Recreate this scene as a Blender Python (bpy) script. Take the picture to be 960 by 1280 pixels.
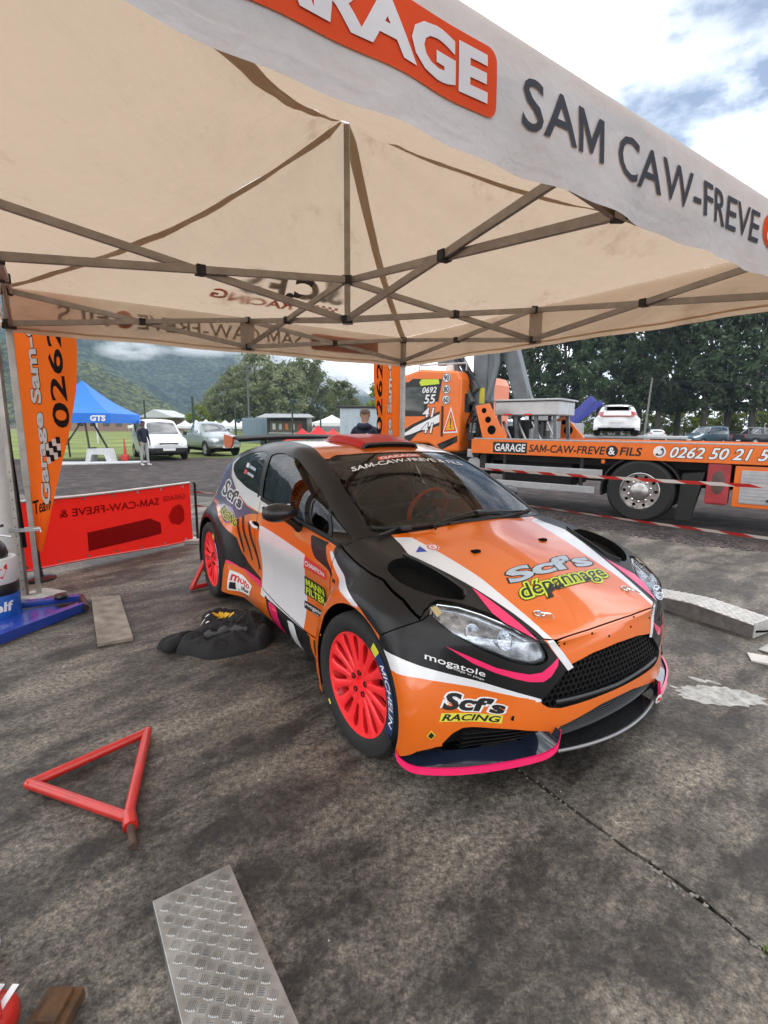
import bpy, bmesh, math, random
import numpy as np
from mathutils import Vector, Matrix, Quaternion
from mathutils.bvhtree import BVHTree
R = math.radians
for o in list(bpy.data.objects): bpy.data.objects.remove(o)
sc = bpy.context.scene
col = sc.collection
# ---------------------------------------------------------------- camera
cam_d = bpy.data.cameras.new('camera'); cam = bpy.data.objects.new('camera', cam_d); col.objects.link(cam)
cam_d.sensor_fit = 'HORIZONTAL'; cam_d.sensor_width = 36.0; cam_d.lens = 626.32 / 960 * 36
cam_d.clip_start = 0.05; cam_d.clip_end = 20000
_p, _r = 0.170833, 0.008267
_fw = Vector((0, math.cos(_p), -math.sin(_p))); _up = Vector((0, math.sin(_p), math.cos(_p))); _rt = Vector((1, 0, 0))
_rt2 = _rt * math.cos(_r) + _up * math.sin(_r); _up2 = -_rt * math.sin(_r) + _up * math.cos(_r)
cam.matrix_world = Matrix(((_rt2.x, _up2.x, -_fw.x, 0), (_rt2.y, _up2.y, -_fw.y, 0), (_rt2.z, _up2.z, -_fw.z, 1.4643), (0, 0, 0, 1)))
sc.camera = cam
# ---------------------------------------------------------------- sky and sun
SUN_EL, SUN_AZ = R(56), R(48)        # azimuth measured from +Y towards +X
w = bpy.data.worlds.new('World'); sc.world = w; w.use_nodes = True
nt = w.node_tree; nt.nodes.clear()
def wn(t, **k):
    n = nt.nodes.new(t)
    for a, b in k.items(): setattr(n, a, b)
    return n
out = wn('ShaderNodeOutputWorld'); bg = wn('ShaderNodeBackground')
sky = wn('ShaderNodeTexSky', sky_type='NISHITA', sun_disc=False, sun_elevation=SUN_EL, sun_rotation=SUN_AZ)
sky.air_density = 1.0; sky.dust_density = 1.2; sky.altitude = 600
tc = wn('ShaderNodeTexCoord'); mp = wn('ShaderNodeMapping'); mp.inputs['Scale'].default_value = (1.0, 1.0, 1.9)
mp.inputs['Location'].default_value = (0.35, 0.1, 0.0)
nz = wn('ShaderNodeTexNoise'); nz.inputs['Scale'].default_value = 2.1; nz.inputs['Detail'].default_value = 8; nz.inputs['Roughness'].default_value = 0.56
rp = wn('ShaderNodeValToRGB'); rp.color_ramp.elements[0].position = 0.36; rp.color_ramp.elements[1].position = 0.46
nz2 = wn('ShaderNodeTexNoise'); nz2.inputs['Scale'].default_value = 3.4; nz2.inputs['Detail'].default_value = 5
rp2 = wn('ShaderNodeValToRGB'); rp2.color_ramp.elements[0].position = 0.35; rp2.color_ramp.elements[0].color = (11.0, 11.5, 12.4, 1)
rp2.color_ramp.elements[1].position = 0.62; rp2.color_ramp.elements[1].color = (36, 36, 36, 1)
mx = wn('ShaderNodeMix', data_type='RGBA')
L = nt.links.new
L(tc.outputs['Generated'], mp.inputs['Vector']); L(mp.outputs[0], nz.inputs['Vector']); L(mp.outputs[0], nz2.inputs['Vector'])
L(nz.outputs['Fac'], rp.inputs[0]); L(nz2.outputs['Fac'], rp2.inputs[0])
L(rp.outputs[0], mx.inputs['Factor']); L(sky.outputs[0], mx.inputs['A']); L(rp2.outputs[0], mx.inputs['B'])
L(mx.outputs['Result'], bg.inputs['Color']); bg.inputs['Strength'].default_value = 0.10
L(bg.outputs[0], out.inputs['Surface'])
sl = bpy.data.lights.new('sun', 'SUN'); so = bpy.data.objects.new('sun', sl); col.objects.link(so)
sl.energy = 2.0; sl.angle = R(9); sl.color = (1.0, 0.96, 0.9)
_sd = Vector((math.sin(SUN_AZ) * math.cos(SUN_EL), math.cos(SUN_AZ) * math.cos(SUN_EL), math.sin(SUN_EL)))
so.rotation_euler = (-_sd).to_track_quat('-Z', 'Y').to_euler()
sc.view_settings.view_transform = 'Standard'; sc.view_settings.look = 'None'; sc.view_settings.gamma = 1.0
sc.view_settings.exposure = -0.25; sc.view_settings.use_curve_mapping = False
sc.render.engine = 'CYCLES'; sc.cycles.use_denoising = True
sc.cycles.max_bounces = 8; sc.cycles.transparent_max_bounces = 24; sc.cycles.volume_bounces = 3
sc.cycles.sample_clamp_indirect = 6; sc.cycles.caustics_reflective = False; sc.cycles.caustics_refractive = False
# ---------------------------------------------------------------- helpers
_M = {}
def srgb(h):
    h = h.lstrip('#'); c = [int(h[i:i + 2], 16) / 255 for i in (0, 2, 4)]
    return tuple(((x + 0.055) / 1.055) ** 2.4 if x > 0.04045 else x / 12.92 for x in c)
def mat(name, c, rough=0.5, metal=0.0, var=0.12, scale=6.0, bump=0.0, bscale=80.0, coat=0.0, trans=0.0, alpha=1.0, emit=0.0, spec=0.5, c2=None, aniso=None):
    """procedural material: base colour broken up by object-space noise, rough variation and fine relief"""
    if name in _M: return _M[name]
    if isinstance(c, str): c = srgb(c)
    if isinstance(c2, str): c2 = srgb(c2)
    m = bpy.data.materials.new(name); m.use_nodes = True; n = m.node_tree.nodes; l = m.node_tree.links
    b = n['Principled BSDF']; t = n.new('ShaderNodeTexCoord'); nz = n.new('ShaderNodeTexNoise')
    nz.inputs['Scale'].default_value = scale; nz.inputs['Detail'].default_value = 6; nz.inputs['Roughness'].default_value = 0.6
    if aniso:
        mpn = n.new('ShaderNodeMapping'); mpn.inputs['Scale'].default_value = aniso; l.new(t.outputs['Object'], mpn.inputs[0]); src = mpn.outputs[0]
    else: src = t.outputs['Object']
    l.new(src, nz.inputs['Vector'])
    mx = n.new('ShaderNodeMix'); mx.data_type = 'RGBA'
    rp = n.new('ShaderNodeValToRGB'); rp.color_ramp.elements[0].position = 0.3; rp.color_ramp.elements[1].position = 0.7
    l.new(nz.outputs['Fac'], rp.inputs[0]); l.new(rp.outputs[0], mx.inputs['Factor'])
    mx.inputs['A'].default_value = (*[x * (1 - var) for x in c], 1)
    mx.inputs['B'].default_value = (*([min(1, x * (1 + var)) for x in c] if c2 is None else c2), 1)
    l.new(mx.outputs['Result'], b.inputs['Base Color'])
    mr = n.new('ShaderNodeMapRange'); mr.inputs['To Min'].default_value = max(0.02, rough * 0.85); mr.inputs['To Max'].default_value = min(1, rough * 1.18)
    l.new(nz.outputs['Fac'], mr.inputs['Value']); l.new(mr.outputs[0], b.inputs['Roughness'])
    b.inputs['Metallic'].default_value = metal; b.inputs['Coat Weight'].default_value = coat; b.inputs['Coat Roughness'].default_value = 0.06
    b.inputs['Transmission Weight'].default_value = trans; b.inputs['Alpha'].default_value = alpha; b.inputs['Specular IOR Level'].default_value = spec
    if bump > 0:
        nb = n.new('ShaderNodeTexNoise'); nb.inputs['Scale'].default_value = bscale; nb.inputs['Detail'].default_value = 4; l.new(src, nb.inputs['Vector'])
        bp = n.new('ShaderNodeBump'); bp.inputs['Strength'].default_value = min(1, bump); bp.inputs['Distance'].default_value = 0.004
        l.new(nb.outputs['Fac'], bp.inputs['Height']); l.new(bp.outputs[0], b.inputs['Normal'])
    if emit > 0:
        l.new(mx.outputs['Result'], b.inputs['Emission Color']); b.inputs['Emission Strength'].default_value = emit
    _M[name] = m
    return m
def tag(o, label=None, cat=None, group=None, kind=None):
    if label: o['label'] = label
    if cat: o['category'] = cat
    if group: o['group'] = group
    if kind: o['kind'] = kind
    return o
def empty(name, loc=(0, 0, 0), rz=0.0, label=None, cat=None, group=None):
    o = bpy.data.objects.new(name, None); col.objects.link(o); o.location = loc; o.rotation_euler = (0, 0, rz); o.empty_display_size = 0.1
    return tag(o, label, cat, group)
class MB:
    """collects simple solids; build() links them as one mesh object"""
    def __init__(s): s.v = []; s.f = []; s.m = []; s.mi = 0
    def add(s, vs, fs, M=None):
        k = len(s.v)
        s.v += [tuple(M @ Vector(p)) if M is not None else tuple(p) for p in vs]
        s.f += [tuple(i + k for i in f) for f in fs]; s.m += [s.mi] * len(fs); return s
    def box(s, x0, x1, y0, y1, z0, z1, M=None):
        v = [(x, y, z) for x in (x0, x1) for y in (y0, y1) for z in (z0, z1)]
        return s.add(v, [(0, 1, 3, 2), (4, 6, 7, 5), (0, 4, 5, 1), (2, 3, 7, 6), (0, 2, 6, 4), (1, 5, 7, 3)], M)
    def bbox(s, x0, x1, y0, y1, z0, z1, b=0.01, M=None):
        """box with chamfered edges"""
        bm = bmesh.new(); bmesh.ops.create_cube(bm, size=1)
        for v in bm.verts: v.co = Vector((x0 + (v.co.x + .5) * (x1 - x0), y0 + (v.co.y + .5) * (y1 - y0), z0 + (v.co.z + .5) * (z1 - z0)))
        bmesh.ops.bevel(bm, geom=bm.edges[:], offset=b, segments=2, affect='EDGES', profile=0.6)
        return s.addbm(bm, M)
    def addbm(s, bm, M=None):
        bm.verts.index_update(); s.add([v.co[:] for v in bm.verts], [[v.index for v in f.verts] for f in bm.faces], M); bm.free(); return s
    def prism(s, pts, h0, h1, ax='y', M=None):
        """2D outline extruded along an axis: ax y: pts are (x,z); z: (x,y); x: (y,z)"""
        def P(p, h): return {'y': (p[0], h, p[1]), 'z': (p[0], p[1], h), 'x': (h, p[0], p[1])}[ax]
        n = len(pts); v = [P(p, h0) for p in pts] + [P(p, h1) for p in pts]
        f = [tuple(range(n)), tuple(range(2 * n - 1, n - 1, -1))] + [(i, i + n, (i + 1) % n + n, (i + 1) % n) for i in range(n)]
        return s.add(v, f, M)
    def tube(s, pts, r, n=8, caps=True, M=None, closed=False):
        pts = [Vector(p) for p in pts]; m = len(pts); rs = r if isinstance(r, (list, tuple)) else [r] * m
        vs = []; up = None
        for i, p in enumerate(pts):
            if closed: d = pts[(i + 1) % m] - pts[i - 1]
            else: d = (pts[min(i + 1, m - 1)] - pts[max(i - 1, 0)])
            d = d.normalized() if d.length > 1e-9 else Vector((0, 0, 1))
            if up is None: up = d.orthogonal().normalized()
            up = (up - d * up.dot(d)); up = up.normalized() if up.length > 1e-6 else d.orthogonal().normalized()
            sd = d.cross(up)
            for k in range(n):
                a = 2 * math.pi * (k + .5) / n; vs.append(tuple(p + (up * math.cos(a) + sd * math.sin(a)) * rs[i]))
        fs = []
        for i in range(m if closed else m - 1):
            j = (i + 1) % m
            for k in range(n): fs.append((i * n + k, i * n + (k + 1) % n, j * n + (k + 1) % n, j * n + k))
        if caps and not closed: fs += [tuple(range(n - 1, -1, -1)), tuple(range((m - 1) * n, m * n))]
        return s.add(vs, fs, M)
    def bar(s, a, b, wd, ht, M=None):
        """rectangular bar from a to b, wd sideways, ht along the most upright normal"""
        a = Vector(a); b = Vector(b); d = (b - a).normalized(); u = Vector((0, 0, 1)) if abs(d.z) < .98 else Vector((0, 1, 0))
        sd = d.cross(u).normalized(); u = sd.cross(d)
        vs = [tuple(p + sd * (sx * wd / 2) + u * (sz * ht / 2)) for p in (a, b) for sx, sz in ((-1, -1), (1, -1), (1, 1), (-1, 1))]
        return s.add(vs, [(3, 2, 1, 0), (4, 5, 6, 7), (0, 1, 5, 4), (1, 2, 6, 5), (2, 3, 7, 6), (3, 0, 4, 7)], M)
    def lathe(s, prof, n=32, axis='y', M=None, close=True):
        """profile of (radius, height) turned about an axis"""
        vs = []
        for r_, h in prof:
            for k in range(n):
                a = 2 * math.pi * k / n; c, d = r_ * math.cos(a), r_ * math.sin(a)
                vs.append({'y': (c, h, d), 'z': (c, d, h), 'x': (h, c, d)}[axis])
        fs = []
        for i in range(len(prof) - 1):
            for k in range(n): fs.append((i * n + k, i * n + (k + 1) % n, (i + 1) * n + (k + 1) % n, (i + 1) * n + k))
        if close:
            fs += [tuple(range(n - 1, -1, -1)), tuple(range((len(prof) - 1) * n, len(prof) * n))]
        return s.add(vs, fs, M)
    def build(s, name, mt, parent=None, smooth=None, loc=None, bevel=0.0, kind=None, fix=True):
        me = bpy.data.meshes.new(name); me.from_pydata(s.v, [], s.f)
        mts = mt if isinstance(mt, (list, tuple)) else [mt]
        for m in mts: me.materials.append(m)
        if len(mts) > 1: me.polygons.foreach_set('material_index', s.m)
        if fix:
            bm = bmesh.new(); bm.from_mesh(me); bmesh.ops.recalc_face_normals(bm, faces=bm.faces); bm.to_mesh(me); bm.free()
        return link(name, me, parent, smooth, loc, bevel, kind)
def link(name, me, parent=None, smooth=None, loc=None, bevel=0.0, kind=None):
    o = bpy.data.objects.new(name, me); col.objects.link(o)
    if parent is not None: o.parent = parent
    if loc is not None: o.location = loc
    if smooth is not None: shade(me, smooth)
    if bevel > 0:
        bv = o.modifiers.new('bevel', 'BEVEL'); bv.width = bevel; bv.segments = 2; bv.limit_method = 'ANGLE'; bv.angle_limit = R(40)
    if kind: o['kind'] = kind
    return o
def shade(me, ang=35):
    me.polygons.foreach_set('use_smooth', [True] * len(me.polygons))
    if ang < 179: me.set_sharp_from_angle(angle=R(ang))
def copy_tree(o, parent=None):
    c = o.copy(); col.objects.link(c); c.parent = parent
    for ch in list(o.children): copy_tree(ch, c)
    return c
_TG = {}
def _raw_text(s, bold, shear, spacing, res):
    cu = bpy.data.curves.new('lettering', 'FONT'); cu.body = s; cu.offset = bold; cu.shear = shear; cu.space_character = spacing; cu.resolution_u = res
    o = bpy.data.objects.new('lettering', cu); col.objects.link(o)
    dg = bpy.context.evaluated_depsgraph_get(); me = bpy.data.meshes.new_from_object(o.evaluated_get(dg))
    r_ = [(v.co.x, v.co.y) for v in me.vertices], [tuple(p.vertices) for p in me.polygons]
    bpy.data.objects.remove(o); bpy.data.curves.remove(cu); bpy.data.meshes.remove(me); return r_
def text_geo(s, bold=0.0, shear=0.0, spacing=1.0, res=3, ref=None):
    """outline of a word as 2D faces in a unit box (the box of the word at weight ref): verts (u,v), faces, width/height"""
    k = (s, bold, shear, spacing, res)
    if k not in _TG:
        vs, fs = _raw_text(*k)
        if 'M' in s and bold:      # a thickened M is drawn stroke by stroke
            vs = list(vs); mw = _raw_text('M', 0, 0, 1, 2)[0]; w_ = max(v[0] for v in mw) - min(v[0] for v in mw); y1 = max(v[1] for v in mw)
            for i, ch in enumerate(s):
                if ch != 'M': continue
                x1 = max(v[0] for v in _raw_text(s[:i + 1], 0, 0, spacing, 2)[0]); x0 = x1 - w_; b_ = bold
                fs = [f for f in fs if not (x0 - b_ - .01 < sum(vs[j][0] - shear * vs[j][1] for j in f) / 3 < x1 + b_ + .01)]
                X0, X1, Y0, Y1 = x0 - b_, x1 + b_, -b_, y1 + b_; t = .09 + 2 * b_; xm = (X0 + X1) / 2; h = Y1 - Y0
                P = [(X0, Y0), (X0, Y1), (X0 + t * 1.2, Y1), (xm, Y0 + h * .36 + t * .4), (X1 - t * 1.2, Y1), (X1, Y1), (X1, Y0), (X1 - t, Y0), (X1 - t, Y1 - 1.9 * t), (xm + .3 * t, Y0 + h * .10), (xm - .3 * t, Y0 + h * .10), (X0 + t, Y1 - 1.9 * t), (X0 + t, Y0)]
                q = len(vs); vs += [(x + shear * y, y) for x, y in P]
                fs = fs + [tuple(q + j for j in f) for f in ((0, 1, 11, 12), (1, 2, 11), (2, 3, 10, 11), (3, 9, 10), (3, 4, 8, 9), (4, 5, 8), (5, 6, 7, 8))]
        _TG[k] = vs, fs
    vs, fs = _TG[k]
    if ref is not None and ref != bold: text_geo(s, ref, shear, spacing, res)
    rv = _TG[(s, bold if ref is None else ref, shear, spacing, res)][0]
    x0 = min(v[0] for v in rv); x1 = max(v[0] for v in rv); y0 = min(v[1] for v in rv); y1 = max(v[1] for v in rv)
    return [((a - x0) / (x1 - x0), (b - y0) / (y1 - y0)) for a, b in vs], fs, (x1 - x0) / (y1 - y0)
def text(name, s, mt, parent, org, ux, uy, bold=0.0, shear=0.0, spacing=1.0, fn=None, res=3, ref=None):
    """lettering whose lower left is org, its width the vector ux and its height the vector uy"""
    vs, fs, _ = text_geo(s, bold, shear, spacing, res, ref)
    org, ux, uy = Vector(org), Vector(ux), Vector(uy); P = [org + ux * a + uy * b for a, b in vs]
    if fn: P = [fn(p) for p in P]
    me = bpy.data.meshes.new(name); me.from_pydata([tuple(p) for p in P], [], fs); me.materials.append(mt)
    return link(name, me, parent)
def cr(pts, n=6, closed=False):
    """Catmull-Rom through points"""
    P = [np.array(p, float) for p in pts]; m = len(P); o = []
    for i in range(m if closed else m - 1):
        if closed: a, b, c, d = P[i - 1], P[i], P[(i + 1) % m], P[(i + 2) % m]
        else: a, b, c, d = P[max(i - 1, 0)], P[i], P[i + 1], P[min(i + 2, m - 1)]
        for k in range(n):
            t = k / n; o.append(tuple(0.5 * (2 * b + (c - a) * t + (2 * a - 5 * b + 4 * c - d) * t * t + (3 * b - a - 3 * c + d) * t ** 3)))
    if not closed: o.append(tuple(P[-1]))
    return o
def sheet(name, nu, nv, fn, mt, parent=None, smooth=60, thick=0.0, kind=None):
    """grid surface fn(u,v)->point, u,v in 0..1"""
    vs = [tuple(fn(i / nu, j / nv)) for j in range(nv + 1) for i in range(nu + 1)]
    fs = [(j * (nu + 1) + i, j * (nu + 1) + i + 1, (j + 1) * (nu + 1) + i + 1, (j + 1) * (nu + 1) + i) for j in range(nv) for i in range(nu)]
    me = bpy.data.meshes.new(name); me.from_pydata(vs, [], fs); me.materials.append(mt)
    o = link(name, me, parent, smooth, kind=kind)
    if thick: md = o.modifiers.new('thickness', 'SOLIDIFY'); md.thickness = thick; md.offset = 0
    return o
# ---------------------------------------------------------------- ground
def ground_mat(name, dark, light, scale, streak=None, speck=.5, rough=.85, bump=.5, wet=0.0, spot=None):
    m = bpy.data.materials.new(name); m.use_nodes = True; n = m.node_tree.nodes; l = m.node_tree.links; b = n['Principled BSDF']
    t = n.new('ShaderNodeTexCoord'); src = t.outputs['Object']
    def noise(sc_, det, rg, vec):
        q = n.new('ShaderNodeTexNoise'); q.inputs['Scale'].default_value = sc_; q.inputs['Detail'].default_value = det; q.inputs['Roughness'].default_value = rg; l.new(vec, q.inputs['Vector']); return q.outputs['Fac']
    def ramp(v, a, b_, ca=(0, 0, 0, 1), cb=(1, 1, 1, 1)):
        r_ = n.new('ShaderNodeValToRGB'); r_.color_ramp.elements[0].position = a; r_.color_ramp.elements[1].position = b_; r_.color_ramp.elements[0].color = ca; r_.color_ramp.elements[1].color = cb; l.new(v, r_.inputs[0]); return r_.outputs[0]
    def mix(f, a, b_, bt='MIX'):
        x = n.new('ShaderNodeMix'); x.data_type = 'RGBA'; x.blend_type = bt
        if hasattr(f, 'is_linked'): l.new(f, x.inputs['Factor'])
        else: x.inputs['Factor'].default_value = f
        for v, k in ((a, 'A'), (b_, 'B')):
            if hasattr(v, 'is_linked'): l.new(v, x.inputs[k])
            else: x.inputs[k].default_value = (*v, 1)
        return x.outputs['Result']
    if streak:
        mp = n.new('ShaderNodeMapping'); mp.vector_type = 'POINT'; mp.inputs['Rotation'].default_value = (0, 0, -R(streak)); l.new(src, mp.inputs[0])
        mp2 = n.new('ShaderNodeMapping'); mp2.inputs['Scale'].default_value = (.42, 1, 1); l.new(mp.outputs[0], mp2.inputs[0]); big = noise(scale * 2.1, 9, .70, mp2.outputs[0])
    else: big = noise(scale, 8, .62, src)
    mid = noise(scale * 5, 8, .7, src); fine = noise(scale * 95, 4, .75, src); grit = noise(scale * 36, 6, .75, src)
    c = mix(ramp(big, .45, .63), dark, light)
    c = mix(ramp(mid, .42, .62), c, mix(.28, c, light)); 
    c = mix(ramp(noise(scale * .55, 4, .6, src), .50, .68), c, mix(.5, c, tuple(x * .45 for x in dark)))
    k = ramp(grit, .38, .66, (1 - speck, 1 - speck, 1 - speck, 1), (1 + speck * .9, 1 + speck * .9, 1 + speck * .9, 1)); c = mix(1.0, c, k, 'MULTIPLY')
    k2 = ramp(fine, .36, .66, (.52, .52, .52, 1), (1.6, 1.58, 1.55, 1)); c = mix(1.0, c, k2, 'MULTIPLY')
    if spot: c = mix(ramp(noise(scale * .35, 3, .5, src), .55, .68), c, spot)
    l.new(c, b.inputs['Base Color'])
    r_ = n.new('ShaderNodeMapRange'); r_.inputs['To Min'].default_value = rough - wet; r_.inputs['To Max'].default_value = rough; l.new(big, r_.inputs['Value']); l.new(r_.outputs[0], b.inputs['Roughness'])
    ad = n.new('ShaderNodeMath'); ad.operation = 'ADD'; l.new(grit, ad.inputs[0]); l.new(fine, ad.inputs[1])
    bp = n.new('ShaderNodeBump'); bp.inputs['Strength'].default_value = bump; bp.inputs['Distance'].default_value = .006; l.new(ad.outputs[0], bp.inputs['Height']); l.new(bp.outputs[0], b.inputs['Normal'])
    return m
M_conc = ground_mat('stained_concrete', (.022, .0172, .0132), (.215, .188, .154), 1.15, 41, .70, .78, .6, .28)
M_grav = ground_mat('volcanic_gravel', (.020, .0135, .013), (.090, .064, .060), 3.0, None, .85, .95, 1.0)
M_grass = ground_mat('mown_grass', (.10, .14, .025), (.21, .25, .055), .22, None, .35, .95, .6)
M_gap = mat('joint_dirt', (.022, .019, .015), .95, var=.5, scale=40, bump=1)
rnd = random.Random(4)
J0, J1 = Vector((.59, 1.94)), Vector((1.10, 1.19)); Jd = (J1 - J0).normalized(); Jn = Vector((-Jd.y, Jd.x))
jl = []
for i in range(241):
    s_ = -11 + 19 * i / 240; p = J0 + Jd * s_ + Jn * (.010 * math.sin(s_ * 3.1) + .006 * math.sin(s_ * 11.3 + 1) + rnd.uniform(-.004, .004)); jl.append(p)
EDGE = [(12, -6), (12, 0), (8, 3.4), (4.63, 5.88), (3.6, 6.55), (2.85, 7.35), (2.55, 8.2), (2.3, 8.75), (-2.5, 9.6), (-30, 11.5), (-30, -6)]
def slab(side):
    off = .008 * (1 if side > 0 else -1); edge = [p + Jn * (off + rnd.uniform(-.004, .004)) for p in jl]
    top = [(p.x, p.y) for p in edge]
    a, b_ = top[0], top[-1]
    if side > 0: poly = top + [(12, -9), (12, 0), (8, 3.4), (4.63, 5.88), (3.6, 6.55), (2.85, 7.35), (2.55, 8.2), (2.3, 8.75), (-2.5, 9.6)]
    else: poly = [(-30, 12)] + [(-5.7, 10.1)] + top + [(5.5, -9), (-30, -9)]
    m = MB(); m.prism(poly, -.10, 0.0, 'z'); return m
for sd in (1, -1):
    o = slab(sd).build('concrete_slab', M_conc); tag(o, 'dark stained concrete slab %s the long joint' % ('right of' if sd > 0 else 'left of'), None, kind='structure')
    if sd < 0: slab0 = o
    else: slab1 = o
m = MB(); m.tube([(p.x, p.y, -.03) for p in jl[::3]], .018, 6); m.build('joint_filler', M_gap, slab0, 60)
for o in (slab0, slab1):
    pass
# gravel yard falling slightly away behind the slab, then grass
def gz_(x, y):
    d = max(0, y - 9); return -.04 - .11 * min(1, d / 7)
m = MB(); xs = [-1800, -400, -120, -60, -30, -15, -5, 0, 5, 10, 20, 40, 80, 160, 500, 1800]; ys = [-50, 0, 5, 9, 11, 13, 16, 20, 25, 40, 80, 140, 260, 600, 1650]
vs = [(x, y, gz_(x, y)) for y in ys for x in xs]; nx = len(xs); m.add(vs, [(j * nx + i, j * nx + i + 1, (j + 1) * nx + i + 1, (j + 1) * nx + i) for j in range(len(ys) - 1) for i in range(nx - 1)])
tag(m.build('gravel_yard', M_grav), 'dark volcanic gravel yard behind the slab', kind='structure')
m = MB(); P = [(-300, 21.5), (-12.5, 22.4), (-9.3, 24.3), (-4, 25.5), (-1, 27), (2, 45), (8, 130), (-300, 130)]; m.prism(P, -.19, -.135, 'z'); tag(m.build('grass_field', M_grass), 'mown grass sports field', kind='structure')
# loose stones along the gravel edge
stone_me = []
for k in range(3):
    bmm = bmesh.new(); bmesh.ops.create_icosphere(bmm, subdivisions=1, radius=1)
    for v in bmm.verts: v.co *= rnd.uniform(.7, 1.15); v.co.z *= .6
    me = bpy.data.meshes.new('stone'); bmm.to_mesh(me); bmm.free(); stone_me.append(([v.co.copy() for v in me.vertices], [tuple(p.vertices) for p in me.polygons]))
m = MB()
for i in range(1500):
    t = rnd.random(); q = rnd.choice(range(4)); seg = [((4.63, 5.88), (8, 3.4)), ((3.6, 6.55), (4.63, 5.88)), ((2.85, 7.35), (3.6, 6.55)), ((2.3, 8.75), (2.85, 7.35))][q]
    a = Vector(seg[0]); b_ = Vector(seg[1]); p = a.lerp(b_, t); d = (b_ - a).normalized(); nn = Vector((-d.y, d.x)) * (1 if q in (0,) else -1)
    nn = Vector((.6, .8)); w_ = abs(rnd.gauss(0, .5)); p = p + nn * (w_ - .06); r_ = rnd.uniform(.008, .026)
    vs, fs = rnd.choice(stone_me); z = (0 if w_ < .06 else -.045) + r_ * .3
    m.add(vs, fs, Matrix.Translation((p.x, p.y, z)) @ Matrix.Rotation(rnd.random() * 6.3, 4, 'Z') @ Matrix.Diagonal((r_ * rnd.uniform(.8, 1.5), r_, r_ * rnd.uniform(.7, 1.1), 1)))
tag(m.build('loose_gravel', mat('gravel_stone', (.10, .08, .08), .95, var=.5, scale=9)), 'loose dark stones along the slab edge', kind='stuff')
# crumbs and weeds in the joint, spilled white patch, paper scrap
m = MB()
for i in range(170):
    s_ = rnd.uniform(.55, 1.75) if i < 110 else rnd.uniform(-.5, 1.8); p = J0 + Jd * s_ + Jn * rnd.gauss(0, .012); r_ = rnd.uniform(.003, .009); vs, fs = rnd.choice(stone_me); m.add(vs, fs, Matrix.Translation((p.x, p.y, r_ * .2)) @ Matrix.Rotation(rnd.random() * 6, 4, 'Z') @ Matrix.Scale(r_, 4))
tag(m.build('joint_crumbs', mat('concrete_crumb', (.16, .15, .13), .95, var=.4, scale=30)), 'concrete crumbs along the slab joint', kind='stuff')
m = MB()
for i in range(60):
    s_ = rnd.uniform(.88, 1.02); p = J0 + Jd * s_ + Jn * rnd.gauss(0, .008); a = rnd.random() * 6.3; h = rnd.uniform(.006, .022); w_ = .003
    m.add([(p.x - w_, p.y, -.004), (p.x + w_, p.y, -.004), (p.x + math.cos(a) * h, p.y + math.sin(a) * h, h)], [(0, 1, 2)])
tag(m.build('joint_weeds', mat('weed_green', (.10, .16, .03), .8)), 'tiny green weeds growing in the slab joint', kind='stuff')
def blob(cx, cy, rx, ry, seed, n=90, rot=0.0, jag=.12):
    r2 = random.Random(seed); ph = [(r2.uniform(0, 6.3), r2.choice((2, 3, 5, 7, 11, 17, 23)), r2.uniform(.3, 1)) for _ in range(9)]; P = []
    for i in range(n):
        a = 2 * math.pi * i / n; k = 1 + jag * sum(w_ * math.sin(f * a + p) for p, f, w_ in ph) / 2.2 + r2.uniform(-.03, .03); x, y = rx * k * math.cos(a), ry * k * math.sin(a)
        P.append((cx + x * math.cos(rot) - y * math.sin(rot), cy + x * math.sin(rot) + y * math.cos(rot)))
    return P
M_spill = mat('dried_white_paint', (.30, .30, .28), .8, var=.35, scale=22, c2=(.52, .52, .49), bump=.6)
m = MB(); m.prism(blob(1.87, 2.57, .205, .115, 7, rot=-.15), .0006, .0030, 'z'); tag(m.build('dried_paint_patch', M_spill, slab1))
for i, (x, y, r_) in enumerate(((1.86, 2.75, .05), (1.93, 2.72, .04), (2.05, 2.50, .035), (1.67, 2.66, .025))):
    m = MB(); m.prism(blob(x, y, r_, r_ * .4, 20 + i, 30, -.7), .0006, .0024, 'z'); m.build('dried_paint_patch', M_spill, slab1)
m = MB()
for i in range(90):
    x, y = rnd.uniform(-2.2, 2.2), rnd.uniform(1.0, 5.0); r_ = rnd.uniform(.0015, .005); m.add([(x, y - r_, .002), (x + r_, y, .002), (x, y + r_, .003), (x - r_, y, .002)], [(0, 1, 2, 3)])
tag(m.build('litter_specks', mat('pale_specks', (.42, .40, .36), .9)), 'pale specks of grit scattered over the slab', kind='stuff')
# ---------------------------------------------------------------- rally car: base surface
# car axes: x forward from the front axle, y to the car's left, z up; the half surface uses w = |y|
A_ST = {}   # lines of the wrap band, each station (x, w, z)
PLAN = [(.70,0),(.69,.20),(.648,.42),(.545,.62),(.43,.765),(.27,.83),(.0,.845),(-.35,.83),(-.62,.81),(-.95,.803),(-1.3,.80),(-1.6,.805),(-1.9,.815),(-2.2,.83),(-2.5,.835),(-2.77,.80),(-2.93,.70),(-3.01,.55),(-3.055,.37),(-3.075,.18),(-3.08,0)]
NS = len(PLAN)
def wrap(zf, zs, zr, dw, dxn=0.0, dxr=0.0):
    """z at the nose, along the side, at the tail; dw = inset sideways, dxn/dxr = set back at nose/tail"""
    L_ = []
    for i, (x, w_) in enumerate(PLAN):
        t = min(1, max(0, (i - 2) / 3)); r_ = min(1, max(0, (i - 14) / 3))
        z = zf * (1 - t) + zs * t if i < 10 else zs * (1 - r_) + zr * r_
        L_.append([x - dxn * (1 - t) + dxr * r_, max(0, w_ - dw * t * (1 - .2 * r_)) if w_ > 0 else 0.0, z])
    return L_
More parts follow.
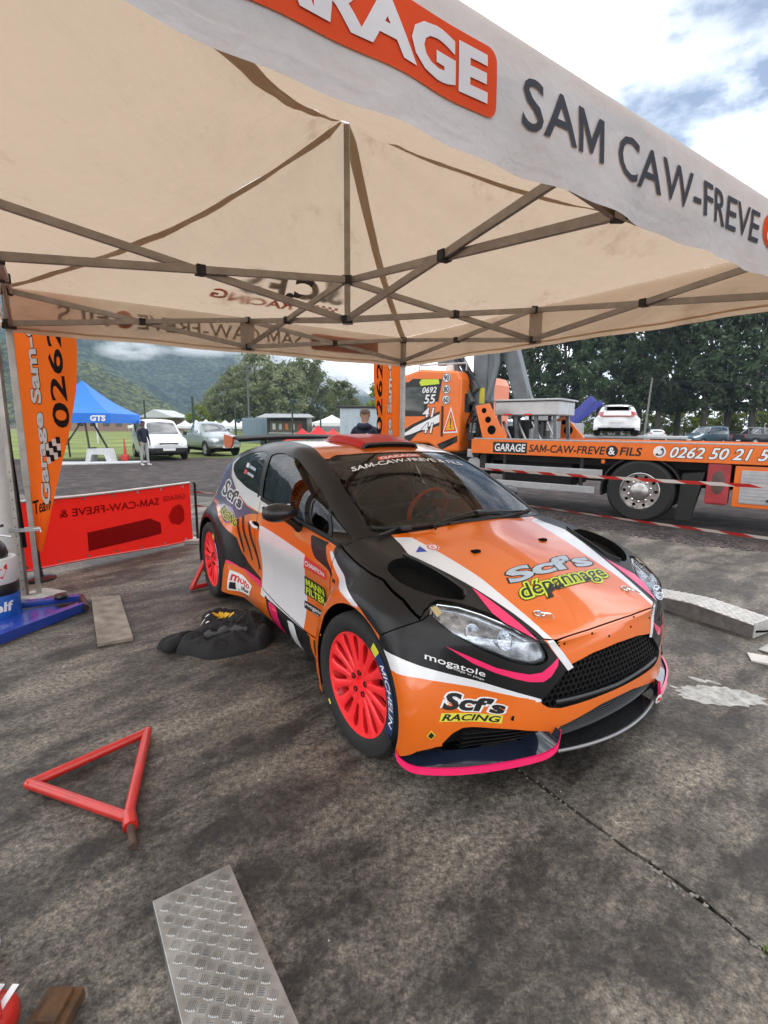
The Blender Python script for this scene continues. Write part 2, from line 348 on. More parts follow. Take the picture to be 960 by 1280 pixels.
LA = [wrap(.19, .135, .26, .015, .05, .06), wrap(.265, .235, .36, -.012, .0, .01), wrap(.36, .37, .48, .012, .0, .0),
      wrap(.45, .54, .60, .018, .008, .0), wrap(.54, .68, .72, .002, .018, .01), wrap(.605, .80, .86, .025, .035, .03)]
LA.append([list(p) for p in [(.648,0,.640),(.643,.18,.640),(.622,.36,.642),(.525,.55,.675),(.40,.685,.718),(.24,.742,.775),(.02,.757,.835),(-.30,.757,.872),(-.6,.758,.880),(-.95,.756,.902),(-1.3,.754,.928),(-1.6,.75,.948),(-1.9,.745,.97),(-2.2,.735,1.0),(-2.5,.715,1.03),(-2.73,.675,1.05),(-2.87,.54,1.03),(-2.93,.42,1.02),(-2.955,.28,1.02),(-2.965,.14,1.02),(-2.97,0,1.02)]])
for i in range(5, 9):   # side of the front wing above the wheel
    LA[5][i][2] = [.745, .80, .825, .83][i - 5] - .02 * (i == 5); LA[4][i][2] = [.64, .68, .69, .69][i - 5]
LA[5][4][2] = .665; LA[4][4][2] = .59; LA[3][4][2] = .49
B2 = [None,(.40,.50,.735),(.10,.575,.828),(-.18,.61,.888),(-.345,.635,.930),(-.74,.603,1.138),(-1.13,.562,1.272),(-1.52,.548,1.314),(-1.9,.542,1.314),(-2.2,.535,1.292),(-2.5,.52,1.25),(-2.70,.48,1.20)]
B3 = [None,(.46,.25,.722),(.15,.29,.828),(-.10,.31,.893),(-.235,.315,.935),(-.64,.31,1.14),(-1.05,.30,1.30),(-1.5,.29,1.345),(-1.9,.27,1.348),(-2.25,.265,1.33),(-2.55,.26,1.295),(-2.76,.25,1.235)]
B4 = [None,(.475,0,.728),(.165,0,.838),(-.075,0,.903),(-.20,0,.945),(-.605,0,1.15),(-1.02,0,1.312),(-1.5,0,1.355),(-1.9,0,1.357),(-2.26,0,1.34),(-2.56,0,1.305),(-2.775,0,1.245)]
def car_base():
    vs = []; idx = {}
    for j, ln in enumerate(LA):
        for i, p in enumerate(ln): idx['a', j, i] = len(vs); vs.append(tuple(p))
    fs = [(idx['a', j, i], idx['a', j, i + 1], idx['a', j + 1, i + 1], idx['a', j + 1, i]) for j in range(6) for i in range(NS - 1)]
    K = 12
    def bid(k, j):
        if j == 0: return idx['a', 6, 4 + k]
        if k == 0: return idx['a', 6, 4 - j]
        if k == K: return idx['a', 6, 16 + j]
        return idx['b', k, j]
    for k in range(1, K):
        b0 = np.array(LA[6][4 + k]); b2 = np.array(B2[k]); up = min(1, max(0, (k - 3) / 2))
        b1 = (b0 + b2) / 2 + np.array([0, .028 * up, .012 + .015 * up]) if k < 11 else (b0 + b2) / 2 + np.array([-.02, .02, .01])
        for j, p in ((1, b1), (2, B2[k]), (3, B3[k]), (4, B4[k])): idx['b', k, j] = len(vs); vs.append(tuple(p))
    for k in range(K):
        for j in range(4): fs.append((bid(k, j), bid(k + 1, j), bid(k + 1, j + 1), bid(k, j + 1)))
    n = len(vs); tgt = np.array(vs, float); ctl = tgt.copy()
    cre = {}
    def ce(a, b, c): cre[(min(a, b), max(a, b))] = c
    for i in range(4): ce(idx['a', 6, i], idx['a', 6, i + 1], .45)
    for j in range(2, 4): ce(bid(4, j), bid(4, j + 1), .75)
    for k in range(4, 7): ce(bid(k, 2), bid(k + 1, 2), .5)
    for i in range(7, 15): ce(idx['a', 6, i], idx['a', 6, i + 1], .5)
    for i in range(16, 20): ce(idx['a', 6, i], idx['a', 6, i + 1], .5)
    for i in range(NS - 1): ce(idx['a', 0, i], idx['a', 0, i + 1], .8)
    res = None
    for it in range(4):
        me = bpy.data.meshes.new('base'); me.from_pydata([tuple(p) for p in ctl], [], fs)
        at = me.attributes.new('crease_edge', 'FLOAT', 'EDGE')
        for e in me.edges:
            k = (min(e.vertices), max(e.vertices))
            if k in cre: at.data[e.index].value = cre[k]
        o = bpy.data.objects.new('base', me); col.objects.link(o)
        mi = o.modifiers.new('m', 'MIRROR'); mi.use_axis = (False, True, False); mi.merge_threshold = 1e-4; mi.use_clip = True
        sb = o.modifiers.new('s', 'SUBSURF'); sb.levels = 3; sb.boundary_smooth = 'PRESERVE_CORNERS'
        dg = bpy.context.evaluated_depsgraph_get(); r_ = bpy.data.meshes.new_from_object(o.evaluated_get(dg))
        co = np.empty(len(r_.vertices) * 3); r_.vertices.foreach_get('co', co); co = co.reshape(-1, 3)
        bpy.data.objects.remove(o); bpy.data.meshes.remove(me)
        if it < 3:
            ctl = ctl + 0.85 * (tgt - co[:n]); ctl[tgt[:, 1] == 0, 1] = 0; bpy.data.meshes.remove(r_)
        else: res = r_
    # wheel-arch flares: push the side out round the wheels
    co2 = co.copy()
    for wx, wz, out_, fwd in ((0.0, .322, .905, 1), (-2.49, .322, .905, 0)):
        dx, dz = co[:, 0] - wx, co[:, 2] - wz; rr = np.hypot(dx, dz)
        wid = .15 + .10 * np.clip(dx / .4, 0, 1) if not fwd else .15 - .05 * np.clip(-dx / .3, 0, 1)
        t = np.clip((rr - .385) / wid, 0, 1); fall = 1 - (t * t * (3 - 2 * t))
        fall *= np.clip((.84 - co[:, 2]) / .12, 0, 1) if fwd else np.clip((.86 - co[:, 2]) / .12, 0, 1)
        s_ = np.sign(co[:, 1]); a_ = np.abs(co[:, 1]); m = (a_ > .55)
        na = np.where(m, np.maximum(a_, a_ + (out_ - a_) * fall), a_)
        co2[:, 1] = np.where(s_ < 0, -1, 1) * np.maximum(np.abs(co2[:, 1]), na)
    res.vertices.foreach_set('co', co2.ravel()); res.update()
    return res
# ---------------------------------------------------------------- rally car: panels cut from the surface
CAR_LOC, CAR_RZ = (0.62566, 2.57144, 0), -0.994657
car = empty('rally_car', CAR_LOC, CAR_RZ, 'orange, black and white rally hatchback with neon red wheels parked under the gazebo', 'car')
base = car_base()
_vc = np.array([v.co[:] for v in base.vertices]); _pf = [tuple(p.vertices) for p in base.polygons]
if sum(p.normal.z for p in base.polygons if p.center.z > 1.2) < 0: base.flip_normals(); _pf = [tuple(p.vertices) for p in base.polygons]
_vn = [Vector(v.vector) for v in base.vertex_normals]
car_bvh = BVHTree.FromPolygons([tuple(v) for v in _vc], _pf)
def base_normal(co):
    h = car_bvh.find_nearest(co)
    if h[0] is None: return Vector((0, 0, 1))
    ws = [(1 / max(1e-5, (Vector(_vc[i]) - h[0]).length), _vn[i]) for i in _pf[h[2]]]
    n = Vector((0, 0, 0))
    for a, b in ws: n += b * a
    return n.normalized()
BIG = 9.0
def sdf_poly(pts, smooth=0):
    P = np.array(cr(pts, smooth, True) if smooth else pts, float); A = P; B = np.roll(P, -1, 0)
    def f(q):
        d2 = np.full(len(q), 1e9); s = np.ones(len(q))
        for a, b in zip(A, B):
            e = b - a; w_ = q - a; t = np.clip((w_ @ e) / (e @ e + 1e-12), 0, 1); r_ = w_ - t[:, None] * e
            d2 = np.minimum(d2, (r_ * r_).sum(1))
            c1 = q[:, 1] >= a[1]; c2 = q[:, 1] < b[1]; c3 = e[0] * w_[:, 1] > e[1] * w_[:, 0]
            s[(c1 & c2 & c3) | (~c1 & ~c2 & ~c3)] *= -1
        return s * np.sqrt(d2)
    return f
def region(pts, proj, mask=None, smooth=0):
    f = sdf_poly(pts, smooth)
    def g(c):
        a = np.abs(c[:, 1]); q = {'side': np.stack([c[:, 0], c[:, 2]], 1), 'plan': np.stack([c[:, 0], a], 1), 'front': np.stack([a, c[:, 2]], 1)}[proj]
        m = np.ones(len(c), bool) if mask is None else mask(c[:, 0], a, c[:, 2])
        d = np.full(len(c), BIG)
        if m.any(): d[m] = f(q[m])
        return d
    return g
SIDE = lambda x, a, z: (a > .42) & (z < 1.32)
FRONT = lambda x, a, z: x > .15
TOP = lambda x, a, z: (z > .62) & (a < .88)
RG = {}
RG['windscreen'] = region([(-.1,.950),(.35,.940),(.58,.922),(.622,.932),(.610,.985),(.582,1.10),(.555,1.20),(.52,1.250),(.45,1.275),(.25,1.288),(-.1,1.295)], 'front', lambda x, a, z: (x < -.12) & (x > -1.25))
RG['door_glass'] = region([(-1.575,.962),(-1.66,1.20),(-1.68,1.24),(-1.65,1.262),(-1.5,1.270),(-1.25,1.243),(-.985,1.166),(-.78,1.090),(-.65,1.026),(-.54,.884),(-.78,.898),(-1.02,.916),(-1.29,.938)], 'side', SIDE)
RG['quarter_glass'] = region([(-1.645,.970),(-1.745,1.215),(-1.79,1.262),(-1.95,1.262),(-2.15,1.240),(-2.38,1.185),(-2.455,1.14),(-2.42,1.092),(-2.25,1.038),(-1.93,.990)], 'side', SIDE)
RG['vent_glass'] = region([(-.505,.882),(-.615,1.003),(-.31,.880)], 'side', lambda x, a, z: (a > .60) & (z < 1.1))
RG['rear_glass'] = region([(-.1,1.05),(.38,1.05),(.44,1.07),(.40,1.20),(-.1,1.225)], 'front', lambda x, a, z: x < -2.6)
RG['headlight'] = region([(.728,.752),(.686,.764),(.621,.753),(.55,.73),(.466,.69),(.421,.651),(.385,.591),(.395,.562),(.448,.553),(.533,.576),(.641,.63),(.713,.678),(.738,.718)], 'front', lambda x, a, z: (x > .2) & (a > .3), 4)
RG['grille'] = region([(-.1,.568),(.16,.557),(.285,.534),(.428,.405),(.405,.381),(.34,.366),(.12,.366),(-.1,.366)], 'front', lambda x, a, z: x > .45)
RG['intake'] = region([(-.1,.334),(.11,.330),(.217,.312),(.345,.288),(.35,.19),(.345,.10),(-.1,.10)], 'front', lambda x, a, z: x > .4)
RG['fog'] = region([(.90,.20),(.86,.235),(.79,.25),(.745,.30),(.70,.32),(.533,.305),(.375,.275),(.36,.10),(.95,.10)], 'front', lambda x, a, z: x > .30)
RG['vent'] = region([(.035,.748),(-.02,.69),(-.02,.60),(.095,.552),(.227,.522),(.30,.535),(.338,.583),(.273,.68),(.16,.748)], 'plan', TOP, 4)
def _circ(cx, cz, r_):
    return lambda c: np.where(np.abs(c[:, 1]) > .5, np.hypot(c[:, 0] - cx, c[:, 2] - cz) - r_, BIG)
RG['arch_f'] = _circ(0, .325, .362); RG['arch_r'] = _circ(-2.49, .325, .362)
_hp = region([(.642,-.1),(.640,.15),(.630,.345),(.60,.408),(.51,.455),(.415,.54),(.35,.612),(.30,.68),(.315,.76),(.335,.80),(.3,.9),(-.33,.9),(-.33,.72),(-.285,.61),(-.222,.32),(-.192,-.1)], 'plan', lambda x, a, z: z > .55)
def _hood(c):
    zg = np.interp(c[:, 0], [-.33, -.15, -.007, .073, .23, .34, .7], [.862, .835, .818, .812, .764, .71, .5])
    return np.maximum(_hp(c), zg - c[:, 2])
RG['hood'] = _hood
RG['bumper'] = region([(.22,-1),(.22,.635),(.335,.713),(.345,2),(2,2),(2,-1)], 'side')
RG['door'] = region([(-.34,.862),(-.36,.80),(-.385,.6),(-.42,.40),(-.50,.31),(-.72,.288),(-1.2,.302),(-1.48,.328),(-1.575,.40),(-1.605,.6),(-1.60,.80),(-1.585,.945),(-1.25,.922),(-.85,.895),(-.55,.872)], 'side', lambda x, a, z: a > .6)
RG['tail'] = region([(-2.70,.82),(-2.98,.86),(-2.90,1.02),(-2.70,1.0)], 'side', lambda x, a, z: a > .42)
# livery
LV = {}
LV['l_band'] = region([(1,.588),(.90,.588),(.831,.561),(.719,.523),(.63,.496),(.533,.459),(.422,.417),(.422,.408),(.64,.471),(.777,.505),(.855,.522),(.90,.525),(1,.525)], 'front', lambda x, a, z: (x > .22))
LV['l_bblack'] = region([(.422,.417),(.533,.459),(.63,.496),(.719,.523),(.831,.561),(.90,.588),(1,.588),(1,.9),(.40,.9),(.396,.648),(.333,.559),(.302,.514),(.36,.45),(.418,.395)], 'front', lambda x, a, z: x > .22)
LV['l_hstripe'] = region([(-.20,.45),(-.042,.424),(.235,.382),(.424,.376),(.606,.359),(.68,.345),(.68,.38),(.568,.393),(.461,.416),(.254,.471),(-.05,.572),(-.16,.542),(-.24,.53)], 'plan', TOP)
LV['l_hblack'] = region([(.68,.38),(.568,.393),(.461,.416),(.254,.471),(-.05,.572),(-.16,.542),(-.24,.53),(-.4,.53),(-.4,1),(.7,1)], 'plan', TOP)
LV['l_fender'] = region([(-.40,.95),(-.385,.83),(-.31,.795),(-.22,.762),(-.051,.731),(.06,.703),(.1,.68),(.3,.6),(.5,.6),(.5,.95)], 'side', SIDE)
LV['l_swoosh'] = region([(-.435,.838),(-.385,.83),(-.31,.795),(-.22,.762),(-.051,.731),(.06,.703),(-.006,.690),(-.075,.708),(-.26,.728),(-.36,.782)], 'side', SIDE)
LV['l_bpatch'] = region([(-.72,.86),(-.70,.838),(-.67,.80),(-.602,.755),(-.40,.738),(-.32,.695),(-.365,.75),(-.425,.78),(-.475,.825),(-.49,.86)], 'side', SIDE)
LV['l_panel'] = region([(-1.524,.776),(-.739,.741),(-.756,.20),(-1.49,.20)], 'side', SIDE)
LV['l_beltw'] = region([(-1.15,.905),(-1.3,.872),(-1.569,.855),(-1.841,.872),(-2.1,.935),(-2.40,1.04),(-2.52,1.14),(-2.44,1.20),(-2.0,1.01),(-1.62,.965),(-1.2,.918)], 'side', SIDE)
LV['l_purple'] = region([(-1.569,.845),(-1.75,.82),(-1.97,.755),(-2.12,.69),(-2.315,.777),(-2.49,.82),(-2.75,.82),(-3.1,.80),(-3.1,1.0),(-2.7,1.1),(-2.55,1.22),(-2.40,1.15),(-2.36,1.02),(-2.1,.93),(-1.841,.862)], 'side', SIDE)
LV['l_rblack'] = region([(-1.535,.39),(-1.79,.44),(-1.915,.50),(-1.975,.60),(-2.13,.665),(-2.315,.757),(-2.49,.80),(-2.75,.80),(-3.2,.78),(-3.2,.05),(-2.2,.05),(-2.05,.42),(-1.914,.378),(-1.535,.372)], 'side', SIDE)
LV['l_rpink'] = region([(-2.06,.43),(-1.914,.378),(-1.535,.372),(-1.47,.324),(-1.75,.345),(-2.04,.398)], 'side', SIDE)
LV['l_sblack'] = region([(-1.40,.29),(-.66,.284),(-.50,.05),(-1.25,.05)], 'side', SIDE)
LV['l_spink'] = region([(-1.35,.28),(-1.20,.28),(-1.06,.10),(-1.24,.10)], 'side', SIDE)
LV['l_swhite'] = region([(-.99,.27),(-.88,.27),(-.78,.10),(-.92,.10)], 'side', SIDE)
LV['l_roofedge'] = region([(-1.06,.525),(-1.2,.50),(-1.45,.462),(-1.7,.445),(-2.3,.45),(-2.75,.42),(-2.75,-.1),(-.95,-.1),(-.95,.53)], 'plan', lambda x, a, z: z > 1.15)
LV['l_roofwhite'] = region([(-1.40,-.1),(-1.46,.1),(-1.56,.25),(-1.66,.45),(-1.8,.6),(-3,.6),(-3,-.1)], 'plan', lambda x, a, z: z > 1.15)
LV['l_belt'] = region([(-.38,.862),(-.85,.892),(-1.25,.920),(-1.60,.945),(-1.66,1.4),(-.2,1.4),(-.2,.9)], 'side', lambda x, a, z: a > .4)
def bcut(bm, f, lo=0.0):
    bm.verts.ensure_lookup_table(); co = np.array([v.co[:] for v in bm.verts]); d = f(co) - lo
    d = np.where(np.abs(d) < 2e-5, 2e-5, d); bm.verts.index_update(); new = []
    for e in list(bm.edges):
        i, j = e.verts[0].index, e.verts[1].index
        if i >= len(d) or j >= len(d): continue
        a, b = d[i], d[j]
        if a * b < 0 and abs(a) < 1 and abs(b) < 1:
            new.append(bmesh.utils.edge_split(e, e.verts[0], a / (a - b))[1])
    if new: bmesh.ops.connect_verts(bm, verts=new)
bm = bmesh.new(); bm.from_mesh(base)
GAPS = {'hood': .003, 'door': .003, 'bumper': .0025}
for k, f in RG.items():
    if k in GAPS:
        bcut(bm, f, -GAPS[k]); bcut(bm, f, GAPS[k])
    else: bcut(bm, f)
for k, f in LV.items(): bcut(bm, f)
bm.faces.ensure_lookup_table()
_c = np.array([f.calc_center_median()[:] for f in bm.faces])
D = {k: f(_c) for k, f in list(RG.items()) + list(LV.items())}
ins = lambda k: D[k] < 0
part = np.full(len(_c), 'body', dtype=object)
isb = D['bumper'] < 0; ish = D['hood'] < 0; isd = D['door'] < 0
part[isb] = 'bumper'; part[ish] = 'hood'; part[isd & (_c[:, 1] < 0)] = 'door_r'; part[isd & (_c[:, 1] > 0)] = 'door_l'
gap = (np.abs(D['hood']) < .003) | (np.abs(D['door']) < .003) | ((np.abs(D['bumper']) < .0025) & ~ish)
part[ins('tail')] = 'tail'
for k in ('windscreen', 'door_glass', 'quarter_glass', 'vent_glass', 'rear_glass', 'headlight'):
    m = ins(k); sd = np.where(_c[:, 1] < 0, '_r', '_l')
    part[m] = k if k in ('windscreen', 'rear_glass') else [k + s for s in sd[m]]
    gap[m] = False
for k in ('grille', 'intake', 'fog', 'vent', 'arch_f', 'arch_r'): part[ins(k)] = 'gone'
part[gap] = 'gone'
part[(np.abs(_c[:, 1]) < .72) & (_c[:, 2] < .12)] = 'gone'
# colours: 0 orange 1 black 2 white 3 pink 4 purple fade 5 tail red
mi = np.zeros(len(_c), int); X, A_, Z = _c[:, 0], np.abs(_c[:, 1]), _c[:, 2]
def setm(m, v): mi[m] = v
body_side = (X < .36)
setm(ins('l_purple'), 4); setm(ins('l_beltw'), 2)
setm(ins('l_rblack'), 1); setm(ins('l_rpink'), 3); setm(ins('l_panel') & (Z > .285), 2)
setm(ins('l_sblack'), 1); setm(ins('l_spink'), 3); setm(ins('l_swhite'), 2)
setm(ins('l_bpatch'), 1); setm(ins('l_fender') & ~isb, 1); setm(ins('l_swoosh') & ~isb & ~ish, 2)
setm(ins('l_belt') & (X < -.2), 1); setm((Z > .96) & (X > -1.66) & (X < -.2) & (A_ > .4), 1)
setm((Z > .985) & (A_ > .3) & (X < -1.62) & ~ins('l_beltw') & ~ins('l_purple'), 1)
rf = ins('l_roofedge') & (Z > 1.262); setm((Z > 1.0) & (X < -.95) & (X > -2.75) & (A_ <= .6) & ~rf & ~ins('l_purple') & ~ins('l_beltw'), 1)
setm(rf, 0); setm(rf & ins('l_roofwhite'), 2); setm(rf & (_c[:, 1] > .30), 2)
setm(ish, 0); setm(ish & ins('l_hblack'), 1); setm(ish & ins('l_hstripe'), 2)
setm((X > -.45) & (X < .0) & (Z > .84) & ~ish & (A_ < .76), 1)
setm(isb & ~ish, 0); setm(isb & ~ish & ins('l_bblack'), 1); setm(isb & ~ish & ins('l_band'), 2)
setm((X < -2.72) & (Z < .80), 1); setm(part == 'tail', 5)
def paint(n, c, r_=.3, coat=1.0, var=.05):
    m = mat(n, c, r_, 0, var, 3.0, coat=coat); m.node_tree.nodes['Principled BSDF'].inputs['Coat IOR'].default_value = 1.62; return m
M_or = paint('paint_orange', (.74, .138, .003)); M_bk = mat('paint_black', (.007, .007, .008), .40, 0, .15, 5, coat=.14, spec=.32); M_wh = paint('paint_white', (.74, .74, .76))
M_pk = paint('paint_pink', (.86, .012, .13)); M_tail = paint('tail_red', (.35, .01, .01), .1)
M_pu = mat('paint_purple_fade', (.018, .022, .085), .3, 0, .1, 3, coat=1, c2=(.10, .018, .12)); M_pu.node_tree.nodes['Noise Texture'].inputs['Scale'].default_value = 2.2
CARM = [M_or, M_bk, M_wh, M_pk, M_pu, M_tail]
def glass(name, tint, refl=1.0, rough=0.0):
    m = bpy.data.materials.new(name); m.use_nodes = True; n = m.node_tree.nodes; l = m.node_tree.links; n.clear()
    o = n.new('ShaderNodeOutputMaterial'); t = n.new('ShaderNodeBsdfTransparent'); g = n.new('ShaderNodeBsdfGlossy'); x = n.new('ShaderNodeMixShader'); f = n.new('ShaderNodeFresnel')
    t.inputs[0].default_value = (*tint, 1); g.inputs['Roughness'].default_value = rough; f.inputs['IOR'].default_value = 1.5
    nz = n.new('ShaderNodeTexNoise'); nz.inputs['Scale'].default_value = 2.0; mr = n.new('ShaderNodeMapRange'); mr.inputs['To Min'].default_value = rough; mr.inputs['To Max'].default_value = rough + .03
    l.new(nz.outputs['Fac'], mr.inputs['Value']); l.new(mr.outputs[0], g.inputs['Roughness'])
    mu = n.new('ShaderNodeMath'); mu.operation = 'MULTIPLY'; mu.inputs[1].default_value = refl; l.new(f.outputs[0], mu.inputs[0])
    l.new(mu.outputs[0], x.inputs[0]); l.new(t.outputs[0], x.inputs[1]); l.new(g.outputs[0], x.inputs[2]); l.new(x.outputs[0], o.inputs[0]); return m
M_glass = glass('window_glass', (.80, .82, .79), 1.05); M_sideglass = glass('tinted_glass', (.34, .36, .36), 1.0); M_lens = glass('lens_glass', (.95, .97, .99), .55)
M_rub = mat('black_rubber', (.012, .012, .012), .7, bump=.3); M_plast = mat('black_plastic', (.010, .010, .011), .38, var=.2, coat=.2); M_dark = mat('matt_black', (.006, .006, .006), .95, spec=.08)
M_carbon = mat('carbon_fibre', (.010, .010, .011), .25, coat=.8, scale=150, var=.6); M_chrome = mat('chrome', (.8, .8, .8), .12, 1.0, .05); M_steel = mat('bare_steel', (.45, .45, .46), .35, 1.0, .15)
def sub_mesh(name, sel, mts, parent, push=0.0, custom=True):
    fl = [f for f, s in zip(bm.faces, sel) if s]; ids = {}; vs = []; fs = []; ms = []
    for f, k in zip(fl, mi[sel]):
        r_ = []
        for v in f.verts:
            if v.index not in ids: ids[v.index] = len(vs); vs.append(v.co.copy())
            r_.append(ids[v.index])
        fs.append(r_); ms.append(k)
    nr = [base_normal(v) for v in vs]
    if push: vs = [v + n * push for v, n in zip(vs, nr)]
    me = bpy.data.meshes.new(name); me.from_pydata([tuple(v) for v in vs], [], fs)
    for m in mts: me.materials.append(m)
    if len(mts) > 1: me.polygons.foreach_set('material_index', [int(k) for k in ms])
    me.polygons.foreach_set('use_smooth', [True] * len(fs))
    if custom: me.normals_split_custom_set_from_vertices([tuple(n) for n in nr])
    return link(name, me, parent)
bm.verts.index_update()
P_ = part
o_body = sub_mesh('body_shell', P_ == 'body', CARM, car)
o_hood = sub_mesh('hood', P_ == 'hood', CARM, car); o_bump = sub_mesh('front_bumper', P_ == 'bumper', CARM, car)
o_dr = sub_mesh('door', P_ == 'door_r', CARM, car); o_dl = sub_mesh('door', P_ == 'door_l', CARM, car)
o_tail = sub_mesh('tail_light', P_ == 'tail', CARM, car)
o_ws = sub_mesh('windscreen', P_ == 'windscreen', [M_glass], car, -.004); sub_mesh('rear_window', P_ == 'rear_glass', [M_sideglass], car, -.004)
for s, d in (('_r', o_dr), ('_l', o_dl)):
    sub_mesh('side_window', P_ == 'door_glass' + s, [M_sideglass], d, -.006); sub_mesh('quarter_window', P_ == 'quarter_glass' + s, [M_sideglass], car, -.004)
    sub_mesh('corner_window', P_ == 'vent_glass' + s, [M_sideglass], car, -.004)
bm_lamp = {s: (P_ == 'headlight' + s) for s in ('_r', '_l')}
def face_out(me):
    """turn every face of a sticker outwards"""
    b = bmesh.new(); b.from_mesh(me)
    for f in b.faces:
        f.normal_update()
        if f.normal.dot(base_normal(f.calc_center_median())) < 0: f.normal_flip()
    b.to_mesh(me); b.free()
def onsurf(p, mode='side', off=.0018):
    """drop a point onto the car's surface along an axis and lift it a hair"""
    p = Vector(p)
    if mode == 'side': o, d = Vector((p.x, -2, p.z)), Vector((0, 1, 0))
    elif mode == 'top': o, d = Vector((p.x, p.y, 2.5)), Vector((0, 0, -1))
    else: o, d = Vector((2.5, p.y, p.z)), Vector((-1, 0, 0))
    h = car_bvh.ray_cast(o, d)
    if h[0] is None: return p
    return h[0] + base_normal(h[0]) * off
def grid_cut(vs, fs, step):
    b = bmesh.new(); V = [b.verts.new((x, y, 0)) for x, y in vs]
    for f in fs:
        try: b.faces.new([V[i] for i in f])
        except ValueError: pass
    for ax in (0, 1):
        lo = min(v.co[ax] for v in b.verts); hi = max(v.co[ax] for v in b.verts); t = lo + step
        while t < hi:
            n = [0, 0, 0]; n[ax] = 1; c = [0, 0, 0]; c[ax] = t
            bmesh.ops.bisect_plane(b, geom=b.verts[:] + b.edges[:] + b.faces[:], plane_co=c, plane_no=n); t += step
    b.verts.index_update(); r_ = [(v.co.x, v.co.y) for v in b.verts], [[v.index for v in f.verts] for f in b.faces]; b.free(); return r_
def decal(name, vs, fs, mt, parent, frame, mode, off=.0018, step=.03, nrm=True):
    """2D shape (metres) laid on the body: frame = (origin, u axis, v axis) in car space"""
    vs, fs = grid_cut(vs, fs, step); o, u, v = [Vector(q) for q in frame]
    P = [onsurf(o + u * a + v * b, mode, off) for a, b in vs]
    me = bpy.data.meshes.new(name); me.from_pydata([tuple(p) for p in P], [], fs); me.materials.append(mt); face_out(me)
    me.polygons.foreach_set('use_smooth', [True] * len(fs)); me.normals_split_custom_set_from_vertices([tuple(base_normal(p)) for p in P])
    return link(name, me, parent)
def quadtext(s, bold, shear, quad, mt, name, parent, mode, off=.0018, step=.025, spacing=1.0, ref=None):
    """a word fitted into the four corners (lower left, lower right, upper right, upper left) given in the projection plane"""
    vs, fs, ar = text_geo(s, bold, shear, spacing, 3, ref); q = [np.array(p, float) for p in quad]
    W = np.linalg.norm(q[1] - q[0]); H = np.linalg.norm(q[3] - q[0])
    vs, fs = grid_cut([(a * W, b * H) for a, b in vs], fs, step); P = []
    for a, b in vs:
        a, b = a / W, b / H; p = q[0] * (1 - a) * (1 - b) + q[1] * a * (1 - b) + q[2] * a * b + q[3] * (1 - a) * b
        P.append(onsurf({'side': (p[0], 0, p[1]), 'top': (p[0], p[1], 0), 'front': (0, p[0], p[1])}[mode], mode, off))
    me = bpy.data.meshes.new(name); me.from_pydata([tuple(p) for p in P], [], fs); me.materials.append(mt); face_out(me)
    me.polygons.foreach_set('use_smooth', [True] * len(fs)); me.normals_split_custom_set_from_vertices([tuple(base_normal(p)) for p in P])
    return link(name, me, parent)
def quadpatch(quad, mt, name, parent, mode, off=.0012, n=8):
    q = [np.array(p, float) for p in quad]; P = []
    for j in range(n + 1):
        for i in range(n + 1):
            a, b = i / n, j / n; p = q[0] * (1 - a) * (1 - b) + q[1] * a * (1 - b) + q[2] * a * b + q[3] * (1 - a) * b
            P.append(onsurf({'side': (p[0], 0, p[1]), 'top': (p[0], p[1], 0), 'front': (0, p[0], p[1])}[mode], mode, off))
    fs = [(j * (n + 1) + i, j * (n + 1) + i + 1, (j + 1) * (n + 1) + i + 1, (j + 1) * (n + 1) + i) for j in range(n) for i in range(n)]
    me = bpy.data.meshes.new(name); me.from_pydata([tuple(p) for p in P], [], fs); me.materials.append(mt); me.polygons.foreach_set('use_smooth', [True] * len(fs))
    return link(name, me, parent)
def patch_poly(pts, mt, parent, mode, off=.0016, step=.02, smooth=0, name='livery_stripe'):
    P = [tuple(p) for p in (cr(pts, smooth, True) if smooth else pts)]; vs, fs = grid_cut(P, [tuple(range(len(P)))], step)
    Q = [onsurf({'side': (a, 0, b_), 'top': (a, b_, 0), 'front': (0, a, b_)}[mode], mode, off) for a, b_ in vs]
    me = bpy.data.meshes.new(name); me.from_pydata([tuple(p) for p in Q], [], fs); me.materials.append(mt); face_out(me)
    me.polygons.foreach_set('use_smooth', [True] * len(fs)); me.normals_split_custom_set_from_vertices([tuple(base_normal(p)) for p in Q])
    return link(name, me, parent)
for sg in (-1, 1):
    patch_poly([(sg * a, b_) for a, b_ in ((.745,.636),(.65,.588),(.59,.556),(.522,.535),(.47,.522),(.42,.524),(.375,.548),(.338,.572),(.347,.540),(.38,.502),(.415,.486),(.47,.492),(.522,.508),(.59,.535),(.663,.573))], M_pk, o_bump, 'front')
    patch_poly([(a, sg * b_) for a, b_ in ((.283,.474),(.354,.459),(.426,.447),(.522,.432),(.605,.422),(.545,.462),(.493,.495),(.44,.507),(.376,.495))], M_pk, o_hood, 'top')
    patch_poly([(sg * a, b_) for a, b_ in ((.385,.640),(.335,.562),(.300,.512),(.272,.521),(.322,.597),(.356,.640))], M_wh, o_bump, 'front')
for (a, b_, c, d) in ((-1.98, .752, -1.885, .505), (-1.89, .783, -1.715, .48), (-1.75, .764, -1.555, .447)):
    patch_poly([(a, b_), (a + .04, b_ + .004), ((a + c) / 2 + .035, (b_ + d) / 2), (c + .02, d), (c - .008, d), ((a + c) / 2 - .012, (b_ + d) / 2)], M_bk, o_body, 'side')
for x in (-.60, -.545, -.49): patch_poly([(x, .285), (x + .022, .285), (x + .07, .19), (x + .048, .19)], M_bk, o_body, 'side')
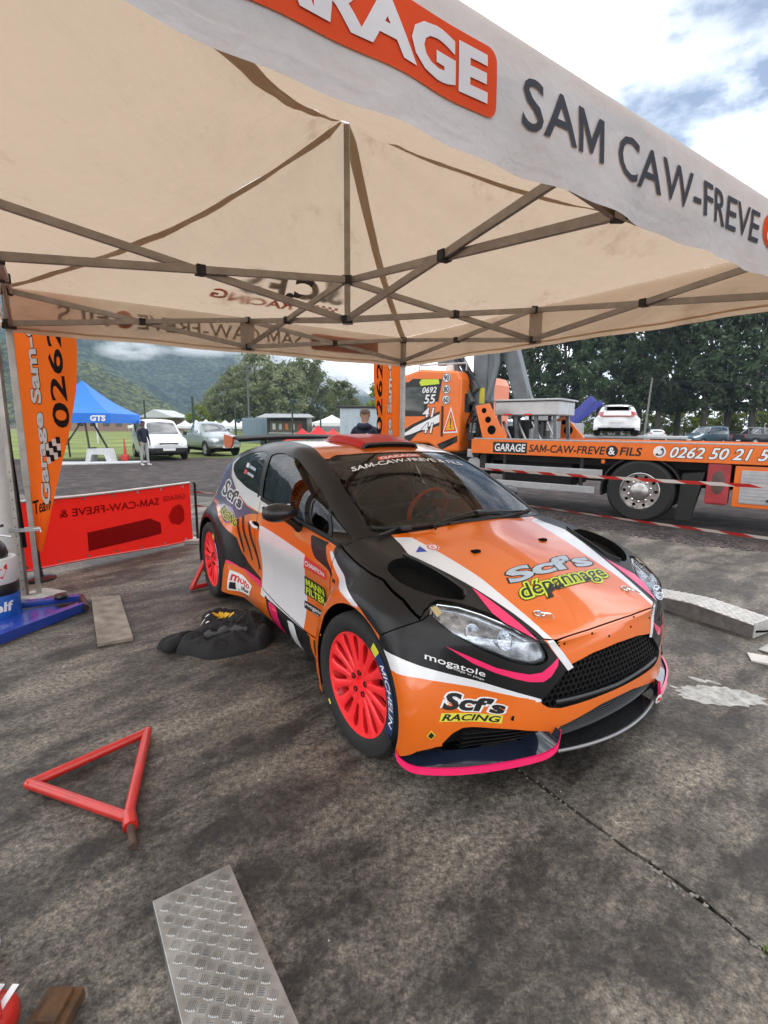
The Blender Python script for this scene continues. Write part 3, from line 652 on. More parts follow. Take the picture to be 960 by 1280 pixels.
# ---------------------------------------------------------------- rally car: details
M_neon = mat('neon_red_rim', (1.0, .028, .035), .4, 0, .04, 5, coat=.25); M_tyre = mat('tyre_rubber', (.014, .014, .014), .75, 0, .25, 12, bump=.4, bscale=60)
M_ink_w = mat('print_white', (.78, .78, .78), .4, var=.03); M_ink_k = mat('print_black', (.012, .012, .012), .4, var=.1); M_ink_y = mat('print_yellow', (.68, .62, .06), .4, var=.05)
M_ink_lime = mat('print_lime', (.55, .68, .03), .4, var=.05); M_ink_r = mat('print_red', (.62, .025, .02), .4, var=.05); M_ink_b = mat('print_blue', (.02, .05, .35), .4, var=.05)
M_ink_s = mat('print_silver', (.42, .48, .54), .35, var=.15, scale=20); M_ink_navy = mat('print_navy', (.015, .03, .12), .4)
M_ink_o = mat('print_orange', (.75, .08, .03), .45, var=.05)
# underside, blackout box in the engine bay, wheel wells
b = MB(); b.box(-2.95, .45, -.70, .70, .15, .17); b.build('floor_pan', M_dark, car)
b = MB(); b.box(-.32, .42, -.60, .60, .18, .70); b.build('engine_bay_blackout', M_dark, car)  # added black box that keeps the hood vents and gaps dark inside
for wx in (0.0, -2.49):
    for s in (-1, 1):
        b = MB(); n = 20; vs = []; fs = []
        for i in range(n + 1):
            a = math.pi * (1.16 * i / n - .08)
            for yy in (.885, .50): vs.append((wx + .375 * math.cos(a), s * yy, .325 + .375 * math.sin(a)))
        fs = [(2 * i, 2 * i + 1, 2 * i + 3, 2 * i + 2) for i in range(n)]
        vs.append((wx, s * .5, .25)); fs += [(2 * i + 1, len(vs) - 1, 2 * i + 3) for i in range(n)]
        b.add(vs, fs); b.build('wheel_arch_liner', M_dark, car, 60)
# dark recesses behind the openings
sub_mesh('grille_backing', ins('grille'), [M_dark], car, -.055); sub_mesh('intake_backing', ins('intake'), [M_dark], car, -.06)
o_vents = [sub_mesh('hood_vent', ins('vent') & (_c[:, 1] * sg < 0), [mat('vent_mesh', (.005, .0045, .004), .9, var=.8, spec=.12, scale=90, bump=1.0, bscale=120)], car, -.045) for sg in (1, -1)]; o_vent = o_vents[0]
o_fogs = [sub_mesh('brake_duct', ins('fog') & (_c[:, 1] * sg < 0), [M_plast], car, -.075) for sg in (1, -1)]
def rim_strip(nm, reg, mt, parent, depth, keep=lambda c: True):
    """wall from the edge of an opening down to its recess"""
    sel = ins(reg); cnt = {}
    for f, s in zip(bm.faces, sel):
        if s:
            for e in f.edges: cnt[e] = cnt.get(e, 0) + 1
    vs = []; fs = []
    for e, c in cnt.items():
        if c != 1 or not e.is_manifold: continue
        if not keep(e.verts[0].co): continue
        k = len(vs)
        for v in e.verts: n = base_normal(v.co); vs += [tuple(v.co), tuple(v.co + n * depth)]
        fs.append((k, k + 2, k + 3, k + 1))
    me = bpy.data.meshes.new(nm); me.from_pydata(vs, [], fs); me.materials.append(mt); return link(nm, me, parent)
for i_, sg in enumerate((1, -1)): rim_strip('vent_rim', 'vent', M_dark, o_vents[i_], -.05, lambda c: c.y * sg < 0); rim_strip('duct_rim', 'fog', M_plast, o_fogs[i_], -.08, lambda c: c.y * sg < 0)
rim_strip('grille_rim', 'grille', M_plast, o_bump, -.06); rim_strip('intake_rim', 'intake', M_plast, o_bump, -.06)
# honeycomb grille
b = MB(); hx = .0155; seen = set()
fg = RG['grille']
for r_ in range(-2, 14):
    for c in range(-36, 37):
        cx = c * hx * 1.732 + (r_ % 2) * hx * .866; cz = .36 + r_ * hx * 1.5
        P = [(cx + hx * math.sin(math.pi / 3 * k) * 1.0, cz + hx * math.cos(math.pi / 3 * k)) for k in range(6)]
        for k in range(6):
            p, q = P[k], P[(k + 1) % 6]; key = tuple(sorted(((round(p[0], 3), round(p[1], 3)), (round(q[0], 3), round(q[1], 3)))))
            if key in seen: continue
            seen.add(key); m3 = np.array([[.6, (p[0] + q[0]) / 2, (p[1] + q[1]) / 2]])
            if fg(m3)[0] > .004: continue
            a1 = onsurf((0, p[0], p[1]), 'front', -.022); a2 = onsurf((0, q[0], q[1]), 'front', -.022)
            b.bar(a1, a2, .010, .0035)
o_g = b.build('grille_mesh', M_plast, car); o_g['kind'] = 'stuff'
b = MB(); pts = [onsurf((0, -.36 + .72 * i / 16, .382 + .012 * abs(i / 8 - 1)), 'front', -.004) for i in range(17)]; b.tube(pts, .009, 6); b.build('grille_bar', M_plast, car, 40)
# lower intake mesh
b = MB()
for i in range(-29, 30):
    yy = i * .0118; b.bar(onsurf((0, yy, .195), 'front', -.010), onsurf((0, yy, .338), 'front', -.010), .003, .003)
for i in range(12):
    zz = .200 + i * .0118; b.tube([onsurf((0, -.345 + .69 * k / 12, zz), 'front', -.010) for k in range(13)], .0018, 4)
b.build('intake_mesh', M_plast, car)['kind'] = 'stuff'
# splitter: centre lip and pink winglets at both corners
M_lip = mat('splitter_grey', (.25, .25, .26), .35, .3, .1)
lip = []
for i in range(25):
    yy = -.345 + .69 * i / 24; lip.append((.732 - .50 * yy * yy, yy))
b = MB(); n = len(lip)
vs = [(x, y, .187) for x, y in lip] + [(x - .09, y, .200) for x, y in lip] + [(x, y, .180) for x, y in lip] + [(x - .09, y, .180) for x, y in lip]
fs = []
for i in range(n - 1): fs += [(i, i + 1, n + i + 1, n + i), (2 * n + i, 3 * n + i, 3 * n + i + 1, 2 * n + i + 1), (i, 2 * n + i, 2 * n + i + 1, i + 1)]
b.add(vs, fs); o_spl = b.build('front_splitter', M_carbon, car, 40)
b = MB(); b.tube([(x + .003, y, .185) for x, y in lip], .0065, 6); b.build('lip_edge', M_lip, o_spl, 40)
wl = [(.352,.912,.20),(.375,.908,.175),(.44,.875,.162),(.53,.755,.165),(.60,.61,.170),(.645,.485,.175),(.672,.41,.187),(.69,.372,.22),(.692,.358,.285)]
wl = cr(wl, 4)
for s in (-1, 1):
    b = MB(); m_ = len(wl); vs = []; fs = []
    for (x, y, z) in wl:
        q = Vector((x, y, 0)); nin = Vector((-.75, -.25, 0)) * .11 if y > .45 else Vector((-.11, .03, 0))
        vs += [(x, s * y, z), (x + nin.x, s * (y + nin.y * .6), z + .035), (x + nin.x * .3, s * (y + nin.y * .2), z - .02)]
    for i in range(m_ - 1): fs += [(3 * i, 3 * i + 3, 3 * i + 4, 3 * i + 1), (3 * i, 3 * i + 2, 3 * i + 5, 3 * i + 3)]
    b.add(vs, fs); o_w = b.build('splitter_winglet', mat('gloss_navy_black', (.010, .014, .028), .12, coat=1), car, 60)
    b = MB(); m_ = len(wl); vs = []; fs = []
    hh = lambda i: .013 if i < m_ * .75 else .013 - .006 * (i - m_ * .75) / (m_ * .25)
    for i, (x, y, z) in enumerate(wl): vs += [(x + .004, s * (y + .003), z - .012), (x + .002, s * y, z + hh(i)), (x - .006, s * (y - .004), z + hh(i)), (x - .006, s * (y - .004), z - .012)]
    for i in range(m_ - 1):
        for k in range(4): fs.append((4 * i + k, 4 * i + (k + 1) % 4, 4 * i + 4 + (k + 1) % 4, 4 * i + 4 + k))
    fs += [(3, 2, 1, 0), (4 * m_ - 4, 4 * m_ - 3, 4 * m_ - 2, 4 * m_ - 1)]
    b.add(vs, fs); b.build('winglet_edge', M_pk, o_w, 40)
    for k in range(4):
        z0 = .205 + .026 * k; b = MB(); P = [onsurf((0, s * (.40 + .036 * i), z0 - .02 * i / 8), 'front', -.035) for i in range(9)]
        b2 = []; vs = []; fs = []
        for i, p in enumerate(P): vs += [tuple(p), tuple(p + Vector((-.03, 0, -.006))), tuple(p + Vector((0, 0, -.004)))]
        for i in range(8): fs += [(3 * i, 3 * i + 3, 3 * i + 4, 3 * i + 1), (3 * i, 3 * i + 2, 3 * i + 5, 3 * i + 3)]
        b.add(vs, fs); b.build('duct_fin', M_plast, o_fogs[0 if s < 0 else 1], 40)
b = MB(); b.lathe([(.0, 0), (.018, .002), (.024, 0)], 20, 'x', Matrix.Translation((.706, .335, .215)) @ Matrix.Rotation(R(8), 4, 'Y'), False); b.build('tow_mark', M_ink_w, car)
b = MB(); b.box(.7085, .7095, .322, .348, .208, .222); b.build('tow_mark_centre', M_ink_r, car)
# headlights
for s_, sg in (('_r', -1), ('_l', 1)):
    sel = bm_lamp[s_]
    hl = sub_mesh('headlight', sel, [M_lens], car, -.001)
    sub_mesh('housing', sel, [mat('lamp_housing', (.30, .33, .38), .18, .75, .4, 17, c2=(.90, .93, .97))], hl, -.022)
    cen = np.array([.50, .58, .665])
    for (yy, zz, r_) in ((.640, .700, .030), (.555, .655, .036)):
        c0 = onsurf((0, sg * yy, zz), 'front', -.042); nn = (base_normal(c0) * .45 + Vector((.8, 0, .1))).normalized()
        Mx = Matrix.Translation(c0) @ nn.to_track_quat('Y', 'Z').to_matrix().to_4x4()
        b = MB(); b.lathe([(.004, -.012), (r_ * .45, -.008), (r_ * .8, .012), (r_, .034), (r_ * 1.05, .034), (r_ * .98, .026)], 24, 'y', Mx, False); b.build('reflector', mat('lamp_reflector', (.85, .87, .9), .06, 1.0, .03), hl, 60)
        b = MB(); b.lathe([(.001, .022), (r_ * .25, .018), (r_ * .28, .0), (.004, -.01)], 14, 'y', Mx, False); b.build('bulb', mat('lamp_bulb', (.75, .8, .85), .05, .4), hl, 60)
    b = MB(); P = [onsurf((0, sg * yy, zz), 'front', -.010) for yy, zz in ((.73,.735),(.69,.758),(.62,.748),(.55,.724),(.468,.684),(.425,.648))]; b.tube(P, .005, 6); b.build('lamp_trim', M_chrome, hl, 50)
    b = MB(); P = [onsurf((0, sg * yy, zz), 'front', -.012) for yy, zz in ((.735,.72),(.71,.682),(.64,.634),(.533,.581),(.45,.558),(.398,.566))]; b.tube(P, .004, 6); b.build('lamp_trim', M_plast, hl, 50)
    q = [(sg * .728, .722), (sg * .70, .735), (sg * .70, .752), (sg * .726, .748)]
    quadpatch(q, mat('indicator_amber', (.42, .33, .16), .3), 'indicator', hl, 'front', .0012, 3)
# wheels
def make_wheel(loc, flip, steer):
    hub = MB(); hub.lathe([(.012, -.062), (.028, -.066), (.030, -.080), (.060, -.084), (.085, -.0835), (.108, -.085), (.108, .0), (.012, .02)], 45); wh = hub.build('wheel', M_neon, car, 40, loc)
    wh.rotation_euler = (0, 0, (math.pi if flip else 0) + steer)
    t = MB(); pr = [(.228, -.094), (.240, -.108), (.262, -.116), (.288, -.118), (.306, -.113), (.317, -.099), (.3215, -.078)]
    for y0, y1 in ((-.078, -.050), (-.040, -.006), (.006, .040), (.050, .078)): pr += [(.3215, y0 + .0005), (.322, y0 + .003), (.322, y1 - .003), (.3215, y1 - .0005), (.3150, y1), (.3150, y1 + .0095)]
    pr = pr[:-2] + [(.317, .099), (.306, .113), (.288, .118), (.24, .108), (.228, .09)]
    t.lathe(pr, 72, 'y', None, False); t.build('tyre', M_tyre, wh, 30)
    rm = MB(); rm.lathe([(.222, -.088), (.226, -.100), (.236, -.103), (.240, -.098), (.236, -.085), (.224, -.06), (.212, .0), (.222, .07), (.236, .09)], 72, 'y', None, False)
    ns = 15
    for k in range(ns):
        a = 2 * math.pi * (k + .5) / ns; Mx = Matrix.Rotation(-a, 4, 'Y')
        st = [(.060, .012, -.086, .03), (.10, .0150, -.088, .03), (.16, .0185, -.093, .028), (.195, .0225, -.097, .026), (.212, .032, -.098, .024), (.228, .046, -.098, .02)]
        vs = []; fs = []
        for (r_, hw, y0, th) in st: vs += [(r_, y0, -hw * .55), (r_, y0, hw * .55), (r_, y0 + .006, hw), (r_, y0 + th, hw * .8), (r_, y0 + th, -hw * .8), (r_, y0 + .006, -hw)]
        for i in range(len(st) - 1):
            for j in range(6): fs.append((6 * i + j, 6 * i + (j + 1) % 6, 6 * i + 6 + (j + 1) % 6, 6 * i + 6 + j))
        rm.add(vs, fs, Mx)
    rm.build('rim', M_neon, wh, 35)
    cap = MB(); cap.lathe([(.002, -.058), (.027, -.060), (.029, -.068)], 24, 'y', None, False); cap.build('hub_hole', M_dark, wh, 60)
    for k in range(5):
        a = 2 * math.pi * k / 5 + .3; lg = MB(); lg.lathe([(.013, -.078), (.013, -.0885), (.0095, -.0885), (.009, -.080), (.002, -.080)], 12, 'y', Matrix.Translation((.050 * math.cos(a), 0, .050 * math.sin(a))), False); lg.build('lug_nut', M_plast, wh, 40)
    dsc = MB(); dsc.lathe([(.07, -.02), (.178, -.02), (.178, .012), (.07, .012)], 48); dsc.build('brake_disc', mat('brake_disc_steel', (.12, .11, .10), .4, .9, .3, 25), wh, 30)
    cl_ = MB(); cl_.bbox(.09, .19, -.045, .03, -.06, .06, .012); cl_.build('brake_caliper', M_plast, wh, 40)
    # maker's band on the sidewall
    def pol(r_, a): return (r_ * math.cos(a), -.1192 + (.288 - r_) ** 2 * 2.2, r_ * math.sin(a))
    def arc(nm, r0, r1, a0, a1, mt, off=0.0):
        n_ = 30; vs = []; fs = []
        for i in range(n_ + 1):
            a = a0 + (a1 - a0) * i / n_
            for j in range(5):
                p = pol(r0 + (r1 - r0) * j / 4, a); vs.append((p[0], p[1] - off, p[2]))
        for i in range(n_):
            for j in range(4): fs.append((5 * i + j, 5 * i + j + 1, 5 * i + 6 + j, 5 * i + 5 + j))
        q = MB(); q.add(vs, fs); q.build(nm, mt, wh, 60, fix=False)
    arc('sidewall_tip', .266, .280, math.pi + .75, math.pi + .66, M_ink_y, .0008)
    for rot in (0,):
        A0, A1 = 1.02 + rot, -.36 + rot
        arc('sidewall_band', .262, .305, A0 - .16, A1, M_ink_navy, .0008); arc('sidewall_tip', .262, .305, A0, A0 - .16, M_ink_y, .0008)
        vs, fs, ar = text_geo('MICHELIN', .012, .25); W = .94; q = MB()
        q.add([(lambda p: (p[0], p[1] - .0016, p[2]))(pol(.270 + .027 * v, A0 - .30 - W * u)) for u, v in vs], fs); q.build('tyre_lettering', M_ink_w, wh, fix=False)
    return wh
make_wheel((0, -.79, .322), False, .055); make_wheel((0, .79, .322), True, .055); make_wheel((-2.49, -.79, .322), False, 0); make_wheel((-2.49, .79, .322), True, 0)
# door mirrors, handles, belt rubber
for s, d in ((-1, o_dr), (1, o_dl)):
    bmm = bmesh.new(); bmesh.ops.create_uvsphere(bmm, u_segments=20, v_segments=12, radius=1)
    for v in bmm.verts:
        x, y, z = v.co; v.co = Vector((-.845 + (x * .075 if x > 0 else x * .045), s * (.90 + .105 * y), .975 + z * (.053 + .010 * y)))
    b = MB(); b.addbm(bmm); mr = b.build('door_mirror', M_plast, d, 50)
    b = MB(); b.bbox(-.897, -.890, s * .90 - .085, s * .90 + .085, .937, 1.012, .002); b.build('mirror_glass', M_chrome, mr)
    b = MB(); b.tube([(-.845, s * .855, .94), (-.86, s * .805, .895), (-.87, s * .772, .868)], [.028, .022, .03], 8); b.build('mirror_stalk', M_plast, mr, 60)
b = MB(); P = []
for i in range(9):
    a = 2 * math.pi * i / 8; P.append((-1.60 + .072 * math.cos(a), .762 + .026 * math.sin(a)))
P = [tuple(onsurf((x, 0, z), 'side', .001)) for x, z in P[:8]]; b.add(P, [tuple(range(8))]); o_h = b.build('handle_recess', M_dark, o_dr)
b = MB(); b.tube([onsurf((-1.665, 0, .775), 'side', .004), onsurf((-1.64, 0, .77), 'side', .026), onsurf((-1.57, 0, .755), 'side', .026), onsurf((-1.545, 0, .75), 'side', .004)], .011, 8); b.build('door_handle', M_wh, o_dr, 60)
for s in (-1, 1):
    b = MB(); P = []
    for i in range(15):
        x = -.36 - 1.20 * i / 14; z = np.interp(x, [-1.55, -1.25, -.85, -.36], [.950, .926, .896, .866]); p = onsurf((x, 0, z), 'side', .003); P.append((p.x, s * abs(p.y), p.z))
    b.tube(P, .014, 6); b.build('window_seal', M_rub, car, 60)
# wipers
for P in (((-.20, -.60), (-.205, -.45), (-.17, -.30)), ((-.155, -.30), (-.185, .05), (-.215, .46))):
    b = MB(); p0 = [onsurf((x - .075, y, 0), 'top', .012) for x, y in P]; b.tube(cr([tuple(p) for p in p0], 5), .006, 6)
    p1 = [onsurf((x - .055, y, 0), 'top', .026) for x, y in P[1:]]; b.tube(p1 + [onsurf((P[-1][0] - .02 if P[0][1] < -.5 else P[1][0] - .02, P[-1][1] if P[0][1] < -.5 else P[1][1] - .25, 0), 'top', .015)], .008, 6)
    b.bbox(p1[0].x - .02, p1[0].x + .02, p1[0].y - .03, p1[0].y + .03, p1[0].z - .012, p1[0].z + .01, .004); b.build('wiper', M_plast, car, 60)
b = MB(); P = [tuple(onsurf((-.205 - .25 * (y / .62) ** 2 * .6, y, 0), 'top', .004)) for y in np.linspace(-.60, .60, 25)]; b.tube(P, .010, 6); b.build('cowl_seal', M_rub, car, 60)
# bonnet fasteners
for s in (-1, 1):
    p = onsurf((.512, s * .31, 0), 'top', .003); b = MB()
    ring = [(p.x + .022 * math.cos(a), p.y + .022 * math.sin(a) + s * .0, p.z + .004 - .15 * .022 * math.cos(a)) for a in np.linspace(0, 2 * math.pi, 16, False)]
    b.tube(ring, .0028, 6, closed=True); b.lathe([(.001, .012), (.009, .012), (.010, 0)], 12, 'z', Matrix.Translation(p), False)
    b.tube([p + Vector((0, 0, .008)), p + Vector((.028, -s * .016 + .02, .004)), p + Vector((.052, .03, -.006))], .0045, 6); b.build('bonnet_pin', M_chrome, o_hood, 50)
    p = onsurf((.058, s * .245, 0), 'top', .0); b = MB(); b.bbox(p.x - .014, p.x + .014, p.y - .022, p.y + .022, p.z - .004, p.z + .010, .003, Matrix.Identity(4)); b.build('bonnet_clip', M_dark, o_hood)
for y, z in ((-.303, .618), (-.146, .63), (-.046, .60), (.118, .604), (.158, .636), (.30, .60)):
    p = onsurf((0, y, z), 'front', .0); b = MB(); b.lathe([(.0055, -.001), (.005, .002), (.001, .003)], 10, 'x', Matrix.Translation(p), False); b.build('rivet', M_dark, o_bump, 50)
for y, z in ((-.53, .349), (.53, .349)):
    p = onsurf((0, y, z), 'front', .0); b = MB(); b.lathe([(.010, -.001), (.010, .002), (.001, .002)], 12, 'x', Matrix.Translation(p), False); b.build('tow_eye_hole', M_dark, o_bump, 50)
# raised strakes along the outer edge of the bonnet vents
for s in (-1, 1):
    b = MB(); P = [tuple(onsurf((x, s * y, 0), 'top', .008)) for x, y in ((-.06, .60), (.05, .565), (.16, .54), (.27, .525), (.325, .555))]; b.tube(cr(P, 4), .006, 6); b.build('vent_strake', M_plast, o_hood, 50)
# roof scoop
def scoop(u, v):
    x = -1.08 - .52 * v; hw = .225 + .035 * v; y = (u * 2 - 1) * hw; z0 = onsurf((x, y, 0), 'top', 0).z
    edge = min(1, (1 - abs(u * 2 - 1)) / .12); return (x, y, z0 + .003 + float(np.interp(v, [0, .3, .7, .85, 1], [.030, .040, .046, .038, .004])) * edge ** .5)
o_sc = sheet('roof_scoop', 24, 14, scoop, mat('scoop_red', (.55, .006, .010), .45, coat=.15), car, 60)
b = MB(); vs = []; fs = []
for i in range(25):
    p = scoop(i / 24, 0); z0 = onsurf((p[0], p[1], 0), 'top', 0).z; vs += [(p[0] + .012, p[1], p[2] - .012), (p[0] + .004, p[1], z0 - .005)]
fs = [(2 * i, 2 * i + 1, 2 * i + 3, 2 * i + 2) for i in range(24)]; b.add(vs, fs); b.build('scoop_mouth', M_dark, o_sc, fix=False)
b = MB(); b.tube([(scoop(i / 24, 0)[0] + .006, scoop(i / 24, 0)[1], scoop(i / 24, 0)[2] - .008) for i in range(25)], .010, 6); b.build('scoop_lip', M_plast, o_sc, 50)
# rear wing
def wing(u, v):
    y = (u * 2 - 1) * .60; a = abs(u * 2 - 1); x = -2.60 - .40 * v + .08 * a * a; zr = 1.352 - .018 * a * a
    return (x, y, zr - .02 * (v - .35) ** 2 * 4 + .03 * v)
o_wg = sheet('rear_wing', 24, 10, wing, mat('wing_black', (.008, .008, .008), .55, spec=.3), car, 60, .022)
for s in (-1, 1):
    b = MB(); b.prism([(-2.66, 1.355), (-2.68, 1.29), (-2.74, 1.255), (-2.92, 1.25), (-2.96, 1.30), (-2.94, 1.375), (-2.75, 1.365)], s * .602, s * .617, 'y'); b.build('wing_endplate', mat('endplate_orange', (.70, .09, .03), .35, coat=.5), o_wg, bevel=.004)
    b = MB(); b.prism([(-2.62, 1.20), (-2.72, 1.345), (-2.84, 1.345), (-2.80, 1.12)], s * .30 - .008, s * .30 + .008, 'y'); b.build('wing_strut', M_plast, o_wg)
# cabin
M_cage = mat('roll_cage_paint', (.05, .05, .055), .4); M_seat = mat('seat_cloth', (.014, .014, .016), .9, bump=.3); M_dash = mat('dashboard_flock', (.018, .017, .016), .95)
b = MB(); b.prism([(-.22, .86), (-.30, .90), (-.55, .905), (-.72, .87), (-.80, .80), (-.80, .55), (-.3, .4)], -.60, .60, 'y'); b.build('dashboard', M_dash, car, 30, bevel=.02)
b = MB(); b.box(-2.6, -.4, -.66, .66, .22, .26); b.box(-2.75, -2.70, -.60, .60, .25, .95); b.build('cabin_floor', M_dark, car)
for s in (-1, 1):
    b = MB(); Mx = Matrix.Translation((-1.42, s * .34, .32))
    b.bbox(-.18, .30, -.22, .22, 0, .14, .05, Mx); b.bbox(-.30, -.16, -.24, .24, .05, .62, .05, Mx @ Matrix.Rotation(R(-12), 4, 'Y')); b.bbox(-.34, -.14, -.17, .17, .60, .86, .05, Mx @ Matrix.Rotation(R(-12), 4, 'Y'))
    for t in (-1, 1): b.bbox(-.30, -.02, t * .20 - .03, t * .20 + .03, .30, .52, .02, Mx @ Matrix.Rotation(R(-12), 4, 'Y')); b.bbox(-.20, .24, t * .21 - .03, t * .21 + .03, .06, .20, .02, Mx)
    b.build('bucket_seat', M_seat, car, 40)
b = MB()
for s in (-1, 1):
    b.tube(cr([(-.42, s * .64, .30), (-.40, s * .60, .885), (-.76, s * .57, 1.105), (-1.13, s * .53, 1.240), (-1.62, s * .51, 1.285)], 5), .016, 8)
    b.tube([(-1.62, s * .66, .30), (-1.62, s * .60, 1.0), (-1.62, s * .50, 1.285)], .019, 8)
    b.tube([(-1.62, s * .44, 1.28), (-2.55, s * .46, .62)], .019, 8); b.tube([(-1.62, s * .66, .35), (-.56, s * .62, .75)], .019, 8); b.tube([(-1.62, s * .63, .75), (-.56, s * .64, .35)], .019, 8)
    b.tube([(-1.62, s * .44, 1.285), (-1.12, -s * .45, 1.262)], .016, 8); b.tube([(-1.62, s * .60, .35), (-1.62, -s * .44, 1.27)], .016, 8)
b.tube([(-1.62, -.44, 1.285), (-1.62, .44, 1.285)], .019, 8); b.tube([(-1.12, -.47, 1.255), (-1.12, .47, 1.255)], .019, 8); b.tube([(-1.62, -.60, .80), (-1.62, .60, .80)], .019, 8)
for s in (-1, 1): b.tube([(-1.12, s * .12, 1.265), (-.62, s * .60, .95)], .014, 8)
b.build('roll_cage', M_cage, car, 50)
sw = Matrix.Translation((-1.06, .33, .865)) @ Matrix.Rotation(R(-66), 4, 'Y')
b = MB(); b.tube([sw @ Vector((.165 * math.cos(a), .165 * math.sin(a), 0)) for a in np.linspace(0, 2 * math.pi, 32, False)], .016, 8, closed=True); o_sw = b.build('steering_wheel', mat('suede_orange', (.80, .07, .02), .8), car, 60)
b = MB(); b.lathe([(.002, .01), (.04, .01), (.045, -.02)], 16, 'z', sw, False)
for a in (0, 2.1, 4.2): b.bar(sw @ Vector((.03 * math.cos(a), .03 * math.sin(a), 0)), sw @ Vector((.155 * math.cos(a), .155 * math.sin(a), 0)), .03, .006)
b.tube([sw @ Vector((0, 0, -.02)), (-.7, .33, .72)], .022, 8); b.build('steering_hub', M_plast, o_sw, 50)
b = MB(); b.bbox(-.80, -.755, -.14, .08, .74, .86, .01); b.build('display_unit', M_plast, car)
# lettering and stickers
SD, FR, TP = 'side', 'front', 'top'
def flip(q): return [(a, b) for a, b in q]
quadpatch([(-.748,.664),(-.428,.675),(-.418,.724),(-.735,.732)], M_ink_r, 'sticker', o_dr, SD, .0014, 20); quadtext('CHAMPION', .01, 0, [(-.728,.682),(-.45,.688),(-.445,.710),(-.722,.712)], M_ink_w, 'lettering', o_dr, SD, .0034)
q = [np.array(p) for p in ((-.779,.495),(-.44,.515),(-.455,.622),(-.752,.614))]
quadpatch(q, M_ink_k, 'sticker', o_dr, SD, .0014, 26)
B = lambda u, v, q=q: tuple(q[0] * (1 - u) * (1 - v) + q[1] * u * (1 - v) + q[2] * u * v + q[3] * (1 - u) * v)
quadtext('MANN', .03, 0, [B(.07, .54), B(.93, .54), B(.93, .92), B(.07, .92)], M_ink_lime, 'lettering', o_dr, SD, .0034); quadtext('FILTER', .03, 0, [B(.07, .08), B(.93, .08), B(.93, .46), B(.07, .46)], M_ink_lime, 'lettering', o_dr, SD, .0034)
q = [np.array(p) for p in ((-.778,.410),(-.445,.435),(-.445,.478),(-.780,.455))]; quadpatch(q, M_ink_k, 'sticker', o_dr, SD, .0014, 26)
B = lambda u, v, q=q: tuple(q[0] * (1 - u) * (1 - v) + q[1] * u * (1 - v) + q[2] * u * v + q[3] * (1 - u) * v)
quadtext('mogatole', .01, 0, [B(.05, .3), B(.95, .3), B(.95, .9), B(.05, .9)], M_ink_w, 'lettering', o_dr, SD, .0034); quadtext('protege et plage', 0, 0, [B(.35, .06), B(.95, .06), B(.95, .24), B(.35, .24)], M_ink_w, 'lettering', o_dr, SD, .0034)
q = [np.array(p) for p in ((-2.056,.172),(-1.724,.205),(-1.675,.294),(-2.008,.345))]; quadpatch(q, M_ink_w, 'sticker', o_body, SD, .001)
B = lambda u, v, q=q: tuple(q[0] * (1 - u) * (1 - v) + q[1] * u * (1 - v) + q[2] * u * v + q[3] * (1 - u) * v)
quadtext('moto', .03, 0, [B(.08, .52), B(.92, .52), B(.92, .94), B(.08, .94)], M_ink_r, 'lettering', o_body, SD); quadtext('plus', .035, .3, [B(.36, .06), B(.95, .06), B(.95, .5), B(.36, .5)], M_ink_k, 'lettering', o_body, SD); quadpatch([B(.05, .08), B(.30, .08), B(.26, .48), B(.08, .44)], M_ink_k, 'sticker', o_body, SD, .0016, 4)
q = ((-2.50,.885),(-1.955,.822),(-1.94,.915),(-2.46,1.015))
quadtext("Scf's", .085, 0, q, M_ink_w, 'lettering', o_body, SD, .0014, ref=.03); quadtext("Scf's", .03, 0, q, M_ink_k, 'lettering', o_body, SD, .0022, ref=.03)
q = ((-2.30,.765),(-1.985,.681),(-1.955,.738),(-2.31,.815))
quadtext('RACING', .09, .2, q, M_ink_y, 'lettering', o_body, SD, .0014, ref=.02); quadtext('RACING', .02, .2, q, M_ink_k, 'lettering', o_body, SD, .0022, ref=.02)
quadtext('mogatole', .006, 0, [(-.818,.580),(-.625,.512),(-.623,.542),(-.811,.612)], M_ink_w, 'lettering', o_bump, FR); quadtext('protege et plage', .0, 0, [(-.744,.553),(-.628,.503),(-.628,.512),(-.740,.563)], M_ink_w, 'lettering', o_bump, FR)
q = ((-.782,.400),(-.561,.366),(-.550,.417),(-.761,.471))
quadtext("Scf's", .10, .1, q, M_ink_w, 'lettering', o_bump, FR, .0014, ref=.04); quadtext("Scf's", .04, .1, q, M_ink_k, 'lettering', o_bump, FR, .0022, ref=.04)
q = ((-.793,.354),(-.570,.330),(-.564,.362),(-.783,.387))
quadpatch(q, M_ink_y, 'sticker', o_bump, FR, .0012); quadtext('RACING', .03, .15, [(-.785,.357),(-.576,.334),(-.570,.359),(-.776,.383)], M_ink_k, 'lettering', o_bump, FR, .002)
quadpatch([(-.838,.300),(-.822,.283),(-.806,.300),(-.822,.322)], M_ink_y, 'sticker', o_bump, FR, .001, 3); quadpatch([(-.834,.300),(-.822,.287),(-.810,.300),(-.822,.316)], M_ink_k, 'sticker', o_bump, FR, .0018, 3)
q = ((.326,-.277),(.322,.345),(.215,.345),(.235,-.255))
quadtext("Scf's", .075, .1, q, M_ink_k, 'lettering', o_hood, TP, .0012, ref=.04); quadtext("Scf's", .04, .1, q, M_ink_s, 'lettering', o_hood, TP, .0019, ref=.04)
q = ((.448,-.315),(.440,.305),(.335,.330),(.345,-.265))
quadtext('dépannage', .115, .1, q, M_ink_k, 'lettering', o_hood, TP, .0022, ref=.01); quadtext('dépannage', .085, .1, q, M_ink_lime, 'lettering', o_hood, TP, .0028, ref=.01); quadtext('dépannage', .01, .1, q, M_ink_k, 'lettering', o_hood, TP, .0034, ref=.01)
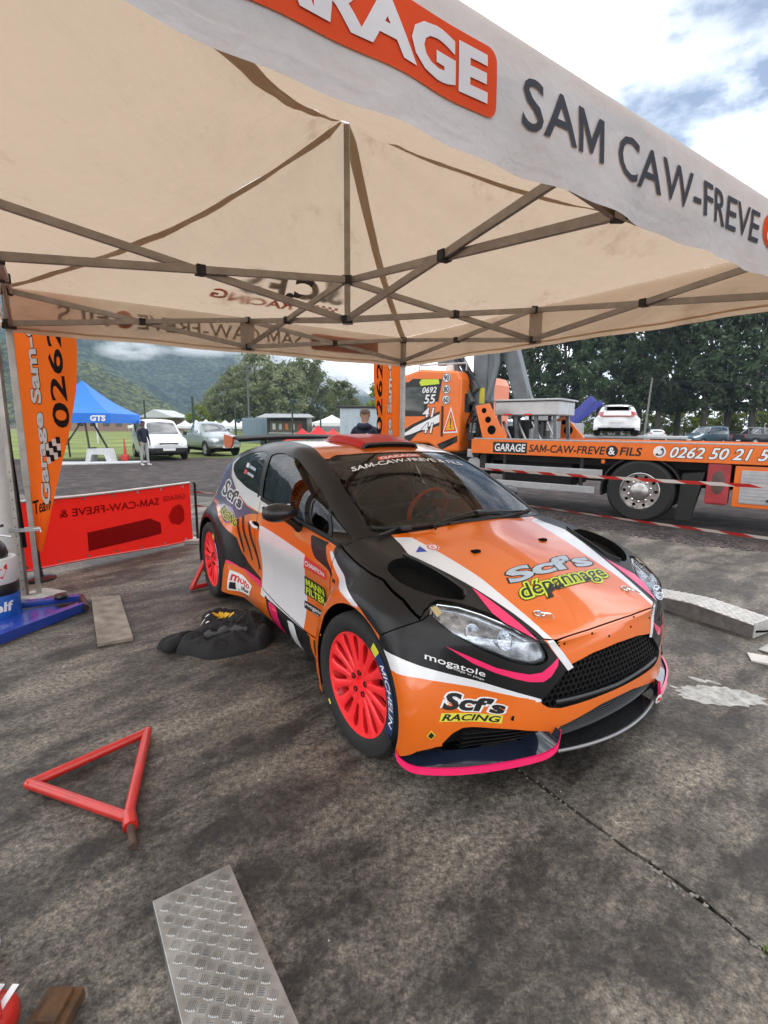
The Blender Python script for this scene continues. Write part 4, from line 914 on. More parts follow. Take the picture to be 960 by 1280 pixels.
quadpatch([(-.055,-.528),(-.040,-.470),(-.098,-.470),(-.1,-.472)], M_ink_b, 'sticker', o_hood, TP, .0012, 3)
for r0, mt, of in ((.032, M_ink_w, .0012), (.029, M_ink_r, .0018), (.021, M_ink_w, .0022)):
    vs = [(r0 * math.cos(a), r0 * math.sin(a)) for a in np.linspace(0, 2 * math.pi, 20, False)]; decal('sticker', vs, [tuple(range(20))], mt, o_hood, ((-.065, -.416, 0), (0, 1, 0), (-1, 0, 0)), TP, of)
quadtext('E', .03, 0, [(-.053, -.425), (-.053, -.407), (-.077, -.407), (-.077, -.425)], M_ink_r, 'lettering', o_hood, TP, .0026)
quadtext('SAM-CAW-FREVE & FILS', .02, 0, [(-.800,-.455),(-.800,.43),(-.848,.43),(-.848,-.44)], M_ink_w, 'lettering', o_ws, TP, .0008)
quadpatch([(-.858,-.232),(-.868,.115),(-.915,.115),(-.905,-.215)], M_ink_o, 'sticker', o_ws, TP, .0004); quadtext('GARAGE', .03, 0, [(-.864,-.215),(-.873,.10),(-.909,.10),(-.900,-.20)], M_ink_w, 'lettering', o_ws, TP, .0012)
for i, z in enumerate((1.135, 1.085)):
    quadpatch([(-2.10, z), (-2.03, z - .005), (-2.03, z + .028), (-2.10, z + .034)], M_ink_r if i else M_ink_w, 'sticker', o_body, SD, .0006, 3); quadpatch([(-2.015, z), (-1.85, z - .016), (-1.85, z + .004), (-2.015, z + .02)], M_ink_s, 'sticker', o_body, SD, .0006, 3)
# ---------------------------------------------------------------- gazebo
TL, TF, TR, TN = [Vector((*p, 0)) for p in ((-2.9167, 4.0624), (.2134, 6.1941), (2.4083, 2.9711), (-.7218, .8394))]
TC = (TL + TR) / 2; ZU, GAP_, ZC, ZP = 2.461, .249, 2.407, 3.352
tent = empty('gazebo', (TC.x, TC.y, 0), 0, 'large beige-lined pop-up gazebo with printed white valances over the rally car', 'gazebo')
def TP_(p, z): return Vector((p.x - TC.x, p.y - TC.y, z))
def fabric(name, outc, inc, trc, stain=True, fac=.45, bstr=.35):
    m = bpy.data.materials.new(name); m.use_nodes = True; n = m.node_tree.nodes; l = m.node_tree.links; n.clear()
    o = n.new('ShaderNodeOutputMaterial'); d = n.new('ShaderNodeBsdfDiffuse'); t = n.new('ShaderNodeBsdfTranslucent'); x = n.new('ShaderNodeMixShader'); x.inputs[0].default_value = fac
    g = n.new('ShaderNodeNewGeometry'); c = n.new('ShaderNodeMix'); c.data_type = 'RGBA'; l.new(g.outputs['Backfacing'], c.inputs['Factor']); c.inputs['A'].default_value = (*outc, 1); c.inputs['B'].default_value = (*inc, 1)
    tc_ = n.new('ShaderNodeTexCoord'); nz_ = n.new('ShaderNodeTexNoise'); nz_.inputs['Scale'].default_value = 1.3; nz_.inputs['Detail'].default_value = 7; nz_.inputs['Roughness'].default_value = .65; l.new(tc_.outputs['Object'], nz_.inputs['Vector'])
    rr = n.new('ShaderNodeValToRGB'); rr.color_ramp.elements[0].position = .33; rr.color_ramp.elements[1].position = .62; rr.color_ramp.elements[0].color = (.72, .68, .64, 1); l.new(nz_.outputs['Fac'], rr.inputs[0])
    mu = n.new('ShaderNodeMix'); mu.data_type = 'RGBA'; mu.blend_type = 'MULTIPLY'; mu.inputs['Factor'].default_value = 1 if stain else .25; l.new(c.outputs['Result'], mu.inputs['A']); l.new(rr.outputs[0], mu.inputs['B'])
    nz2_ = n.new('ShaderNodeTexNoise'); nz2_.inputs['Scale'].default_value = 3.1; nz2_.inputs['Detail'].default_value = 9; nz2_.inputs['Roughness'].default_value = .7; mp_ = n.new('ShaderNodeMapping'); mp_.inputs['Scale'].default_value = (1, .4, 1); mp_.inputs['Location'].default_value = (3.3, 1.2, 0); l.new(tc_.outputs['Object'], mp_.inputs[0]); l.new(mp_.outputs[0], nz2_.inputs['Vector'])
    r2_ = n.new('ShaderNodeValToRGB'); r2_.color_ramp.elements[0].position = .58; r2_.color_ramp.elements[1].position = .76; r2_.color_ramp.elements[0].color = (1, 1, 1, 1); r2_.color_ramp.elements[1].color = (.62, .52, .45, 1); l.new(nz2_.outputs['Fac'], r2_.inputs[0])
    m2 = n.new('ShaderNodeMix'); m2.data_type = 'RGBA'; m2.blend_type = 'MULTIPLY'; m2.inputs['Factor'].default_value = 1 if stain else .3; l.new(mu.outputs['Result'], m2.inputs['A']); l.new(r2_.outputs[0], m2.inputs['B'])
    l.new(m2.outputs['Result'], d.inputs['Color']); t.inputs['Color'].default_value = (*trc, 1)
    m3 = n.new('ShaderNodeMix'); m3.data_type = 'RGBA'; m3.blend_type = 'MULTIPLY'; m3.inputs['Factor'].default_value = .8; m3.inputs['A'].default_value = (*trc, 1); l.new(r2_.outputs[0], m3.inputs['B']); l.new(m3.outputs['Result'], t.inputs['Color'])
    nb = n.new('ShaderNodeTexNoise'); nb.inputs['Scale'].default_value = 5.0; nb.inputs['Detail'].default_value = 5; l.new(mp_.outputs[0], nb.inputs['Vector']); bp = n.new('ShaderNodeBump'); bp.inputs['Strength'].default_value = bstr; bp.inputs['Distance'].default_value = .05; l.new(nb.outputs['Fac'], bp.inputs['Height']); l.new(bp.outputs[0], d.inputs['Normal']); l.new(bp.outputs[0], t.inputs['Normal'])
    l.new(d.outputs[0], x.inputs[1]); l.new(t.outputs[0], x.inputs[2]); l.new(x.outputs[0], o.inputs[0]); return m
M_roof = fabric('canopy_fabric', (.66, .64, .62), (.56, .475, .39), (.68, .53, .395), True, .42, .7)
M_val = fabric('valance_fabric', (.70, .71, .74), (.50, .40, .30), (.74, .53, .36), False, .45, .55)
M_seam = fabric('seam_tape', (.50, .49, .48), (.47, .385, .30), (.52, .38, .26), False, .36)
def print_mat(name, c, tr): return fabric(name, c, c, tr, False, .3, .1)
M_pr_red = print_mat('valance_print_red', (.72, .09, .035), (.55, .10, .04)); M_pr_grey = print_mat('valance_print_grey', (.075, .080, .098), (.10, .075, .055)); M_pr_white = print_mat('valance_print_white', (.72, .72, .74), (.6, .4, .25))
M_alu = mat('frame_aluminium', (.36, .33, .30), .42, .75, .18, 9); M_joint = mat('frame_plastic', (.015, .015, .016), .5)
corners = [TL, TF, TR, TN]
def roofpt(a, b, u, t):
    """u along the eave a->b, t from eave to peak"""
    e = a.lerp(b, u); e = e + (e - TC).normalized() * .014; p = e.lerp(TC, t * .985); prof = .40 * t + .60 * t ** 2.1
    sag = -.035 * math.sin(math.pi * t) * (1 - abs(2 * u - 1) ** 1.5) - .03 * math.sin(math.pi * min(1, t * 1.6)) * 4 * u * (1 - u)
    wr = .012 * math.sin(19 * u + 7 * t) * (1 - t) * t * 4 + .007 * math.sin(43 * u * (1 - t) + 3) * (1 - t) + .005 * math.sin(70 * (u - .5) * (1.1 - t) + 11 * t) * t * (1 - t) * 4
    ed = min(1, t * 7); return TP_(p, ZU + .03 + (ZP - ZU - .03) * prof + (sag + wr) * ed)
panels = []
for i in range(4):
    a, b_ = corners[i], corners[(i + 1) % 4]
    panels.append((a, b_)); o = sheet('canopy_panel', 40, 24, lambda u, t: roofpt(a, b_, u, t), M_roof, tent, 70)
    if o.data.polygons[0].normal.z < 0: o.data.flip_normals()
    # hip seam tape under the fabric
    vs = []; fs = []; 
    for k in range(25):
        t = k / 24; p = roofpt(a, b_, 0, t); q = roofpt(a, b_, 0.020 / max(.05, (1 - t)) * .55 if t < .93 else .22, t); pp = roofpt(*( (corners[i - 1], a)), 1 - (0.020 / max(.05, (1 - t)) * .55 if t < .93 else .22), t)
        vs += [tuple(pp + Vector((0, 0, -.006))), tuple(p + Vector((0, 0, -.010))), tuple(q + Vector((0, 0, -.006)))]
    for k in range(24): fs += [(3 * k, 3 * k + 1, 3 * k + 4, 3 * k + 3), (3 * k + 1, 3 * k + 2, 3 * k + 5, 3 * k + 4)]
    me = bpy.data.meshes.new('hip_seam'); me.from_pydata(vs, [], fs); me.materials.append(M_seam); so_ = link('hip_seam', me, tent, 80)
    if me.polygons[0].normal.z < 0: me.flip_normals()
SIDELEN = {}
def valance(a, b_, letters):
    """a->b as read from outside, left to right"""
    d = (b_ - a); Ln = d.length; d = d / Ln; nout = Vector((d.y, -d.x, 0)); 
    if (a + nout - TC).length < (a - nout - TC).length: nout = -nout
    def vp(s, z, off=0.0):
        k = max(0, (ZU + .02 - z) / .3); w_ = .010 * math.sin(s * 8.3 + z * 6) * k + .006 * math.sin(s * 21 + 2) * k
        bulge = .006 * math.sin(math.pi * min(1, k))
        p = a + d * s + nout * (.022 + .012 * k + w_ + bulge + off); return TP_(p, z + .004 * math.sin(s * 5) * k)
    def f(u, v): return vp(-.02 + (Ln + .04) * u, ZU + .032 - .305 * v)
    o = sheet('valance', 110, 9, f, M_val, tent, 70)
    n0 = o.data.polygons[0].normal
    if n0.dot(nout) < 0: o.data.flip_normals()
    hem = sheet('valance_hem', 110, 1, lambda u, v: vp(-.02 + (Ln + .04) * u, 2.160 + .045 * (1 - v), .002), M_val, o, 70)
    if hem.data.polygons[0].normal.dot(nout) < 0: hem.data.flip_normals()
    if not letters: return
    k = Ln / 3.787
    def word(s_, x0, x1, z0, z1, mt, bold, off, shear=0.0, ref=None):
        vs, fs, _ = text_geo(s_, bold, shear, 1.0, 3, ref); vs, fs = grid_cut([(u_ * (x1 - x0), v_ * (z1 - z0)) for u_, v_ in vs], fs, .05)
        me = bpy.data.meshes.new('lettering'); me.from_pydata([tuple(vp((x0 + u_) * k, z0 + v_, off)) for u_, v_ in vs], [], fs); me.materials.append(mt); q = link('lettering', me, o)
        if me.polygons[0].normal.dot(nout) < 0: me.flip_normals()
    def patch(x0, x1, z0, z1, mt, off, r_=.03):
        P = []
        for cx, cz, a0 in ((x1 - r_, z1 - r_, 0), (x0 + r_, z1 - r_, 90), (x0 + r_, z0 + r_, 180), (x1 - r_, z0 + r_, 270)):
            for j in range(6): aa = R(a0 + 18 * j); P.append((cx + r_ * math.cos(aa), cz + r_ * math.sin(aa)))
        vs, fs = grid_cut(P, [tuple(range(len(P)))], .05); me = bpy.data.meshes.new('printed_patch'); me.from_pydata([tuple(vp(u_ * k, v_, off)) for u_, v_ in vs], [], fs); me.materials.append(mt); q = link('printed_patch', me, o)
        if me.polygons[0].normal.dot(nout) < 0: me.flip_normals()
    patch(.34, 1.195, 2.262, 2.425, M_pr_red, .004); word('GARAGE', .375, 1.16, 2.288, 2.402, M_pr_white, .045, .007)
    word('SAM CAW-FREVE', 1.30, 2.865, 2.280, 2.410, M_pr_grey, .008, .004)
    patch(2.895, 3.045, 2.275, 2.425, M_pr_red, .004, .0745); word('&', 2.925, 3.015, 2.300, 2.400, M_pr_white, .03, .007)
    word('FILS', 3.09, 3.46, 2.280, 2.410, M_pr_grey, .008, .004)
valance(TN, TR, True); valance(TF, TL, True); valance(TR, TF, False); valance(TL, TN, False)
# printed logo on the outside of the panel between the two far-left corners
def panel_print(a, b_, s_, u0, u1, t0, t1, mt, bold, shear=0.0, off=.004):
    vs, fs, _ = text_geo(s_, bold, shear); vs, fs = grid_cut(vs, fs, .06); me = bpy.data.meshes.new('roof_lettering')
    me.from_pydata([tuple(roofpt(a, b_, u0 + (u1 - u0) * p, t0 + (t1 - t0) * q) + Vector((0, 0, off))) for p, q in vs], [], fs); me.materials.append(mt); o = link('roof_lettering', me, tent)
    if me.polygons[0].normal.z < 0: me.flip_normals()
panel_print(TF, TL, 'S.C.F.S', .22, .62, .30, .46, M_pr_grey, .05, .2, .012); panel_print(TF, TL, 'RACING', .40, .66, .20, .28, M_pr_red, .03, .2, .012)
for i in range(10):
    for j in range(3):
        if (i + j) % 2: continue
        me = bpy.data.meshes.new('roof_check'); u0, t0 = .24 + .012 * i, .205 + .022 * j
        me.from_pydata([tuple(roofpt(TF, TL, u0 + a * .012, t0 + b_ * .022) + Vector((0, 0, .004))) for a, b_ in ((0, 0), (1, 0), (1, 1), (0, 1))], [], [(0, 1, 2, 3)]); me.materials.append(M_pr_red); q = link('roof_check', me, tent)
        if me.polygons[0].normal.z < 0: me.flip_normals()
# frame: posts, scissor bars, joints, centre pole
def bar(nm, p, q, wd=.020, ht=.042):
    m = MB(); m.bar(p, q, wd, ht); return m.build(nm, M_alu, tent, bevel=.003)
def joint(p, sx=.05, sz=.055):
    m = MB(); m.bbox(p.x - sx / 2, p.x + sx / 2, p.y - sx / 2, p.y + sx / 2, p.z - sz / 2, p.z + sz / 2, .006); m.build('frame_joint', M_joint, tent)
def xtruss(a, za, b_, zb):
    """scissor pair between two verticals, upper points at za and zb"""
    d = (b_ - a).normalized(); n_ = Vector((-d.y, d.x, 0)) * .012
    bar('scissor_bar', TP_(a, za) + n_, TP_(b_, zb - GAP_) + n_); bar('scissor_bar', TP_(a, za - GAP_) - n_, TP_(b_, zb) - n_)
    c = (a + b_) / 2; m = MB(); q = TP_(c, (za + zb - GAP_) / 2); rz = math.atan2(d.y, d.x); m.bbox(-.025, .025, -.032, .032, -.027, .027, .005, Matrix.Translation(q) @ Matrix.Rotation(rz, 4, 'Z')); m.build('frame_joint', M_joint, tent)
mids = [(corners[i] + corners[(i + 1) % 4]) / 2 for i in range(4)]
for i in range(4):
    a, b_ = corners[i], corners[(i + 1) % 4]; inn = (TC - mids[i]).normalized() * .03
    for p, q in ((a, mids[i]), (mids[i], b_)): xtruss(p + inn, ZU, q + inn, ZU)
    xtruss(mids[i], ZU, TC, ZC); joint(TP_(mids[i] + inn, ZU)); joint(TP_(mids[i] + inn, ZU - GAP_))
    e = (b_ - a).normalized() * .07; q = mids[i] + (TC - mids[i]).normalized() * .004; m = MB(); m.add([tuple(TP_(q - e, ZU - .285)), tuple(TP_(q + e, ZU - .285)), tuple(TP_(q + e, ZU + .01)), tuple(TP_(q - e, ZU + .01))], [(0, 1, 2, 3)]); m.build('reinforcing_patch', M_seam, tent)
joint(TP_(TC, ZC), .07, .05); joint(TP_(TC, ZC - GAP_), .07, .05)
m = MB(); q = TP_(TC, 0); m.bbox(q.x - .019, q.x + .019, q.y - .019, q.y + .019, ZC - GAP_ - .03, ZP - .03, .004); m.build('centre_pole', M_alu, tent)
_e = (TR - TN).normalized()
for c, sh in zip(corners, (0, 0, .27, -.16)):
    c = c + _e * sh; q = TP_(c, 0); a = math.atan2(TF.y - TL.y, TF.x - TL.x); Mx = Matrix.Translation(q) @ Matrix.Rotation(a, 4, 'Z'); m = MB()
    m.bbox(-.024, .024, -.024, .024, .95, ZU, .004, Mx); o = m.build('post', M_alu, tent)
    m = MB(); m.bbox(-.019, .019, -.019, .019, .02, 1.0, .003, Mx)
    for k in range(8): m.box(-.0195, .0195, -.004, .004, .12 + k * .09, .128 + k * .09, Mx)
    m.build('inner_leg', M_alu, o); m = MB(); m.bbox(-.09, .09, -.09, .09, .0, .014, .004, Mx); m.build('foot_plate', mat('foot_steel', (.32, .31, .29), .5, .7, .3, 20), o)
    joint(TP_(c, ZU), .075, .07); joint(TP_(c, ZU - GAP_), .075, .07)
# second leg clamped beside the far left post
off = Vector((-.075, -.055, 0)); q = TP_(TL, 0) + off; m = MB(); m.bbox(q.x - .02, q.x + .02, q.y - .02, q.y + .02, .014, 2.1, .003)
m.build('clamped_leg', M_alu, tent); m = MB()
for k in range(14): m.lathe([(.005, -.0212), (.005, -.0195)], 8, 'y', Matrix.Translation((q.x, q.y, .10 + k * .075)))
m.build('leg_hole', M_dark, tent)
m = MB(); z = .60; m.bar(TP_(TL, z) + Vector((-.12, -.09, 0)), TP_(TL, z) + Vector((.06, .0, 0)), .05, .03); m.tube([TP_(TL, z) + Vector((.02, -.03, .005)), TP_(TL, z) + Vector((.095, -.035, .012)), TP_(TL, z) + Vector((.10, -.04, -.02))], .007, 6); m.build('leg_clamp', M_steel, tent, 40)
m = MB(); m.bar(TP_(TL, .45) + Vector((-.04, -.045, 0)), TP_(TL, 2.0) + Vector((-.09, -.05, 0)), .032, .006); m.build('hanging_strap', M_dark, tent)
m = MB(); m.prism([(-.16, -.12), (.10, -.16), (.20, .06), (-.05, .14)], .014, .045, 'z', Matrix.Translation(TP_(TL, 0))); m.build('ballast_plate', mat('ballast_grey', (.30, .29, .27), .8, var=.3, scale=12, bump=.5), tent, bevel=.004)
# ---------------------------------------------------------------- things on and round the slab
M_tread = mat('tread_plate_aluminium', (.36, .36, .355), .34, .8, .28, 14); M_red = mat('red_enamel', (.48, .020, .014), .35, 0, .18, 12, coat=.4)
def tread_bars(m, L0, W0, pitch, Mx, zf=lambda u: 0.0):
    """five-bar tread pattern laid diagonally over a strip L0 long, W0 wide"""
    c45 = math.sqrt(.5); n_ = int((L0 + W0) / pitch) + 2
    for i in range(-n_, n_):
        for j in range(-n_, n_):
            cu, cv = (i + j) * pitch * c45, (j - i) * pitch * c45 + W0 / 2
            if not (.012 < cu < L0 - .012 and .012 < cv < W0 - .012): continue
            a = math.pi / 4 * (1 if (i + j) % 2 else -1) + .12; ca, sa = math.cos(a), math.sin(a)
            for k in range(-2, 3):
                o = k * pitch * .165; ln = pitch * .42 * (1 - .07 * abs(k)); w_ = .0021; vs = []
                for sx, sy, h, q in ((-1, -1, 0, 1), (1, -1, 0, 1), (1, 1, 0, 1), (-1, 1, 0, 1), (-1, -1, .002, .55), (1, -1, .002, .55), (1, 1, .002, .55), (-1, 1, .002, .55)):
                    x, y = sx * (ln - (.003 if h else 0)), o + sy * w_ * q; X, Y = cu + x * ca - y * sa, cv + x * sa + y * ca
                    X, Y = min(max(X, .002), L0 - .002), min(max(Y, .002), W0 - .002); vs.append((X, Y, zf(X) + h))
                m.add(vs, [(4, 5, 6, 7), (0, 1, 5, 4), (1, 2, 6, 5), (2, 3, 7, 6), (3, 0, 4, 7)], Mx)
# near ramp: u along, v across
rp1 = empty('loading_ramp', (-.587, 1.343, 0), 0, 'aluminium tread-plate ramp lying on the concrete near the red triangular stand', 'ramp')
Mx = Matrix.Rotation(math.atan2(-.827, .563), 4, 'Z') @ Matrix.Translation((0, -.116, 0))
m = MB(); m.bbox(0, 1.25, 0, .232, .048, .058, .002, Mx); o = m.build('deck', M_tread, rp1)
m = MB(); tread_bars(m, 1.25, .232, .031, Mx @ Matrix.Translation((0, 0, .058))); m.build('tread_pattern', M_tread, o, fix=False)['kind'] = 'stuff'
for y0 in (0, .224): m = MB(); m.box(.004, 1.25, y0 + .001, y0 + .007, .0, .0478, Mx); m.build('side_rail', M_tread, rp1)
m = MB(); m.box(.0, .0038, .001, .231, .002, .0478, Mx); m.build('end_plate', M_tread, rp1)
rp2 = empty('loading_ramp', (2.614, 3.349, 0), 0, 'pale humped aluminium ramp lying beyond the far front corner of the rally car', 'ramp')
Mx = Matrix.Rotation(math.atan2(.868, -.496), 4, 'Z') @ Matrix.Scale(-1, 4, (0, 1, 0)); pr = [(0, .0), (0, .095), (.42, .118), (.55, .108), (1.35, .02), (1.35, .0)]
zf = lambda u: float(np.interp(u, [0, .42, .55, 1.35], [.095, .118, .108, .02]))
m = MB(); m.prism(pr, 0, .010, 'y', Mx); m.build('side_rail', mat('ramp_side_grey', (.22, .22, .21), .6, .3, .3, 14), rp2); m = MB(); m.prism(pr, .25, .26, 'y', Mx); m.build('side_rail', M_tread, rp2)
vs = []; 
for u in (0.0, .42, .55, 1.35): vs += [(u, .0, zf(u) + .004), (u, .26, zf(u) + .004)]
M_ramp2 = mat('ramp_pale_aluminium', (.60, .59, .57), .5, .25, .18, 20); m = MB(); m.add(vs, [(0, 1, 3, 2), (2, 3, 5, 4), (4, 5, 7, 6)], Mx); o = m.build('deck', M_ramp2, rp2); md = o.modifiers.new('t', 'SOLIDIFY'); md.thickness = .006
m = MB(); tread_bars(m, 1.35, .26, .04, Mx, lambda u: zf(u) + .007); m.build('tread_pattern', M_ramp2, o, fix=False)['kind'] = 'stuff'
m = MB(); m.box(-.008, -.001, .0, .27, .004, .115, Mx); m.build('end_plate', M_ramp2, rp2); m = MB(); m.tube([Mx @ Vector((-.012, .02, .05)), Mx @ Vector((-.05, .08, .055)), Mx @ Vector((-.05, .2, .06))], .008, 6); m.build('hook', M_dark, rp2, 50)
m = MB(); m.add([(2.24, 3.00, .002), (2.36, 2.92, .004), (2.40, 3.06, .012)], [(0, 1, 2)]); 
# red triangular stand lying on the concrete
def stand(nm, pts, r_, label, pin=None, z=.03):
    c = sum((Vector(p) for p in pts), Vector((0, 0, 0))) / len(pts); root = empty(nm, (c.x, c.y, 0), 0, label, 'axle stand'); P = [Vector(p) - Vector((c.x, c.y, 0)) for p in pts]
    for i in range(3):
        a, b_ = P[i], P[(i + 1) % 3]; d = (b_ - a).normalized(); m = MB(); m.tube([a - d * r_ * .6, b_ + d * r_ * .6], r_, 12); m.build('tube', M_red, root, 50)
    if pin:
        m = MB(); a, b_ = [Vector(q) - Vector((c.x, c.y, 0)) for q in pin]; m.tube([a, b_], .014, 8); m.build('pin', mat('rusty_pin', (.10, .06, .045), .8, .3, .5, 25, bump=.5), root, 50)
        m = MB(); d = (b_ - a).normalized(); m.tube([a - d * .03, a + d * .035], .026, 10); m.build('socket', M_red, root, 50)
    return root
stand('axle_stand', ((-1.415, 1.801, .03), (-1.109, 2.152, .03), (-.936, 1.63, .03)), .0205, 'red triangular steel stand lying flat with a rusty pin on the open concrete', ((-.925, 1.62, .03), (-.86, 1.515, .018)))
stand('axle_stand', ((-1.70, 4.27, .03), (-1.45, 4.52, .03), (-1.60, 4.43, .30)), .022, 'red triangular stand propped behind the rally car\'s rear wheel')
# weathered plank
M_wood = mat('weathered_wood', (.16, .13, .10), .85, 0, .2, 9, .8, 40, c2=(.33, .29, .24), aniso=(1, 1, 1))
m = MB(); m.prism([(-2.443, 4.003), (-2.236, 4.068), (-1.701, 3.218), (-1.887, 3.114)][::-1], .002, .030, 'z'); o = m.build('wooden_plank', M_wood, bevel=.004); tag(o, 'short weathered wooden plank at the end of the blue jack', 'plank')
# blue jack frame
M_blue = mat('blue_enamel', (.012, .045, .30), .28, 0, .15, 8, coat=.6); jk = empty('trolley_jack', (-2.6, 3.5, 0), 0, 'low blue steel trolley jack frame beside the gazebo leg', 'jack')
def jl_(p): return Vector((p[0] + 2.6, p[1] - 3.5, p[2]))
for a, b_, h in (((-2.80, 2.3, .05), (-2.36, 3.76, .038), .07), ((-3.5, 3.35, .07), (-2.50, 3.96, .04), .05)):
    m = MB(); m.bar(jl_(a), jl_(b_), .022, h); d = (Vector(b_) - Vector(a)).normalized(); s_ = Vector((-d.y, d.x, 0)) * .03
    m.bar(jl_(Vector(a) + s_ + Vector((0, 0, h / 2))), jl_(Vector(b_) + s_ + Vector((0, 0, h / 2 - .01))), .065, .008); m.build('side_rail', M_blue, jk, bevel=.003)
m = MB(); m.add([tuple(jl_(p)) for p in ((-2.78, 2.6, .035), (-2.46, 3.70, .030), (-2.62, 3.80, .030), (-3.4, 3.3, .04))], [(0, 1, 2, 3)]); o = m.build('cover_plate', M_blue, jk); o.modifiers.new('t', 'SOLIDIFY').thickness = .006
m = MB(); m.tube([jl_((-2.335, 3.745, .035)), jl_((-2.52, 3.99, .04))], .026, 12); m.build('front_roller', M_plast, jk, 50)
m = MB(); m.lathe([(.0, .0), (.045, .0), (.05, .02), (.04, .035), (.0, .035)], 20, 'z', Matrix.Translation(jl_((-2.60, 3.86, .07)))); m.build('saddle', M_plast, jk, 40)
# lubricant drum
M_drw = mat('drum_white', (.65, .65, .65), .35); M_drb = mat('drum_blue', (.015, .10, .42), .35); dr = empty('oil_drum', (-2.925, 3.62, 0), 0, 'small blue, black and white lubricant drum at the far end of the blue jack', 'drum')
for z0, z1, mt, r_ in ((.0, .20, M_drb, .15), (.20, .285, M_plast, .152), (.285, .47, M_drw, .15)):
    m = MB(); m.lathe([(r_ * .98, z0), (r_, z0 + .008), (r_, z1 - .008), (r_ * .98, z1)], 36, 'z'); m.build('drum_band', mt, dr, 40)
def cyl(p): return Vector((.1515 * math.sin(p.x / .15), -.1515 * math.cos(p.x / .15), p.z))
text('lettering', 'elf', M_ink_w, dr, (.075, 0, .08), (.13, 0, 0), (0, 0, .075), .03, .1, 1, cyl)
m = MB(); m.add([tuple(cyl(Vector(p))) for p in ((.07, 0, .31), (.11, 0, .36), (.15, 0, .33), (.19, 0, .40), (.19, 0, .44), (.14, 0, .40), (.10, 0, .45), (.07, 0, .40))], [(0, 1, 2, 3, 4, 5, 6, 7)]); m.build('emblem', M_ink_r, dr)
m = MB(); m.lathe([(.10, .47), (.105, .50), (.09, .56), (.06, .60), (.02, .62)], 24, 'z'); m.tube([(0, 0, .6), (.05, -.03, .70), (.13, -.02, .72)], .012, 6); m.build('pump_head', M_plast, dr, 40); m = MB(); m.tube([(.05, -.03, .655), (.22, -.06, .645)], .007, 6); m.build('pump_lever', M_steel, dr, 40)
m = MB(); m.lathe([(.085, 0), (.085, 2.35), (.08, 2.36)], 28, 'z'); o = m.build('white_pipe', mat('white_plastic_pipe', (.48, .47, .45), .45, var=.12), None, 50, (-3.31, 4.30, 0)); tag(o, 'thick off-white upright pipe behind the clamped gazebo leg', 'pipe')
